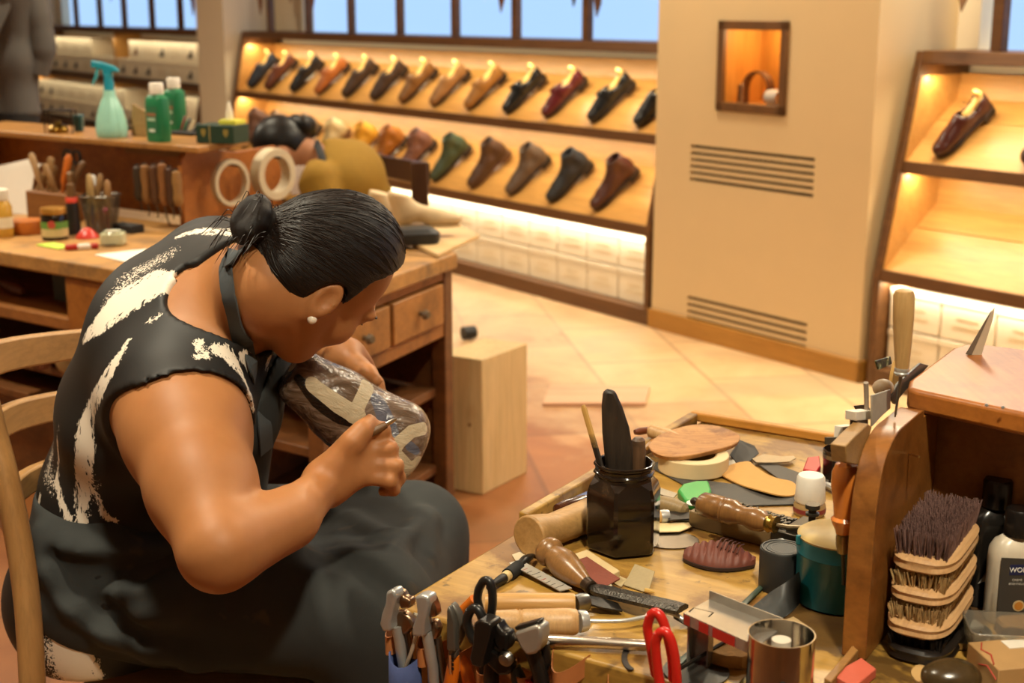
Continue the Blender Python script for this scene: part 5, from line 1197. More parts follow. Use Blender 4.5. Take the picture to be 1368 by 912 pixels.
# ---------------------------------------------------------------- the chair
t = thing('wooden_chair', 'light wooden ladder back chair under the person in the printed dress', 'chair', T((-.7, 1.95, 0)))
t.matrix_world = Matrix.Identity(4)
M_CH = wood('a87c48', 'bd9058', 2, .8, .45); M_CHX = wood('a87c48', 'bd9058', 1, .8, .45)
def post(pts, ws): 
    m = MB(); m.tube(crv(pts, 5), ws, 12, flat=.8); return m.build('back_post', M_CH, t)
pn = [Py(-30, 490, 1.76), Py(-10, 572, 1.75), Py(8, 640, 1.735), Py(28, 740, 1.72), Py(40, 850, 1.70), Py(38, 940, 1.68)]; pn[-1].z = .40; pn.append(V((pn[-1].x - .03, pn[-1].y - .0, .0)))
pn = [p.copy() for p in pn]; off = V((.08, .61, -.07))
post(pn, .021); post([p + off for p in pn], .021)
def rail(i, z_off, w):
    a = pn[i] + V((0, 0, z_off)); b = a + off; mid = (a + b) / 2 + V((-.13, .02, .0)); pts = crv([a, a * .6 + mid * .4 + V((-.03, 0, .0)), mid, b * .6 + mid * .4 + V((-.03, 0, 0)), b], 5)
    m = MB(); rings = []
    for k, p in enumerate(pts):
        s_ = k / (len(pts) - 1); hh = w * (.75 + .25 * math.sin(PI * s_)); d = (pts[min(k + 1, len(pts) - 1)] - pts[max(k - 1, 0)]).normalized(); sd = d.cross(V((0, 0, 1))).normalized() * .009
        rings.append([tuple(p + sd - V((0, 0, hh))), tuple(p - sd - V((0, 0, hh))), tuple(p - sd + V((0, 0, hh))), tuple(p + sd + V((0, 0, hh)))])
    m.loft(rings); m.build('back_rail', M_CHX, t, bevel=.004)
rail(0, -.032, .026); rail(1, -.045, .024); rail(3, .03, .020)
sz = .424; bx0 = pn[5].x
m = MB(); m.slab([(bx0 - .0, 1.70, sz - .03), (bx0 + .36, 1.66, sz - .03), (bx0 + .36, 2.34, sz - .03), (bx0, 2.32, sz - .03)], (0, 0, .028)); m.build('seat', wood('b88c55', 'c99d66', 0, .8, .5), t, bevel=.008)
for y in (1.70, 2.30):
    m = MB(); m.turned((bx0 + .33, y, 0), (bx0 + .33, y, sz - .031), [(0, .014), (1, .02)], 12); m.build('front_leg', M_CH, t)
    m = MB(); m.turned((bx0 - .0, y, .20), (bx0 + .33, y, .20), [(0, .011), (1, .011)], 10); m.build('stretcher', M_CHX, t)
# ================================================================ the workbench in front with the tools
BZ = .74
A1 = V((.5225, .8526, 0)); B1 = V((.8526, -.5225, 0)); O1 = V((-.135, 1.46, 0))
def P1(a, b, z=0.0): return O1 + A1 * a + B1 * b + V((0, 0, BZ + z))
def D(x, y, h=0.0): return Pz(x, y, BZ + h + .0006)      # point on (or h above) the bench top
MB1 = Matrix((A1, -B1, V((0, 0, 1)))).transposed().to_4x4(); MB1.translation = P1(0, 0)    # local x away along the bench, local -y to the right
UP = V((0, 0, 1))
def bx(mb, a0, a1, b0, b1, z0, z1): return mb.box(((a0 + a1) / 2, -(b0 + b1) / 2, (z0 + z1) / 2), (abs(a1 - a0), abs(b1 - b0), abs(z1 - z0)))
def bench_top_mat():
    t = NT('worn_bench_top'); s1 = (3, 22, 22); v = t.coord((22, 2.2, 22)); n1 = t.noise(v, 1.6, 6, .6, .6); n2 = t.noise(t.coord((120, 8, 120)), 1.5, 3); st = t.noise(t.coord(), 7, 6, .62, .4); st2 = t.noise(t.coord(), 34, 4, .6); st3 = t.noise(t.coord((1, 1, 1), (0, 0, 1)), 3.1, 5, .6, 1.2)
    c = t.ramp(n1, [(.3, '94702f'), (.55, 'a8813b'), (.75, 'ba934b')]); c = t.mix(.3, c, t.ramp(n2, [(.35, .6), (.6, 1.0)]), 'MULTIPLY')
    c = t.mix(t.ramp(st, [(.50, 0.0), (.60, .75)]), c, '6a431c'); c = t.mix(t.ramp(st2, [(.61, 0.0), (.68, .6)]), c, '2c2016'); c = t.mix(t.ramp(st3, [(.56, 0.0), (.61, .8)]), c, '3a2618')
    t.col(c).rough(t.ramp(st, [(.4, .30), (.6, .5)])).bump(n2, .06, .002); return t.m
M_BT = bench_top_mat(); M_BF = wood('b5792c', 'c98d3c', 1, .8, .45, '7a4c1c', .4)
t = thing('front_workbench', 'worn yellow workbench in front covered with shoemaking tools', 'workbench', MB1)
LBN = 1.75; LAN = .86
m = MB(); m.prism([(0, 0), (LAN, 0), (LAN, -LBN), (0, -LBN)], -.034, 0); m.build('tabletop', M_BT, t, bevel=.004)
m = MB(); bx(m, .012, .03, .015, LBN - .02, -.16, -.0345); m.build('front_panel', M_BF, t, bevel=.002)
m = MB(); bx(m, .30, LAN - .018, -.016, .0, -.03, .016); m.build('edge_rail', M_BT, t, bevel=.003)
m = MB(); bx(m, LAN - .016, LAN, -.016, 1.0, .0005, .016); m.build('edge_rail', M_BF, t, bevel=.003)
for a, b in ((.03, .03), (LAN - .09, .03), (.03, LBN - .1), (LAN - .09, LBN - .1)):
    m = MB(); bx(m, a, a + .06, b, b + .06, -BZ, -.0345); m.build('leg', M_BF, t, bevel=.004)
m = MB(); bx(m, .05, LAN - .05, .05, LBN - .06, -.50, -.48); m.build('shelf', M_BF, t)
M_LEA = plain('b3703f', .55, 0, .15, 40)
FP, FN = P1(.010, 0, -.03), A1          # plane of the bench front
def Fp(x, y, out=0.0): return Pp(x, y, FP - A1 * out, FN)
def loop(px0, px1, py, dip, lab=None):
    """leather strip nailed to the bench front, bulging outwards between two nails"""
    a, b = Fp(px0, py), Fp(px1, py + (px1 - px0) * .27); h = V((0, 0, .022)); pts = []
    for k in range(13): s_ = k / 12; pts.append(a + (b - a) * s_ - A1 * (.002 + .034 * math.sin(PI * s_)) - UP * dip * math.sin(PI * s_))
    m = MB(); rings = [[tuple(p + h * .5), tuple(p - A1 * .002 + h * .5), tuple(p - A1 * .002 - h * .5), tuple(p - h * .5)] for p in pts]; m.loft(rings)
    o = m.build('leather_loop', M_LEA, t); o.matrix_parent_inverse = t.matrix_world.inverted(); return o
for q in ((528, 558, 838, .004), (566, 606, 850, .006), (612, 640, 862, .004), (642, 690, 880, .008), (694, 742, 880, .012), (742, 790, 872, .012), (815, 870, 905, .010)): loop(*q)
# ---------------------------------------------------------------- tools hanging on the front edge
M_ST = plain('c6c8c6', .36, .65, .2, 30, .02); M_ST2 = metal('94938f', .34); M_BLK = plain('1a1918', .35, 0, .1); M_IRON = plain('3a3632', .35, .8)
def slabF(mb, px, out, th):      # photo outline on a plane parallel to the bench front, 'out' in front of it
    return mb.slab([Fp(x, y, out) for x, y in px], -A1 * th)
# two shiny steel pincers
t1 = thing('lasting_pincers', 'shiny steel pincers with a cord, leftmost on the front of the bench', 'pincers')
m = MB(); slabF(m, [(528, 783), (538, 780), (542, 790), (537, 806), (533, 822), (534, 836), (524, 836), (519, 826), (522, 812), (527, 798)], .030, .018); m.build('jaw', M_ST, t1, bevel=.003)
m = MB(); slabF(m, [(536, 782), (545, 786), (548, 793), (557, 795), (557, 807), (544, 808), (541, 796)], .024, .014); slabF(m, [(534, 812), (546, 812), (556, 822), (560, 832), (551, 842), (538, 845), (532, 836)], .022, .012); m.build('jaw', metal('9a7f66', .3), t1, bevel=.003)
m = MB(); m.tube([Fp(530, 836, .034), Fp(536, 870, .032), Fp(541, 900, .03), Fp(546, 960, .028)], .0062, 10); m.build('handle', M_ST, t1); m = MB(); m.tube([Fp(541, 842, .022), Fp(545, 870, .02), Fp(552, 912, .018), Fp(560, 960, .016)], .0052, 10); m.build('handle', M_ST2, t1)
m = MB(); m.tube(crv([Fp(541, 893, .036), Fp(551, 866, .04), Fp(558, 838, .04), Fp(559, 824, .036), Fp(553, 820, .034)], 5), .0022, 8); tag(m.build('cord_loop', plain('c9bda8', .7)), 'pale cord looped from the blue cloth sheath on the leftmost pincers', 'cord')
m = MB(); rings = []
for z, w in ((0, .020), (-.04, .021), (-.09, .019)):
    c = Fp(541, 886, .034) + UP * (z + .006); rings.append([tuple(c + B1 * (w * math.cos(a)) + A1 * (.014 * math.sin(a)) + UP * (.006 * math.cos(a * 2) if z == 0 else 0)) for a in [2 * PI * i / 16 for i in range(16)]])
m.loft(rings, cap=False); so = m.build('cloth_sheath', plain('3d4a78', .85, 0, .15, 90, .1)); sl_ = so.modifiers.new('solid', 'SOLIDIFY'); sl_.thickness = .0015; tag(so, 'blue cloth sheath around the handles of the leftmost pincers', 'sheath')
t2 = thing('lasting_pincers', 'shiny steel pincers, second from the left on the front of the bench', 'pincers')
m = MB(); slabF(m, [(566, 789), (574, 787), (584, 789), (585, 798), (579, 820), (578, 843), (562, 842), (563, 828), (569, 812), (568, 800)], .030, .018); m.build('jaw', M_ST, t2, bevel=.003)
m = MB(); slabF(m, [(584, 790), (590, 806), (592, 818), (582, 820)], .026, .014); slabF(m, [(578, 824), (588, 824), (594, 836), (590, 848), (580, 852), (576, 842)], .020, .012); m.build('jaw', metal('9a7f66', .3), t2, bevel=.003)
m = MB(); m.tube([Fp(570, 843, .034), Fp(573, 862, .034), Fp(578, 890, .03), Fp(582, 960, .028)], .0062, 10); m.build('handle', M_ST, t2); m = MB(); m.tube([Fp(584, 850, .02), Fp(588, 875, .02), Fp(594, 912, .018), Fp(600, 960, .016)], .0048, 10); m.build('handle', M_ST2, t2)
# orange handled nippers
t3 = thing('nippers', 'cutting nippers with orange handles on the front of the bench', 'nippers')
m = MB(); slabF(m, [(605, 805), (609, 812), (614, 826), (614, 850), (615, 866), (603, 864), (603, 830), (603, 812)], .030, .010); slabF(m, [(608, 801), (613, 806), (619, 816), (624, 834), (622, 850), (616, 862), (614, 830), (610, 812)], .024, .010); slabF(m, [(604, 862), (616, 864), (614, 876), (606, 876)], .028, .009); m.build('jaw', plain('6a665e', .4, .6), t3, bevel=.002)
M_OR = plain('d06a14', .4); m = MB(); m.tube([Fp(609, 874, .030), Fp(606, 890, .03), Fp(602, 912, .03), Fp(598, 960, .03)], [.0045, .0075, .008, .008], 10); hh = m.build('handle', M_OR, t3)
m = MB(); m.tube([Fp(616, 874, .022), Fp(622, 892, .022), Fp(628, 915, .022), Fp(632, 960, .022)], [.004, .007, .0075, .008], 10); m.build('handle', M_OR, t3)
m = MB(); [m.box((0, 0, z), (.0028, .0006, .0035)) for z in (0, .005, .010, .016)]; m.build('print', M_BLK, t3, frame(Fp(605, 893, .0385), B1))
# black handled scissors, points down
t4 = thing('scissors', 'scissors with black ring handles hanging on the front of the bench', 'scissors')
def ringpath(px, out): return [Fp(x, y, out) for x, y in px]
for px, out, r in (([(628, 816), (634, 812), (640, 816), (645, 828), (646, 846), (642, 858), (634, 856), (627, 842), (624, 828), (628, 816)], .038, .0052), ([(640, 786), (646, 776), (653, 776), (657, 786), (658, 806), (655, 824), (648, 828), (642, 816), (638, 800), (640, 786)], .030, .0048)):
    m = MB(); m.tube(crv(ringpath(px, out), 5), r, 10, flat=1.0); m.build('ring_handle', M_BLK, t4)
m = MB(); slabF(m, [(640, 856), (648, 824), (654, 830), (656, 850), (652, 900), (650, 950), (644, 900)], .028, .006); m.build('blade', M_IRON, t4, bevel=.001)
m = MB(); m.tube([Fp(634, 800, .01), Fp(626, 808, .01), Fp(618, 816, .01)], .006, 10); tag(m.build('orange_marker', M_OR), 'orange stick lying behind the black scissors on the bench edge', 'marker')
# big black iron pincers
t5 = thing('iron_pincers', 'heavy black iron pincers with a rivet on the front of the bench', 'pincers')
m = MB(); slabF(m, [(648, 822), (655, 818), (668, 822), (671, 826), (668, 842), (660, 868), (658, 882), (645, 878), (642, 868), (646, 850)], .040, .022); m.build('jaw', M_IRON, t5, bevel=.004)
m = MB(); slabF(m, [(668, 822), (676, 826), (682, 836), (690, 838), (690, 858), (684, 864), (676, 860), (670, 850)], .032, .018); slabF(m, [(658, 856), (672, 862), (684, 872), (694, 884), (688, 894), (676, 896), (664, 884), (658, 878)], .030, .016); m.build('jaw', plain('2a2724', .35, .7), t5, bevel=.004)
m = MB(); m.lathe([(.008, 0), (.0085, .004), (.006, .008), (.001, .009)], zframe(Fp(678, 878, .046), -A1), 16); m.build('rivet', M_ST2, t5)
m = MB(); m.tube([Fp(654, 880, .034), Fp(656, 900, .032), Fp(658, 960, .03)], [.006, .0085, .009], 10); m.build('handle', M_IRON, t5); m = MB(); m.tube([Fp(688, 890, .03), Fp(694, 910, .03), Fp(700, 960, .03)], [.006, .0085, .009], 10); m.build('handle', M_BLK, t5)
# wide pincers with a flat head
t6 = thing('wide_pincers', 'dark pincers with a wide bright half round head on the front of the bench', 'pincers')
m = MB(); slabF(m, [(699, 836), (728, 826), (735, 829), (736, 842), (733, 858), (727, 864), (716, 866), (708, 856), (703, 846)], .036, .020); m.build('jaw', plain('b0aaa0', .35, .6), t6, bevel=.003)
m = MB(); slabF(m, [(694, 832), (727, 823), (729, 827), (697, 837)], .040, .012); m.build('jaw', M_IRON, t6, bevel=.002)
m = MB(); m.tube([Fp(708, 846, .040), Fp(712, 868, .038), Fp(722, 900, .036), Fp(732, 960, .034)], [.006, .009, .0085, .008], 10); m.build('handle', M_IRON, t6); m = MB(); m.tube([Fp(728, 858, .028), Fp(728, 880, .028), Fp(716, 915, .028), Fp(712, 960, .028)], [.005, .0075, .0075, .007], 10); m.build('handle', M_IRON, t6)
m = MB(); m.tube([Fp(713, 908, .03), Fp(712, 960, .03)], .0095, 10); m.build('grip', plain('b02a22', .4), t6)
# red handled scissors standing in the edge
t7 = thing('scissors', 'scissors with bright red ring handles at the bench edge', 'scissors'); M_RED = plain('c8241a', .28)
for px, out in (([(869, 822), (876, 818), (884, 826), (892, 850), (898, 880), (899, 915), (893, 940), (884, 930), (876, 900), (869, 860), (865, 838), (869, 822)], .004), ([(880, 846), (889, 844), (897, 858), (902, 884), (904, 920), (898, 950), (889, 940), (881, 910), (877, 880), (876, 858), (880, 846)], .020)):
    m = MB(); m.tube(crv([Fp(x, y, out) for x, y in px], 5), .0052, 10, flat=1.0); m.build('ring_handle', M_RED, t7)
m = MB(); m.slab([Fp(886, 930, .008), Fp(900, 930, .008), Fp(902, 990, .008), Fp(892, 1010, .008)], -A1 * .006); m.build('blade', M_ST, t7)
# ---------------------------------------------------------------- things lying on the bench, from the left
M_BOXW = wood('b98a4c', 'cba062', 0, 2.2, .4); M_WALN = wood('6a4626', '80562f', 2, 2.5, .38); M_BEECH = wood('b98f5c', 'c9a270', 2, 2.5, .45)
def strip(px, h, th, name, mat, lab, cat, bevel=.0008):
    m = MB(); m.slab([D(x, y, h) for x, y in px], (0, 0, th)); return tag(m.build(name, mat, bevel=bevel), lab, cat)
def tilt_strip(pts, th, name, mat, lab, cat):
    m = MB(); m.slab([D(x, y, h) for x, y, h in pts], (0, 0, th)); return tag(m.build(name, mat, bevel=.0006), lab, cat)
# hexagonal jar with dark polish
jc = D(832, 730); JM = T(jc) @ R(math.radians(14), 'Z')
t = thing('hexagonal_jar', 'dark stained hexagonal glass jar holding wooden tools', 'jar', JM)
def hexr(r, z, rc=0.0): return [(r * math.cos(PI / 3 * k + s * .10), r * math.sin(PI / 3 * k + s * .10), z) for k in range(6) for s in (-.6, .6)]
def circ(r, z, n=12): return [(r * math.cos(2 * PI * k / n - .26 + .0), r * math.sin(2 * PI * k / n - .26), z) for k in range(n)]
mj = NT('dirty_dark_glass'); nj = mj.noise(mj.coord(), 22, 5, .6); mj.col(mj.ramp(nj, [(.35, '0c0806'), (.6, '1e140c'), (.75, '4a3826')])).rough(mj.ramp(nj, [(.4, .06), (.7, .30)])).set(Coat_Weight=.25, Coat_Roughness=.05)
m = MB(); m.loft([hexr(.040, 0), hexr(.0465, .004), hexr(.0475, .012), hexr(.0475, .075), hexr(.044, .086), circ(.0375, .093), circ(.036, .097), circ(.0385, .0985), circ(.0385, .1015), circ(.036, .103), circ(.0365, .107), circ(.038, .109), circ(.0385, .112), circ(.037, .1135), circ(.034, .113), circ(.0335, .10), circ(.03, .094), circ(.03, .05)], cap=True); jo = m.build('jar_glass', mj.m, t, bevel=.0010, angle=22)
m = MB(); m.slab([V((.0413 * math.cos(PI / 6 * 11 + 0), .0413 * math.sin(PI / 6 * 11), 0)) + V((-math.sin(PI / 6 * 11) * s * .015, math.cos(PI / 6 * 11) * s * .015, z)) for s, z in ((-1, .018), (1, .018), (1, .07), (-1, .07))], V((math.cos(PI / 6 * 11), math.sin(PI / 6 * 11), 0)) * .0006); m.build('paper_label', plain('8d8470', .7, 0, .5, 60), t)
jz = BZ + .055
def J(px, py, d): return Py(px, py, d)
base = jc + V((0, 0, .052))
mk = NT('blackened_wood'); nk = mk.noise(mk.coord((30, 30, 3)), 3, 5, .7); mk.col(mk.ramp(nk, [(.3, '1c1611'), (.6, '352a20'), (.8, '55462f')])).rough(.5).bump(nk, .15, .002)
b0 = jc + V((-.012, 0, .056)); d_j = jc.y
m = MB(); ol = [(806, 524), (812, 521), (822, 523), (832, 545), (841, 572), (846, 600), (846, 650), (812, 652), (809, 620), (805, 580), (804, 545)]; m.slab([Py(x, y, d_j - .002) for x, y in ol], (0, .011, 0)); tag(m.build('smoothing_bone', mk.m, bevel=.004), 'broad dark wooden folder blade standing in the hexagonal jar', 'tool')
m = MB(); m.turned(Py(779, 541, d_j + .012), Py(812, 655, d_j - .012), [(0, .0028), (.05, .0042), (1, .0046)], 8, .7)
ms = NT('stained_stick'); ns = ms.noise(ms.coord((1, 1, 1)), 40, 4); zz = ms.node('ShaderNodeSeparateXYZ'); ms.l.new(ms.coord(), zz.inputs[0]); ms.col(ms.mix(ms.ramp(ms.math('ADD', ms.math('MULTIPLY', ms.math('SUBTRACT', .885, zz.outputs[2]), 9.0), ns), [(.45, 0.0), (.75, 1.0)]), 'b98f4c', '1a120c')).rough(.5); tag(m.build('brush_stick', ms.m), 'thin stained stick leaning out of the hexagonal jar to the left', 'stick')
m = MB(); m.turned(Py(853, 584, d_j + .018), Py(852, 655, d_j + .016), [(0, .005), (.05, .0085), (.3, .0095), (.7, .009), (1, .006)], 12); tag(m.build('wooden_tool', wood('4a3422', '6a4c32', 2, 2.5, .5, '1c140e', .6)), 'short rounded wooden tool standing at the right in the hexagonal jar', 'tool')
# the big wooden hammer handle behind the jar
t = thing('wooden_mallet', 'pale curved wooden mallet handle lying left of the hexagonal jar', 'mallet')
p0, p1, p2 = D(706, 716, .026), D(740, 706, .022), D(792, 686, .022)
m = MB(); pts = crv([p0, p0 * .5 + p1 * .5, p1, p2 * .5 + p1 * .5, p2], 5); n = len(pts); ws = [.0265 - .008 * min(1, k / (n * .45)) + .004 * (k / n) for k in range(n)]; m.tube(pts, ws, 20, flat=1.0); m.build('handle', wood('9a7440', 'b58c56', 0, 1.4, .5), t, bevel=.003)
p = D(735, 689, .012); t = thing('dark_handled_knife', 'dark red wooden handle lying in the tray left of the jar', 'knife'); m = MB(); m.turned(D(742, 683, .013), D(790, 668, .013), [(0, .004), (.05, .009), (.3, .0115), (.8, .0105), (1, .008)], 14); m.build('handle', plain('42200f', .18), t); m = MB(); m.slab([D(788, 665, .012), D(792, 672, .012), D(830, 660, .010), D(826, 656, .010)], (0, 0, .0015)); m.build('blade', M_ST, t)
strip([(758, 668), (790, 654), (800, 668), (772, 680)], .0006, .001, 'plastic_slip', plain('6e7aa0', .15), 'small glossy bluish slip in the tray behind the mallet', 'slip')
# pear handled rasp
t = thing('rasp', 'rasp with a turned pear shaped wooden handle and long dark blade', 'rasp')
h0, h1 = D(727, 731, .0228), D(783, 779, .013)
m = MB(); m.turned(h0, h1, [(0, .004), (.02, .012), (.08, .0175), (.15, .0185), (.2, .0165), (.235, .013), (.27, .0135), (.34, .0165), (.5, .0185), (.7, .0155), (.9, .0105), (1, .008)], 24); m.build('handle', wood('7a5630', '946c40', 2, 2.2, .3), t)
m = MB(); m.turned(h1, h1 + (h1 - h0) * .12, [(0, .0085), (.9, .0085), (1, .007)], 16); m.build('ferrule', plain('4a3c30', .35, .7), t)
r0 = h1 + (h1 - h0) * .12; r1 = D(912, 813, .022); w = (r1 - r0).normalized().cross(UP).normalized()
mr = NT('rasp_teeth'); vo = mr.node('ShaderNodeTexVoronoi'); vo.inputs['Scale'].default_value = 420; mr.l.new(mr.coord(), vo.inputs['Vector']); mr.col(mr.ramp(vo.outputs['Distance'], [(.1, '1e1c1a'), (.5, '4c4842')])).rough(.4).set(Metallic=.7).bump(vo.outputs['Distance'], .5, .001)
m = MB(); rings = []
for s_, ww, th in ((0, .004, .004), (.05, .009, .005), (.12, .0115, .0055), (.9, .0125, .0055), (1, .0115, .005)):
    c = r0 + (r1 - r0) * s_; rings.append([tuple(c + w * a * ww + UP * b * th) for a, b in ((-1, -.6), (1, -.6), (1, .2), (.5, .9), (-.5, .9), (-1, .2))])
m.loft(rings); m.build('blade', mr.m, t, angle=25)
m = MB(); m.slab([D(794, 781, .0135), D(812, 776, .0135), D(818, 783, .0135), D(800, 789, .0135)], (0, 0, .0012)); m.build('paper_sticker', plain('b8a98c', .7), t)
# sanding block
t = thing('sanding_block', 'reddish sanding block with a cream side beside the jar', 'block')
q = [(764, 741), (784, 734), (828, 763), (805, 776)]; m = MB(); m.slab([D(x, y + 11, .002) for x, y in q], (0, 0, .0115)); m.build('block_core', plain('c9b284', .6), t, bevel=.001); m = MB(); m.slab([D(x, y + 11, .0138) for x, y in q], (0, 0, .0018)); m.build('abrasive_sheet', plain('7d3f2e', .8, 0, .2, 200, .2), t)
tilt_strip([(848, 754, .008), (875, 764, .008), (866, 793, .0005), (833, 782, .0005)], .0015, 'sandpaper', plain('9d8c68', .85, 0, .15, 200, .1), 'bent grey beige sandpaper piece in front of the jar', 'sandpaper')
strip([(825, 768), (838, 774), (830, 784), (816, 777)], .0006, .0008, 'clear_scrap', plain('b9a57c', .2), 'small shiny scrap between the sanding block and the sandpaper', 'scrap')
t = thing('pencil_stub', 'tiny pencil stub lying right of the bent sandpaper', 'pencil'); m = MB(); m.turned(D(862, 788, .003), D(875, 791, .003), [(0, .003), (.6, .003), (1, .0005)], 8); m.build('stub', plain('c09a50', .5), t)
# steel ruler and black marker
t = thing('steel_ruler', 'short steel ruler with red and black marks lying across the black brush', 'ruler')
a, b, c, d = D(680, 753, .008), D(694, 748, .008), D(764, 786, .004), D(748, 790, .004); m = MB(); m.slab([a, b, c, d], (0, 0, .0012)); m.build('rule', plain('b8b2a6', .4, .3), t)
for k in range(1, 11):
    p = a + (d - a) * (k / 11) + UP * .0014; wv = (b - a); m = MB(); L = .45 if k % 5 else .8; e = (d - a).normalized() * .0006
    m.slab([p, p + e, p + e + wv * L, p + wv * L], (0, 0, .0002)); m.build('tick_mark', plain('b03a2a' if k in (3, 7) else '2a2622', .6), t)
t = thing('black_brush', 'small black handled brush with a pale band lying under the steel ruler', 'brush')
q0, q1, q2, q3 = D(652, 785, .006), D(676, 770, .006), D(693, 757, .006), D(713, 741, .007)
m = MB(); m.tube(crv([q0, q0 * .4 + q1 * .6, q1], 4), [.003, .004, .0045, .005, .0055, .006, .006, .006, .006], 10); m.build('tip', plain('141312', .5), t); m = MB(); m.turned(q1 - (q2 - q1) * .15, q1 + (q2 - q1) * .15, [(0, .0066), (1, .0066)], 12); m.build('band', plain('c8b07c', .6), t)
m = MB(); m.tube(crv([q1 + (q2 - q1) * .14, q2], 4), .0085, 12); m.build('bristles', plain('121110', .8, 0, .1), t); m = MB(); m.tube(crv([q2, q2 * .5 + q3 * .5 + UP * .002, q3], 4), [.005, .0055, .006, .0062, .006, .005, .004, .003, .0015], 10); m.build('handle', plain('1c1a18', .35), t)
strip([(684, 741), (700, 735), (704, 744), (690, 751)], .0004, .0006, 'paper_scrap', plain('c9b99a', .7), 'pale scrap of paper left of the pear shaped handle', 'paper')
# two chisels with wooden handles
t = thing('gouge', 'gouge with a pale wooden handle lying behind the ringed wooden handle', 'chisel')
g0, g1 = D(648, 806, .014), D(768, 806, .013); m = MB(); m.turned(g0, g1, [(0, .010), (.05, .0115), (.5, .0122), (.97, .0118), (1, .011)], 18); m.build('handle', M_BOXW, t)
m = MB(); m.turned(g1, D(784, 803, .012), [(0, .0095), (.5, .0105), (1, .0095)], 16); m.build('ferrule', M_ST2, t)
m = MB(); m.slab([D(782, 797, .012), D(800, 800, .010), D(826, 808, .006), D(832, 818, .004), D(806, 814, .007), D(783, 808, .011)], (0, 0, .003)); m.build('blade', M_IRON, t, bevel=.0008)
t = thing('bent_hook_tool', 'ringed pale wooden handle with a long thin bent steel shaft', 'tool')
g0, g1 = D(655, 832, .016), D(772, 830, .015); m = MB(); m.turned(g0, g1, [(0, .009), (.02, .0135), (.3, .0145), (.32, .0132), (.34, .0146), (.36, .0132), (.38, .0146), (.9, .0148), (.98, .0138), (1, .012)], 22); m.build('handle', M_BEECH, t)
m = MB(); m.turned(g1, D(782, 829, .014), [(0, .0115), (.3, .0122), (1, .0115)], 18); m.build('ferrule', M_ST, t)
m = MB(); m.tube(crv([D(781, 829, .014), D(830, 829, .013), D(862, 824, .013), D(886, 818, .014), D(900, 820, .012), D(920, 833, .004)], 6), [.0024] * 25 + [.003] * 6, 10); m.build('shaft', M_ST, t)
m = MB(); m.slab([D(898, 817, .010), D(922, 832, .004), D(930, 836, .003), D(920, 838, .003), D(900, 826, .008)], (0, 0, .0016)); m.build('hook_tip', M_IRON, t)
t = thing('aluminium_rod', 'straight pale metal rod lying along the front edge of the bench', 'rod'); m = MB(); m.turned(D(684, 852, .009), D(866, 862, .0085), [(0, .0015), (.04, .0035), (.14, .0055), (.15, .0062), (1, .0062)], 14); m.build('rod', metal('d6cdbf', .28, .1), t); m = MB(); m.turned(D(684, 852, .009), D(705, 853, .009), [(0, .002), (1, .0045)], 10); m.build('wood_tip', plain('c9a878', .5), t)
strip([(743, 838), (762, 836), (764, 846), (745, 848)], .0006, .002, 'red_scrap', plain('7a3a30', .6), 'small reddish scrap behind the metal rod', 'scrap')
m = MB(); pts = [D(836 + 14 * math.cos(x) + 12, 878 + 16 * math.sin(x), .0008) for x in [PI * (.55 + .08 * k) for k in range(12)]]; m.tube(pts, [.002] + [.0035] * 10 + [.001], 6, flat=.3, up=(0, 0, 1)); tag(m.build('rubber_strip', plain('2a2420', .7)), 'small curved dark strip lying near the red scissors', 'strip')
# ---------------------------------------------------------------- the spirit lamp stand in front
SM = plain('bfb9ae', .2, .7, .3, 30, .02)
t = thing('spirit_lamp_stand', 'steel tray on a post joined to a round steel cup, in front', 'lamp')
ZT = .058; cc = D(1040, 934, .0); cr = .0325
m = MB(); tr = [(916, 818), (950, 800), (1062, 843), (1010, 858)]
TP = [D(914, 818, ZT), D(948, 800, ZT), D(1046, 838, ZT), D(1012, 862, ZT)]
def plate(mb, pts, th): return mb.slab(pts, (0, 0, -th))
plate(m, TP, .0015); 
for i, j, h in ((0, 3, -.012), (1, 2, .010)):
    a, b = TP[i], TP[j]; nrm = (b - a).normalized().cross(UP) * .0012; m.slab([a, b, b + UP * h, a + UP * h], nrm)
m.build('tray', SM, t)
a, b = TP[0], TP[3]; nv = (b - a).cross(UP).normalized(); nv = nv if nv.y < 0 else -nv
for s0, s1, c in ((.02, .10, '9c2c22'), (.23, .36, 'a62a20'), (.42, .72, 'b02c22')):
    m = MB(); p, q = a + (b - a) * s0 + nv * .0016, a + (b - a) * s1 + nv * .0016; m.slab([p - UP * .001, q - UP * .001, q - UP * .0115, p - UP * .0115], nv * .0003); m.build('red_print', plain(c, .35), t)
m = MB(); lp = D(930, 890); 
for dx in (-.011, .011): m.slab([lp + B1 * dx, lp + B1 * (dx + .0015), lp + B1 * (dx + .0015) + UP * ZT, lp + B1 * dx + UP * ZT], A1 * .012)
m.slab([lp - B1 * .011 + A1 * .012, lp + B1 * .0125 + A1 * .012, lp + B1 * .0125 + A1 * .012 + UP * ZT, lp - B1 * .011 + A1 * .012 + UP * ZT], A1 * .0012); m.build('post', SM, t)
m = MB(); m.lathe([(.001, 0), (.034, 0), (.034, .0015), (.001, .0016)], T(D(930, 897)), 24); m.build('foot_plate', plain('3a3834', .4, .6), t)
CM = T(cc)
m = MB(); m.lathe([(.0335, .012), (cr, .016), (cr, .0705), (cr - .0012, .0705), (cr - .0012, .03), (.001, .03)], CM, 40); m.build('cup', plain('d8d2c8', .13, 1.0, .2, 30, .01), t)
m = MB(); m.lathe([(.001, 0), (.034, 0), (.0395, .004), (.0405, .009), (.037, .014), (.0335, .016)], CM, 36); m.build('brass_base', plain('9a8440', .25, .9), t)
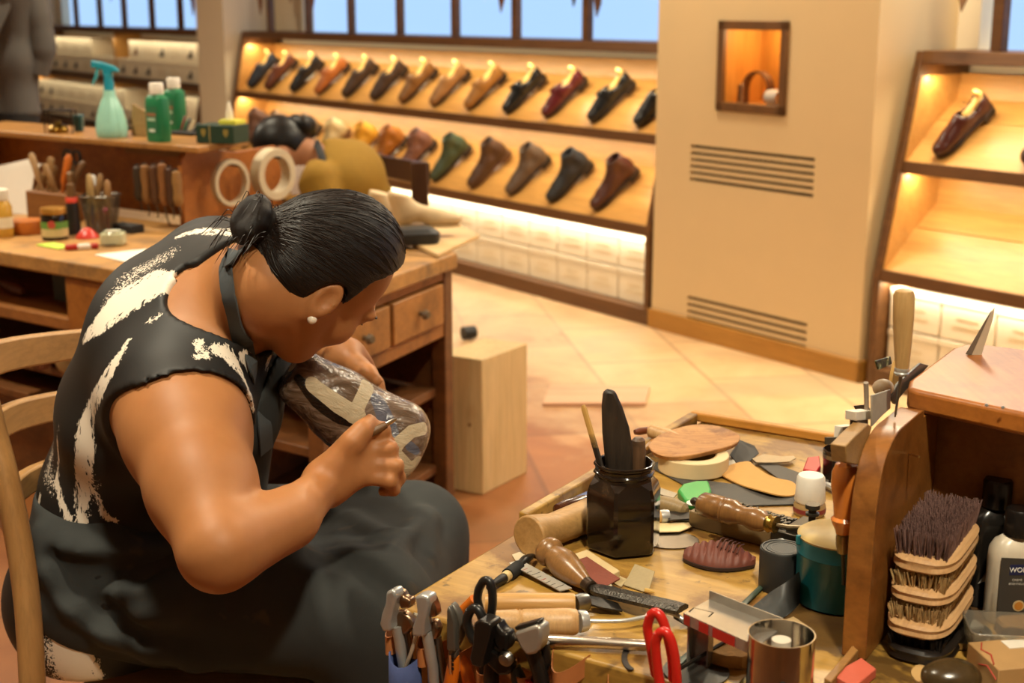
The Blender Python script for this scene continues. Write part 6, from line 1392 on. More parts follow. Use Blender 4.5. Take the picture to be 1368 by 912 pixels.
m = MB(); m.lathe([(.001, .0305), (.0095, .0305), (.0095, .064), (.001, .0645)], CM, 18); m.build('wick', plain('cfc4b2', .8), t)
m = MB(); m.lathe([(.004, 0), (.004, .0006)], zframe(cc + V((0, 0, .032)) + V((-.1, -.95, 0)).normalized() * cr, V((-.1, -.95, 0))), 14); m.build('hole', plain('2a2420', .6), t)
m = MB(); m.tube([D(905, 887, .003), D(935, 860, .003), D(985, 815, .003), D(1018, 783, .003)], .0038, 6, flat=.5); tag(m.build('green_rod', plain('27382a', .5)), 'dark green flat rod lying under the steel tray', 'rod')
m = MB(); m.tube([D(900, 898, .012), D(978, 851, .016)], .0022, 6); tag(m.build('thin_rod', M_IRON), 'thin grey rod leaning under the steel tray', 'rod')
m = MB(); m.loft([[tuple(D(980, 879) + V((math.cos(2 * PI * k / 22) * (.030 + .002 * math.sin(5 * k)) * s_ , math.sin(2 * PI * k / 22) * (.026 + .002 * math.cos(3 * k)) * s_, z))) for k in range(22)] for z, s_ in ((0, .95), (.003, 1), (.012, .98), (.014, .93))]); tag(m.build('cork_disc', plain('b58a4e', .9, 0, .25, 120, .4)), 'rough tan cork disc lying under the steel tray', 'cork')
strip([(1044, 832), (1060, 826), (1078, 838), (1080, 842), (1062, 846)], .0006, .003, 'leather_scrap', plain('a58c62', .8), 'rough beige scrap behind the round steel cup', 'scrap')
# ---------------------------------------------------------------- pleated leather, metal disc, knives
t = thing('pleated_leather', 'reddish brown pleated leather sole piece with pinched folds', 'leather')
c0, c1 = D(914, 742, .004), D(1009, 752, .004); ax1 = (c1 - c0); wv = UP.cross(ax1).normalized(); m = MB(); rings = []; N = 60
for k in range(N + 1):
    s_ = k / N; w = .028 * math.sin(PI * min(1, s_ * .90 + .07)) ** .7; hgt = .021 * math.sin(PI * min(1, s_ * .85 + .1)) ** .8; pl = (.0036 * abs(math.sin(s_ * PI * 9.5)) - .001) * (1 if .15 < s_ else s_ / .15); c = c0 + ax1 * s_
    rings.append([tuple(c + wv * (-w)), tuple(c - wv * w * .95 + UP * (.006 + pl * .4)), tuple(c - wv * w * .55 + UP * (hgt * .65 + pl)), tuple(c + wv * 0 + UP * (hgt + pl * 1.5)), tuple(c + wv * w * .5 + UP * (hgt * .8 + pl)), tuple(c + wv * w * .95 + UP * .006), tuple(c + wv * w)])
m.loft(rings); m.build('pleated_body', plain('6e3a2c', .6, 0, .2, 60, .1), t, angle=80)
m = MB()
for k in range(6):
    s_ = .48 + .055 * k; c = c0 + ax1 * s_ + UP * (.020 - .0012 * k); m.tube(crv([c - wv * .012 + UP * .001, c + wv * .001 + UP * .006 + ax1 * .03, c + wv * .014 + UP * .003 + ax1 * .06], 4), .0010, 6)
m.build('pinched_fold', plain('4e2a22', .55), t)
m = MB(); rings = []; 
pts = []
for k in range(N + 1):
    s_ = k / N; pts.append(c0 + ax1 * s_ - wv * .031 * math.sin(PI * min(1, s_ * .90 + .07)) ** .7)
for k in range(N, -1, -1): s_ = k / N; pts.append(c0 + ax1 * s_ + wv * .029 * math.sin(PI * min(1, s_ * .90 + .07)) ** .7)
m.slab([p - UP * .003 for p in pts], (0, 0, .0035)); m.build('sole_edge', plain('2c1c18', .5), t)
m = MB(); m.lathe([(.001, 0), (.036, 0), (.036, .0012), (.001, .0013)], T(D(896, 722)) @ Matrix.Scale(.8, 4, (0, 1, 0)), 28); tag(m.build('metal_disc', metal('8a7f70', .35)), 'flat grey metal disc right of the hexagonal jar', 'disc')
strip([(872, 700), (920, 699), (924, 705), (908, 711), (872, 712)], .003, .002, 'pale_slat', plain('d8c08c', .5), 'pale flat wooden slat right of the hexagonal jar', 'slat')
t = thing('paring_knife', 'short knife with steel ferrule and dark curved blade right of the jar', 'knife')
m = MB(); m.turned(D(862, 692, .011), D(882, 690, .011), [(0, .008), (1, .0085)], 14); m.build('handle', M_BOXW, t); m = MB(); m.turned(D(882, 690, .011), D(893, 689, .011), [(0, .0088), (.5, .0092), (1, .0085)], 14); m.build('ferrule', M_ST, t)
m = MB(); m.slab([D(893, 684, .011), D(920, 686, .010), D(937, 676, .012), D(945, 668, .014), D(940, 684, .010), D(925, 694, .008), D(893, 696, .009)], (0, 0, .002)); m.build('blade', M_IRON, t)
t = thing('worn_wooden_handle', 'greyish wooden handle with a flat metal end behind the short knife', 'tool'); m = MB(); m.turned(D(880, 672, .013), D(918, 683, .012), [(0, .008), (.1, .012), (.5, .0125), (.9, .010), (1, .005)], 14); m.build('handle', wood('7a6440', '8f774e', 2, 2, .5), t); m = MB(); m.slab([D(880, 652, .012), D(905, 660, .012), D(900, 666, .012), D(877, 660, .012)], (0, 0, .0015)); m.build('plate', metal('9c9484', .35), t)
m = MB(); m.turned(D(917, 684, .008), D(932, 687, .006), [(0, .004), (1, .003)], 8); tag(m.build('wooden_peg', plain('d0b070', .5)), 'small pale peg at the end of the greyish wooden handle', 'peg')
# ---------------------------------------------------------------- back part: tape, insole, leathers
strip([(864, 622), (884, 616), (925, 640), (1000, 650), (1078, 668), (1070, 674), (1000, 676), (940, 662)], .0008, .0016, 'dark_leather', plain('46423c', .7, 0, .12), 'large dark grey leather sheet under the tape roll', 'leather')
strip([(1008, 617), (1040, 622), (1068, 632), (1110, 640), (1100, 652), (1060, 660), (1040, 640)], .0026, .0016, 'grey_leather', plain('544e46', .75, 0, .12), 'grey leather sheet behind the yellow leather piece', 'leather')
t = thing('masking_tape', 'roll of cream masking tape lying flat under the wooden insole', 'tape'); tc = D(926, 626, .0026)
m = MB(); m.lathe([(.034, 0), (.0515, 0), (.0515, .0235), (.034, .0235), (.034, 0)], T(tc), 44, cap=False); m.build('tape', plain('d3bc90', .7, 0, .05), t, bevel=.001); m = MB(); m.lathe([(.032, .0005), (.0338, .0005), (.0338, .023), (.032, .023), (.032, .0005)], T(tc), 36, cap=False); m.build('core', plain('b09060', .8), t)
t = thing('leather_insole', 'worn tan leather insole resting on the masking tape roll', 'insole'); zi = .0268
ol = [(868, 600), (880, 588), (905, 578), (930, 573), (958, 575), (982, 584), (986, 592), (975, 600), (945, 608), (915, 614), (890, 614), (874, 608)]
op = crv([D(x, y, zi) for x, y in ol + ol[:1]], 4)[:-1]; m = MB(); cen = sum(op, V()) / len(op)
m.loft([[tuple(p) for p in op], [tuple(p + UP * .006 + (p - cen) * .04) for p in op], [tuple(p + UP * .007 + (p - cen) * .02) for p in op], [tuple(cen + (p - cen) * .6 + UP * .0035) for p in op], [tuple(cen + (p - cen) * .15 + UP * .002) for p in op]]); m.build('insole', wood('9c6836', 'bd8a50', 0, 1.6, .65, '6a3c1c', .75), t)
tilt_strip([(975, 608, .002), (988, 588, .016), (1008, 596, .014), (1014, 606, .006), (1000, 618, .0045), (985, 620, .0045)], .0015, 'dark_leather', plain('3e3a36', .7), 'dark upright leather scrap right of the wooden insole', 'leather')
t = thing('curved_knife_blade', 'curved pale steel blade lying at the back of the bench', 'blade'); m = MB(); m.slab([D(x, y, .006) for x, y in ((1005, 614), (1020, 608), (1045, 611), (1060, 610), (1063, 613), (1055, 618), (1035, 619), (1010, 619))], (0, 0, .002)); m.build('blade', metal('b5aa96', .3), t)
ol = [(960, 632), (975, 624), (999, 618), (1008, 622), (1026, 634), (1042, 642), (1058, 646), (1065, 652), (1062, 660), (1045, 663), (1030, 662), (1005, 654), (985, 645)]
op = crv([D(x, y, .0050) for x, y in ol + ol[:1]], 4)[:-1]; m = MB(); m.slab([p + UP * .002 * math.sin(i * .35) for i, p in enumerate(op)], (0, 0, .0018)); tag(m.build('yellow_leather', plain('c08f48', .75, 0, .08, 60)), 'mustard yellow leather offcut lying on the grey leather', 'leather')
strip([(968, 617), (982, 614), (984, 620), (972, 622)], .0030, .001, 'white_slip', plain('d8cdb8', .6), 'small white slip beside the masking tape roll', 'paper')
t = thing('hammer', 'pale wooden hammer handle with a reddish tip behind the insole', 'hammer'); m = MB(); m.turned(D(866, 574, .028), D(912, 590, .020), [(0, .006), (.08, .0105), (.5, .012), (1, .010)], 14); m.build('handle', M_BEECH, t); m = MB(); m.turned(D(848, 577, .028), D(867, 574, .028), [(0, .004), (.3, .006), (1, .0055)], 10); m.build('tip', plain('6a3418', .4), t)
m = MB(); m.tube(crv([D(862, 600, .010), D(872, 590, .020), D(884, 588, .02)], 4), .0045, 8); tag(m.build('bent_wood', plain('9a6a30', .4)), 'small bent wooden strip under the pale hammer handle', 'wood')
# green tape dispenser
t = thing('green_dispenser', 'bright green plastic tape dispenser behind the walnut handled tool', 'dispenser'); ol = [(905, 660), (912, 652), (930, 648), (946, 648), (950, 660), (946, 674), (932, 678), (915, 674)]
m = MB(); m.slab([D(x, y + 6, .002) for x, y in ol], (0, 0, .014)); m.build('case', plain('2f9a40', .4), t, bevel=.003); m = MB(); m.lathe([(.001, 0), (.011, 0), (.011, .0008), (.001, .0009)], T(D(928, 672, .0165)), 20); m.build('disc_label', plain('d8d0c4', .5), t)
# iron type holder with walnut handled tool
t = thing('type_tray', 'heavy iron tray full of small type in the middle of the bench', 'tray')
q0, q1, q2, q3 = D(920, 712), D(934, 688), D(1075, 722), D(1052, 746)
d1 = (D(1040, 738) - D(922, 706)).normalized(); d2 = UP.cross(d1); tm_ = frame(D(924, 704), d1)
m = MB(); m.box((.068, .022, .011), (.145, .046, .022)); m.build('tray_body', plain('7d6848', .4, .4), t, tm_, bevel=.0015)
m = MB(); random.seed(4)
for i in range(28):
    for j in range(5): m.box((.004 + .0046 * i, .006 + .0082 * j, .0265 + random.uniform(-.002, .002)), (.0036, .0066, .0105))
m.build('type_blocks', plain('423c32', .35, .5), t, tm_)
m = MB(); m.box((.145, .022, .014), (.055, .054, .028)); m.box((.160, .024, .030), (.05, .046, .010)); m.build('clamp_block', plain('3a352c', .3, .7), t, tm_, bevel=.002)
m = MB(); m.turned((.138, -.007, .014), (.138, -.022, .014), [(0, .004), (.3, .004), (.35, .009), (1, .009)], 14); m.build('screw', M_ST2, t, tm_)
m = MB(); m.turned((.16, .022, .035), (.16, .022, .063), [(0, .0045), (.45, .0045), (.5, .0085), (.6, .0085), (.65, .005), (.8, .005), (.82, .0095), (1, .0090)], 16); m.build('plunger', plain('4a443a', .35, .7), t, tm_)
t = thing('walnut_handled_tool', 'turned walnut handled tool with a brass ferrule lying on the iron type tray', 'tool')
w0, w1 = D(936, 672, .046), D(1025, 698, .048); m = MB(); m.turned(w0, w1, [(0, .003), (.01, .0125), (.05, .0155), (.3, .0165), (.36, .0155), (.38, .0165), (.40, .0155), (.42, .0165), (.44, .0155), (.5, .0165), (.58, .0125), (.68, .0115), (.8, .0145), (.92, .0135), (1, .009)], 26); m.build('handle', wood('6e4a26', '875f34', 2, 2.2, .28), t)
m = MB(); m.turned(w1, D(1037, 701, .048), [(0, .0105), (.3, .012), (.6, .010), (1, .011)], 20); m.build('ferrule', plain('a5843c', .25, .9), t); m = MB(); m.tube([D(1037, 701, .048), D(1052, 704, .046), D(1085, 704, .044)], [.004, .005, .003], 10, flat=.6); m.build('shank', plain('6a5a40', .35, .8), t)
m = MB(); m.turned(w0 - (w1 - w0).normalized() * .014, w0, [(0, .004), (.3, .006), (.8, .005), (1, .003)], 10); m.build('end_knob', plain('3a3026', .4, .6), t)
m = MB(); m.turned(D(946, 678, .030), D(950, 676, .034), [(0, .004), (1, .004)], 8); tag(m.build('small_bolt', M_ST2), 'small bolt at the left end of the iron type tray', 'bolt')
# rubber roll and teal tin
t = thing('rubber_roll', 'roll of black rubber strip with a loose tail beside the teal tin', 'roll'); rc = D(1043, 784)
m = MB(); m.lathe([(.001, 0), (.0255, 0), (.0262, .002), (.0262, .047), (.0255, .049), (.001, .049)], T(rc), 32); m.build('roll', plain('262625', .55), t); m = MB()
for k in range(5): m.ring((0, 0, .0492), .0235 - .0045 * k, .0014, T(rc + V((.0006 * k, 0, -.0006 * k))), 28, 6)
m.build('spiral', plain('343432', .5), t)
tops = crv([D(1066, 764, .044), D(1052, 776, .034), D(1030, 790, .020), D(1010, 806, .010), D(996, 818, .004)], 4); bots = crv([D(1072, 800, .001), D(1062, 812, .001), D(1044, 826, .001), D(1022, 828, .001), D(1000, 824, .001)], 4)
m = MB(); m.loft([[tuple(a), tuple(a * .5 + b * .5 + V((-.004, -.008, .002))), tuple(b), tuple(b + V((.002, .002, 0))), tuple(a + V((.0018, .0015, 0)))] for a, b in zip(tops, bots)]); m.build('loose_tail', plain('2f3130', .5), t, angle=70)
t = thing('teal_tin', 'round teal tin with a beige lid beside the cabinet side', 'tin'); tcn = D(1117, 800, 0); rt = .047
m = MB(); m.lathe([(.001, 0), (rt - .002, 0), (rt, .002), (rt, .058), (rt + .0008, .060), (rt, .062), (rt, .077)], T(tcn), 44, cap=True); m.build('tin_body', plain('145a62', .28, 0, .06, 10, 0, None, .2), t); m = MB(); m.lathe([(rt, .0771), (rt + .0005, .079), (rt - .003, .0815), (.001, .0825)], T(tcn), 44); m.build('lid', plain('b4995a', .4), t)
m = MB(); m.box((0, 0, 0), (.006, .004, .012)); m.build('lid_tab', plain('1a7a86', .35), t, T(tcn + V((-rt - .001, -.006, .075))), bevel=.0015)
# white capped bottle, red box, small jars
t = thing('white_capped_bottle', 'small glass bottle with a large white cap', 'bottle'); wc = D(1081, 686); m = MB(); m.lathe([(.001, 0), (.020, 0), (.0215, .003), (.0215, .014), (.017, .02)], T(wc), 24); m.build('glass', plain('9a7c50', .12), t); m = MB(); m.lathe([(.0195, .018), (.0205, .02), (.0185, .052), (.0165, .055), (.001, .0555)], T(wc), 28); m.build('cap', plain('dcd6ca', .5), t); m = MB(); m.lathe([(.0218, .005), (.0218, .011)], T(wc), 24, cap=False); m.build('label', plain('7a2a2a', .5), t)
t = thing('red_box', 'small bright red box lying behind the white capped bottle', 'box'); m = MB(); m.slab([D(x, y, .004) for x, y in ((1072, 640), (1078, 624), (1094, 622), (1096, 636), (1090, 644))], (0, 0, .016)); m.build('box_body', plain('b3282a', .35), t, bevel=.002)
t = thing('small_brown_jar', 'small dark jar with a metal rim left of the hanging awl', 'jar'); jm = D(1122, 640); m = MB(); m.lathe([(.001, 0), (.024, 0), (.025, .003), (.025, .03), (.026, .032), (.026, .045), (.0245, .046), (.024, .02), (.001, .02)], T(jm), 28); m.build('jar_body', plain('33231a', .2, .3), t); m = MB(); m.lathe([(.0263, .034), (.0263, .040)], T(jm), 28, cap=False); m.build('rim', M_ST2, t)
m = MB(); m.tube(crv([D(1096, 646, .008), D(1108, 649, .008), D(1120, 656, .008)], 4), .005, 8); tag(m.build('silver_cap', M_ST), 'small silvery clip in front of the dark jar', 'clip')
# ---------------------------------------------------------------- the tool cabinet on the right of the bench
M_CAB = wood('7d4a1c', '96602a', 0, .9, .35, '3a2210', .45); M_CABD = wood('86562a', '9a6634', 1, .8, .4, '4a2c14', .4)
CA, CB = .145, .474
def Pc(a, b, z): return P1(CA + a, CB + b, z)
t = thing('tool_cabinet', 'brown wooden tool cabinet with a curved side panel on the right of the bench', 'cabinet')
ZT2 = .250; TH2 = .0255
def Pa(a, b, z): return P1(a, b, z)
pc = [Pa(a, CB, z) for a, z in ((.147, .0006), (.575, .0006), (.575, .2235), (.315, .2235))] + crv([Pa(a, CB, z) for a, z in ((.31, .2235), (.308, .2315), (.25, .233), (.215, .2325), (.190, .226), (.170, .212), (.156, .190), (.149, .160), (.147, .12))], 4)
m = MB(); m.slab(pc, B1 * .026); m.build('side_panel', M_CAB, t, bevel=.003)
def hx(m, a0, a1, b0, b1, z0, z1): return m.hexa([Pa(a0, b0, z0), Pa(a1, b0, z0), Pa(a1, b1, z0), Pa(a0, b1, z0)], [Pa(a0, b0, z1), Pa(a1, b0, z1), Pa(a1, b1, z1), Pa(a0, b1, z1)])
m = MB(); hx(m, .372, .388, .5005, 1.3, .0006, .2235); m.build('back_panel', M_CABD, t)
tb_ = [(.318, .49), (.326, .476), (.36, .468), (.54, .470), (.568, .478), (.58, .50), (.58, 1.3), (.285, 1.3), (.285, .62)]; m = MB(); m.slab([Pa(a, b, ZT2 - TH2) for a, b in tb_], (0, 0, TH2)); m.build('top_shelf', wood('98581f', 'ae6a2a', 1, .7, .4, '5a3424', .5), t, bevel=.005, seg=3)
m = MB(); hx(m, .33, .3715, .665, .70, .17, .2240); m.build('bracket', M_CABD, t, bevel=.002)
m = MB()
for x, y in ((1318, 541), (1340, 544)): m.lathe([(.002, 0), (.0015, .001)], zframe(Pp(x, y, P1(.2848, 0, 0), A1), -A1), 10)
m.build('nail_head', M_ST, t)
m = MB(); m.turned(Pp(1214, 606, Pc(0, .026, 0), B1), Pp(1228, 610, Pc(0, .045, 0), B1), [(0, .0012), (1, .0012)], 6); m.build('nail', metal('c8a870', .3), t)
def CS(x, y, off=.0): return Pp(x, y, Pc(0, -off, 0), B1)         # plane of the outer side of the panel
# front strip of wood on the bench before the cabinet
m = MB(); m.slab([D(1128, 888, .0008), D(1138, 875, .0008), D(1146, 882, .0008), D(1110, 925, .0008), D(1100, 920, .0008)], (0, 0, .012)); tag(m.build('wooden_strip', wood('8a6232', 'a0743e', 0, 1.5, .5), bevel=.001), 'short wooden strip lying in front of the cabinet side', 'wood')
strip([(1110, 912), (1150, 890), (1170, 905), (1140, 930)], .0006, .010, 'coral_paper', plain('c8604a', .6), 'coral red paper at the bottom edge in front of the cabinet', 'paper')
# awl with the orange handle hanging on the side of the panel
t = thing('awl', 'awl with a polished orange handle hanging at the cabinet side', 'awl'); o_ = .017
a0, a1 = CS(1131, 616, o_), CS(1126, 712, o_); m = MB(); m.turned(a0, a1, [(0, .004), (.04, .011), (.15, .0145), (.35, .0150), (.6, .0115), (.76, .0105), (.80, .0135), (.86, .0120), (.95, .0085), (1, .0075)], 24); m.build('handle', plain('cf7a30', .2, 0, .15, 30, 0, None, .4), t)
m = MB(); m.turned(a1, CS(1126, 737, o_), [(0, .0072), (.6, .0075), (1, .006)], 14); m.build('ferrule', metal('8a7a5c', .3), t); m = MB(); m.turned(CS(1126, 735, o_), CS(1127, 780, o_), [(0, .0022), (.9, .0018), (1, .0024)], 8); m.build('spike', M_IRON, t)
# wood block nailed to the panel, with nails
t = thing('wooden_block', 'small angular wooden block nailed to the curved cabinet side above the awl', 'block'); m = MB(); m.slab([CS(x, y, .0004) for x, y in ((1130, 596), (1143, 582), (1160, 566), (1165, 570), (1158, 596), (1150, 622), (1131, 618))], -B1 * .016); m.build('block', wood('8a6636', 'a07a44', 0, 2, .55), t, bevel=.001)
m = MB()
for x0, y0, x1, y1 in ((1112, 593, 1130, 598), (1116, 599, 1130, 600), (1136, 575, 1147, 577), (1146, 564, 1160, 568), (1124, 583, 1137, 586)): m.turned(CS(x0, y0, .02), CS(x1, y1, .006), [(0, .0008), (1, .0008)], 6)
m.build('nail', M_ST, t)
# long wooden-handled awl stuck upright in the panel
t = thing('upright_awl', 'awl with a long pale wooden handle stuck upright in the curved cabinet side', 'awl'); c0 = CS(1196, 552, -.012); off = 0.0
dd = c0.y; m = MB(); m.turned(Py(1208, 386, dd), Py(1205, 492, dd), [(0, .006), (.02, .0095), (.08, .0112), (.35, .0110), (.7, .0092), (1, .0072)], 22); m.build('handle', wood('a8824e', 'bd9862', 2, 2, .45), t)
m = MB(); m.turned(Py(1205, 491, dd), Py(1204, 501, dd), [(0, .0076), (.3, .008), (.5, .0072), (.7, .008), (1, .0066)], 16); m.build('ferrule', M_ST, t); m = MB(); m.turned(Py(1204, 500, dd), c0 - UP * .004, [(0, .0022), (1, .0012)], 8); m.build('spike', M_ST2, t)
# plates, cards and bits held against the panel
def card(px, dist, th, name, mat, lab, cat):
    m = MB(); m.slab([CS(x, y, dist) for x, y in px], -B1 * th); return tag(m.build(name, mat, bevel=.0006), lab, cat)
card([(1165, 528), (1190, 520), (1190, 545), (1178, 556), (1165, 570)], .003, .002, 'ribbed_card', plain('a8a090', .6, 0, .2, 120), 'pale ribbed card standing against the cabinet side', 'card')
card([(1190, 532), (1200, 512), (1230, 485), (1241, 488), (1225, 506), (1208, 524), (1196, 540)], .008, .003, 'file_blade', plain('5a564e', .45, .6), 'dark flat steel blade lying along the curved cabinet side', 'blade')
card([(1144, 550), (1164, 548), (1164, 560), (1144, 562)], .012, .012, 'white_roll', plain('e0d8c8', .6), 'white roll behind the wooden block', 'roll'); card([(1142, 542), (1158, 540), (1163, 546), (1161, 550), (1146, 550)], .03, .002, 'steel_hook', M_IRON, 'dark curved steel plate above the white roll', 'plate')
card([(1145, 562), (1160, 560), (1160, 580), (1145, 580)], .012, .008, 'dark_label_box', plain('3a2a22', .5), 'small dark box below the white roll', 'box'); card([(1127, 570), (1142, 568), (1142, 614), (1124, 612)], .030, .010, 'white_card', plain('d8d0c0', .6), 'white card behind the nails at the cabinet side', 'card')
card([(1105, 584), (1124, 584), (1124, 594), (1105, 594)], .034, .003, 'dark_tab', plain('4a4436', .5), 'small dark tab sticking out left of the white card', 'tab')
m = MB(); m.turned(CS(1157, 511, .016), CS(1158, 552, .016), [(0, .0028), (1, .0026)], 8); tag(m.build('pencil', plain('8a7a6a', .5)), 'grey pencil standing behind the white roll', 'pencil')
m = MB(); m.ball(tuple(CS(1180, 518, .02)), (.012, .012, .010)); tag(m.build('wooden_ball', plain('c0a888', .5)), 'pale round knob behind the ribbed card', 'knob')
m = MB(); m.lathe([(.001, 0), (.026, 0), (.026, .004), (.001, .004)], zframe(CS(1196, 504, .04), B1), 26); tag(m.build('leather_disc', plain('a8803f', .7)), 'tan round leather disc behind the upright awl', 'disc')
mc_ = NT('camouflage_card'); nc = mc_.noise(mc_.coord(), 90, 2); mc_.col(mc_.ramp(nc, [(.42, '1c2018'), (.5, '4c5a34'), (.6, 'a8a880')], 'CONSTANT')).rough(.5)
card([(1170, 482), (1190, 476), (1192, 486), (1174, 494)], .036, .002, 'camouflage_card', mc_.m, 'small dark green patterned card behind the upright awl', 'card')
# knife blade stuck into the back of the top shelf
dk = Pz(1300, 474, BZ + ZT2).y; m = MB(); m.slab([Py(1330, 408, dk), Py(1326, 428, dk), Py(1310, 478, dk), Py(1291, 476, dk)], (0.0, .002, 0)); tb = thing('pointed_blade', 'pointed steel blade standing up at the back of the cabinet top', 'blade'); m.build('blade', plain('c8bca4', .45, .3), tb); m = MB(); m.slab([Py(1326, 412, dk - .0015), Py(1298, 474, dk - .0015), Py(1290, 473, dk - .0015)], (0, .001, 0)); m.build('bevel_edge', plain('7a7264', .4, .4), tb)
# ---------------------------------------------------------------- the stack of shoe brushes
def brush_dirs(): 
    return P1(.166, .5435, 0), (A1 - B1 * .015).normalized()
ba, bd = brush_dirs(); bn = bd.cross(UP)                                        # bn to the right
def bristle_mat(c1, c2):
    k = ('br', c1)
    if k in MATS: return MATS[k]
    n = NT('bristle_%s' % c1); r = n.noise(n.coord((1, 1, .1)), 500, 2); n.col(n.ramp(r, [(.35, c1), (.65, c2)])).rough(.7); MATS[k] = n.m; return n.m
def shoe_brush(o, L, w, th, bh, woodm, bc, lab, seed, i_=0, tufts=True, lean=0.0):
    t = thing('shoe_brush', lab, 'brush', frame(o, bd) , 'shoe brushes in the stack')
    def outl(g): return [(L / 2 + (L / 2 - g) * math.copysign(abs(math.cos(a)) ** .42, math.cos(a)), (w / 2 - g) * math.copysign(abs(math.sin(a)) ** .55, math.sin(a)) * (1 - .06 * math.cos(2 * a))) for a in [2 * PI * i / 40 for i in range(40)]]
    m = MB(); m.loft([[(x, y, z) for x, y in outl(g)] for z, g in ((0, .004), (.003, .0005), (th * .5, .002), (th - .003, .0005), (th, .004))]); m.build('wooden_back', woodm, t)
    random.seed(seed); m = MB(); nx, ny = int(L / .0085), int(w / .0085)
    for i in range(nx):
        for j in range(ny):
            x = .010 + (L - .020) * (i + .5) / nx; y = -w / 2 + .006 + (w - .012) * (j + .5) / ny
            if abs(x - L / 2) > L / 2 - .012 and abs(y) > w / 2 - .014: continue
            for k in range(12 if i_ == 3 else 7):
                dx, dy = random.uniform(-.0022, .0022), random.uniform(-.0022, .0022); sp = 2.1; h = bh * random.uniform(.85, 1.08); r = .0006
                bx_, by_ = x + dx, y + dy; tx, ty = x + dx * sp + (x - L / 2) * .06, y + dy * sp + y * .10
                m.add([(bx_ - r, by_, th - .001), (bx_ + r, by_ - r, th - .001), (bx_, by_ + r, th - .001), (tx - r, ty, th + h), (tx + r, ty - r, th + h), (tx, ty + r, th + h)], [(0, 1, 4, 3), (1, 2, 5, 4), (2, 0, 3, 5), (3, 4, 5)])
    m.build('bristles', bc, t); return t
M_BW = wood('b98c5c', 'cfa676', 0, 2, .45)
z = BZ + .0008
stack = [(.155, .067, .015, .012, plain('1c1612', .35), bristle_mat('0e0b09', '1c1612'), 'black shoe brush at the bottom of the brush stack', 0.0, .0),
         (.155, .066, .014, .017, M_BW, bristle_mat('8a6e44', 'd0b07a'), 'pale wood shoe brush with tan bristles, second from the bottom of the stack', .0, .006),
         (.155, .066, .014, .016, M_BW, bristle_mat('866a40', 'cdac74'), 'pale wood shoe brush with tan bristles, second from the top of the stack', .010, .010),
         (.155, .066, .015, .026, M_BW, bristle_mat('4c342e', '8a6a62'), 'shoe brush with dark brown bristles on top of the brush stack', .016, .014)]
for i, (L, w, th, bh, wm, bc, lab, dx, dy) in enumerate(stack):
    shoe_brush(ba + bd * (-.004 + dx) + bn * (.0 - dy * .3) + UP * (z - BZ), L, w, th, bh, wm, bc, lab, 30 + i, i); z += th + bh * (1.08) + .0006
# ---------------------------------------------------------------- bottles and small things in the cabinet
def bottle(c, w, d, h, hc, body, cap, name, lab):
    t = thing(name, lab, 'bottle', frame(c, (1, .0, 0)))
    m = MB(); m.loft([[(x * sx, y * sx, z_) for x, y in rr(w, d, min(w, d) * .42, 5)] for z_, sx in ((0, .92), (.003, 1), (h * .72, 1), (h * .84, .97), (h * .93, .80), (h * .985, .52), (h, .42))]); m.build('bottle_body', body, t)
    rc = w * .26; m = MB(); m.lathe([(rc * .8, h - .001), (rc, h), (rc, h + hc - .003), (rc - .002, h + hc), (.001, h + hc)], None, 24); m.build('cap', cap, t); return t
M_BC = plain('14110f', .25)
bp = D(1333, 838 - 30, 0)
t = bottle(D(1350, 826), .060, .036, .100, .030, plain('cfc3ae', .3), M_BC, 'cream_bottle', 'cream plastic bottle with a black cap and dark label in the cabinet')
m = MB(); m.prism([(x, z_ ) for x, z_ in ((-.025, .010), (.016, .010), (.016, .078), (-.025, .080))], .0, .0006, T((.002, -.0182, 0)) @ R(PI / 2, 'X')); lb = m.build('label', plain('3a3632', .5), t)
m = MB(); m.prism([(-.011, .060), (.011, .060), (.011, .072), (-.011, .072)], .0007, .0010, T((-.002, -.0182, 0)) @ R(PI / 2, 'X')); k = m.build('brand_plate', plain('18204a', .4), lb)
text('brand_lettering', 'WOLY', .0078, plain('e4e0d8', .5), lb, T((-.002, -.0195, .0658)) @ R(PI / 2, 'X'))
for s_, y_, z_ in (('CREME', .0036, .054), ('ESSENTIELLE', .0032, .0495)): text('lettering', s_, y_, plain('b8b2a8', .5), lb, T((-.004, -.0190, z_)) @ R(PI / 2, 'X'))
m = MB(); m.lathe([(.0065, 0), (.0065, .0005), (.001, .0006)], T((.0, -.0190, .024)) @ R(PI / 2, 'X'), 20); m.build('round_seal', plain('c0a878', .5), lb); m = MB(); m.lathe([(.0048, .0006), (.0048, .0009), (.001, .001)], T((.0, -.0190, .024)) @ R(PI / 2, 'X'), 20); m.build('round_seal', plain('b8782a', .5), lb)
t = bottle(D(1320, 803), .062, .036, .116, .032, plain('1a1714', .22), M_BC, 'black_bottle', 'black bottle with a black cap behind the cream bottle')
text('lettering', 'SI', .0085, plain('c8c0b4', .5), t, T((.0, -.0190, .060)) @ R(PI / 2, 'X'))
m = MB(); m.prism([(-.02, .030), (-.004, .036), (.012, .030), (.0, .046), (-.012, .044)], 0, .0005, T((0, -.0185, 0)) @ R(PI / 2, 'X')); m.build('emblem', plain('b8b0a4', .5), t)
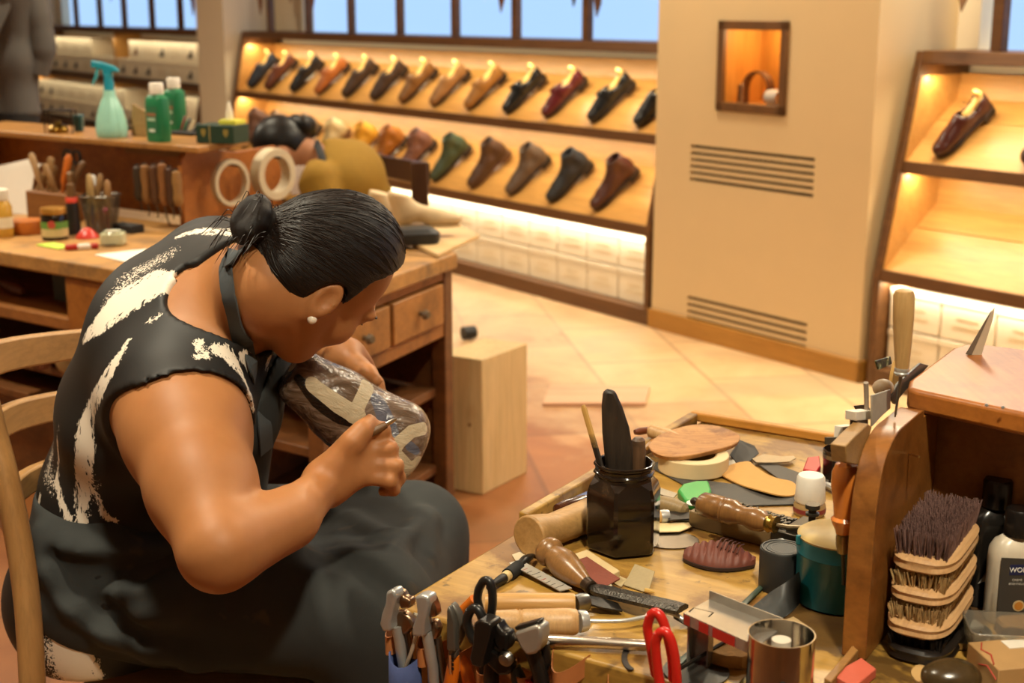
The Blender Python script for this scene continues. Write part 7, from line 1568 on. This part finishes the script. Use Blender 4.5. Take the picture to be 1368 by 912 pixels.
# plastic tub, tin lid, stone, cardboard box
gl = NT('frosted_clear_plastic'); gl.col('e4dccb').rough(.18).set(Transmission_Weight=.85, IOR=1.3)
t = thing('plastic_tub', 'clear plastic tub of small nails in the cabinet', 'tub', frame(D(1344, 876), (1, -.12, 0)))
m = MB(); m.loft([[(x * s_, y * s_, z_) for x, y in rr(.086, .060, .008)] for z_, s_ in ((0, .86), (.036, 1.0), (.037, .975), (.002, .84))]); m.build('tub', gl.m, t); m = MB(); random.seed(9)
for k in range(160):
    p = V((random.uniform(-.032, .032), random.uniform(-.020, .020), random.uniform(.005, .014))); d = V((random.uniform(-1, 1), random.uniform(-1, 1), random.uniform(-.3, .3))).normalized() * .006; m.turned(p - d, p + d, [(0, .0014), (.1, .0007), (1, .0003)], 5)
no = m.build('nails', metal('b0a080', .3), t); no['kind'] = 'stuff'
t = thing('tin_lid', 'shallow round metal tin lid beside the plastic tub', 'tin'); tl = D(1280, 850); m = MB(); m.lathe([(.001, 0), (.034, 0), (.035, .001), (.035, .008), (.0335, .008), (.0335, .002), (.001, .002)], T(tl), 36); m.build('lid', metal('a89c84', .3), t); m = MB(); m.box((0, 0, .0095), (.05, .016, .0025)); m.build('blade', M_ST, t, frame(tl + V((.002, .006, 0)), (1, .25, 0)))
m = MB(); m.lathe([(.001, 0), (.030, 0), (.030, .002), (.001, .002)], T(D(1258, 905)), 30); tag(m.build('leather_disc', plain('c09a62', .7)), 'pale leather disc under the brown stone at the bottom edge', 'disc')
fs = Field((-.04, -.04, -.03), (.05, .04, .03), .003); fs.ell((0, 0, 0), (.028, .022, .016), None, .01).ell((.010, .004, -.002), (.022, .02, .015), None, .01); so = fs.obj('brown_stone', plain('4a3a22', .25, 0, .5, 60, .1), None, 2); so.matrix_world = T(D(1268, 904, .0178)) ; tag(so, 'shiny brown stone lying on the pale leather disc', 'stone')
t = thing('cardboard_box', 'brown cardboard box with a white label and red print at the bottom right corner', 'box', frame(D(1362, 910), (1, .18, 0)))
m = MB(); m.box((0, 0, .016), (.085, .062, .032)); m.build('box_body', plain('b08a58', .7), t, bevel=.001); m = MB(); m.box((.014, .018, .0324), (.045, .018, .0006)); m.build('label', plain('e0d8c8', .6), t)
m = MB(); m.tube([(-.042, -.02, .0325), (-.034, .0, .0325), (-.038, .012, .0325), (-.030, .026, .0325)], .0008, 5); m.tube([(-.0428, -.028, .02), (-.0428, -.01, .026), (-.0428, .006, .02)], .0008, 5); m.build('red_print', plain('b03a2a', .6), t)
m = MB(); m.loft([[(x * s_, y * s_, z_) for x, y in rr(.05, .03, .01)] for z_, s_ in ((0, 1), (.012, 1), (.015, .9))]); tag(m.build('cork_piece', plain('9a7444', .9, 0, .3, 100, .3), M=frame(D(1362, 845, .0), (1, .1, 0))), 'rough cork piece behind the plastic tub', 'cork')
# ================================================================ light and view
w = bpy.data.worlds.new('world'); sc.world = w; w.use_nodes = True
w.node_tree.nodes['Background'].inputs[0].default_value = (.9, .8, .65, 1); w.node_tree.nodes['Background'].inputs[1].default_value = .05
def down(name, x, y, size, power, color=(1, .78, .5), z=2.95, aim=None, spread=PI):
    M = T((x, y, z))
    if aim is not None: M = zframe((x, y, z), V((x, y, z)) - V(aim))
    return alight(name, M, size, size, power, color, spread)
WC = (1, .89, .66)
SP = math.radians(84)
down('ceiling_lamp', -.95, 1.75, .14, 11.5, WC, aim=(-.45, 1.9, .9), spread=SP)
down('ceiling_lamp', .40, .15, .16, 14.5, WC, aim=(.38, 1.65, .7), spread=SP)
down('ceiling_lamp', -1.9, 3.3, .2, 13, WC, aim=(-1.4, 3.9, .7), spread=SP)
down('ceiling_lamp', 1.5, 4.9, .3, 64, WC)
down('ceiling_lamp', .3, 5.7, .3, 40, WC)
down('ceiling_lamp', -1.7, 5.2, .25, 36, WC)
p_ = W(2.6, .9, 2.9); down('ceiling_lamp', p_.x, p_.y, .25, 34, WC)  # unseen light added to brighten the pillar's right side
down('ceiling_lamp', -3.9, 6.2, .3, 85, WC)
sc.view_settings.view_transform = 'Standard'; sc.view_settings.look = 'None'; sc.view_settings.gamma = 1; sc.view_settings.use_curve_mapping = False
sc.view_settings.exposure = 0.0
sc.cycles.use_denoising = True
try: sc.cycles.denoiser = 'OPENIMAGEDENOISE'
except Exception: pass
sc.cycles.max_bounces = 8
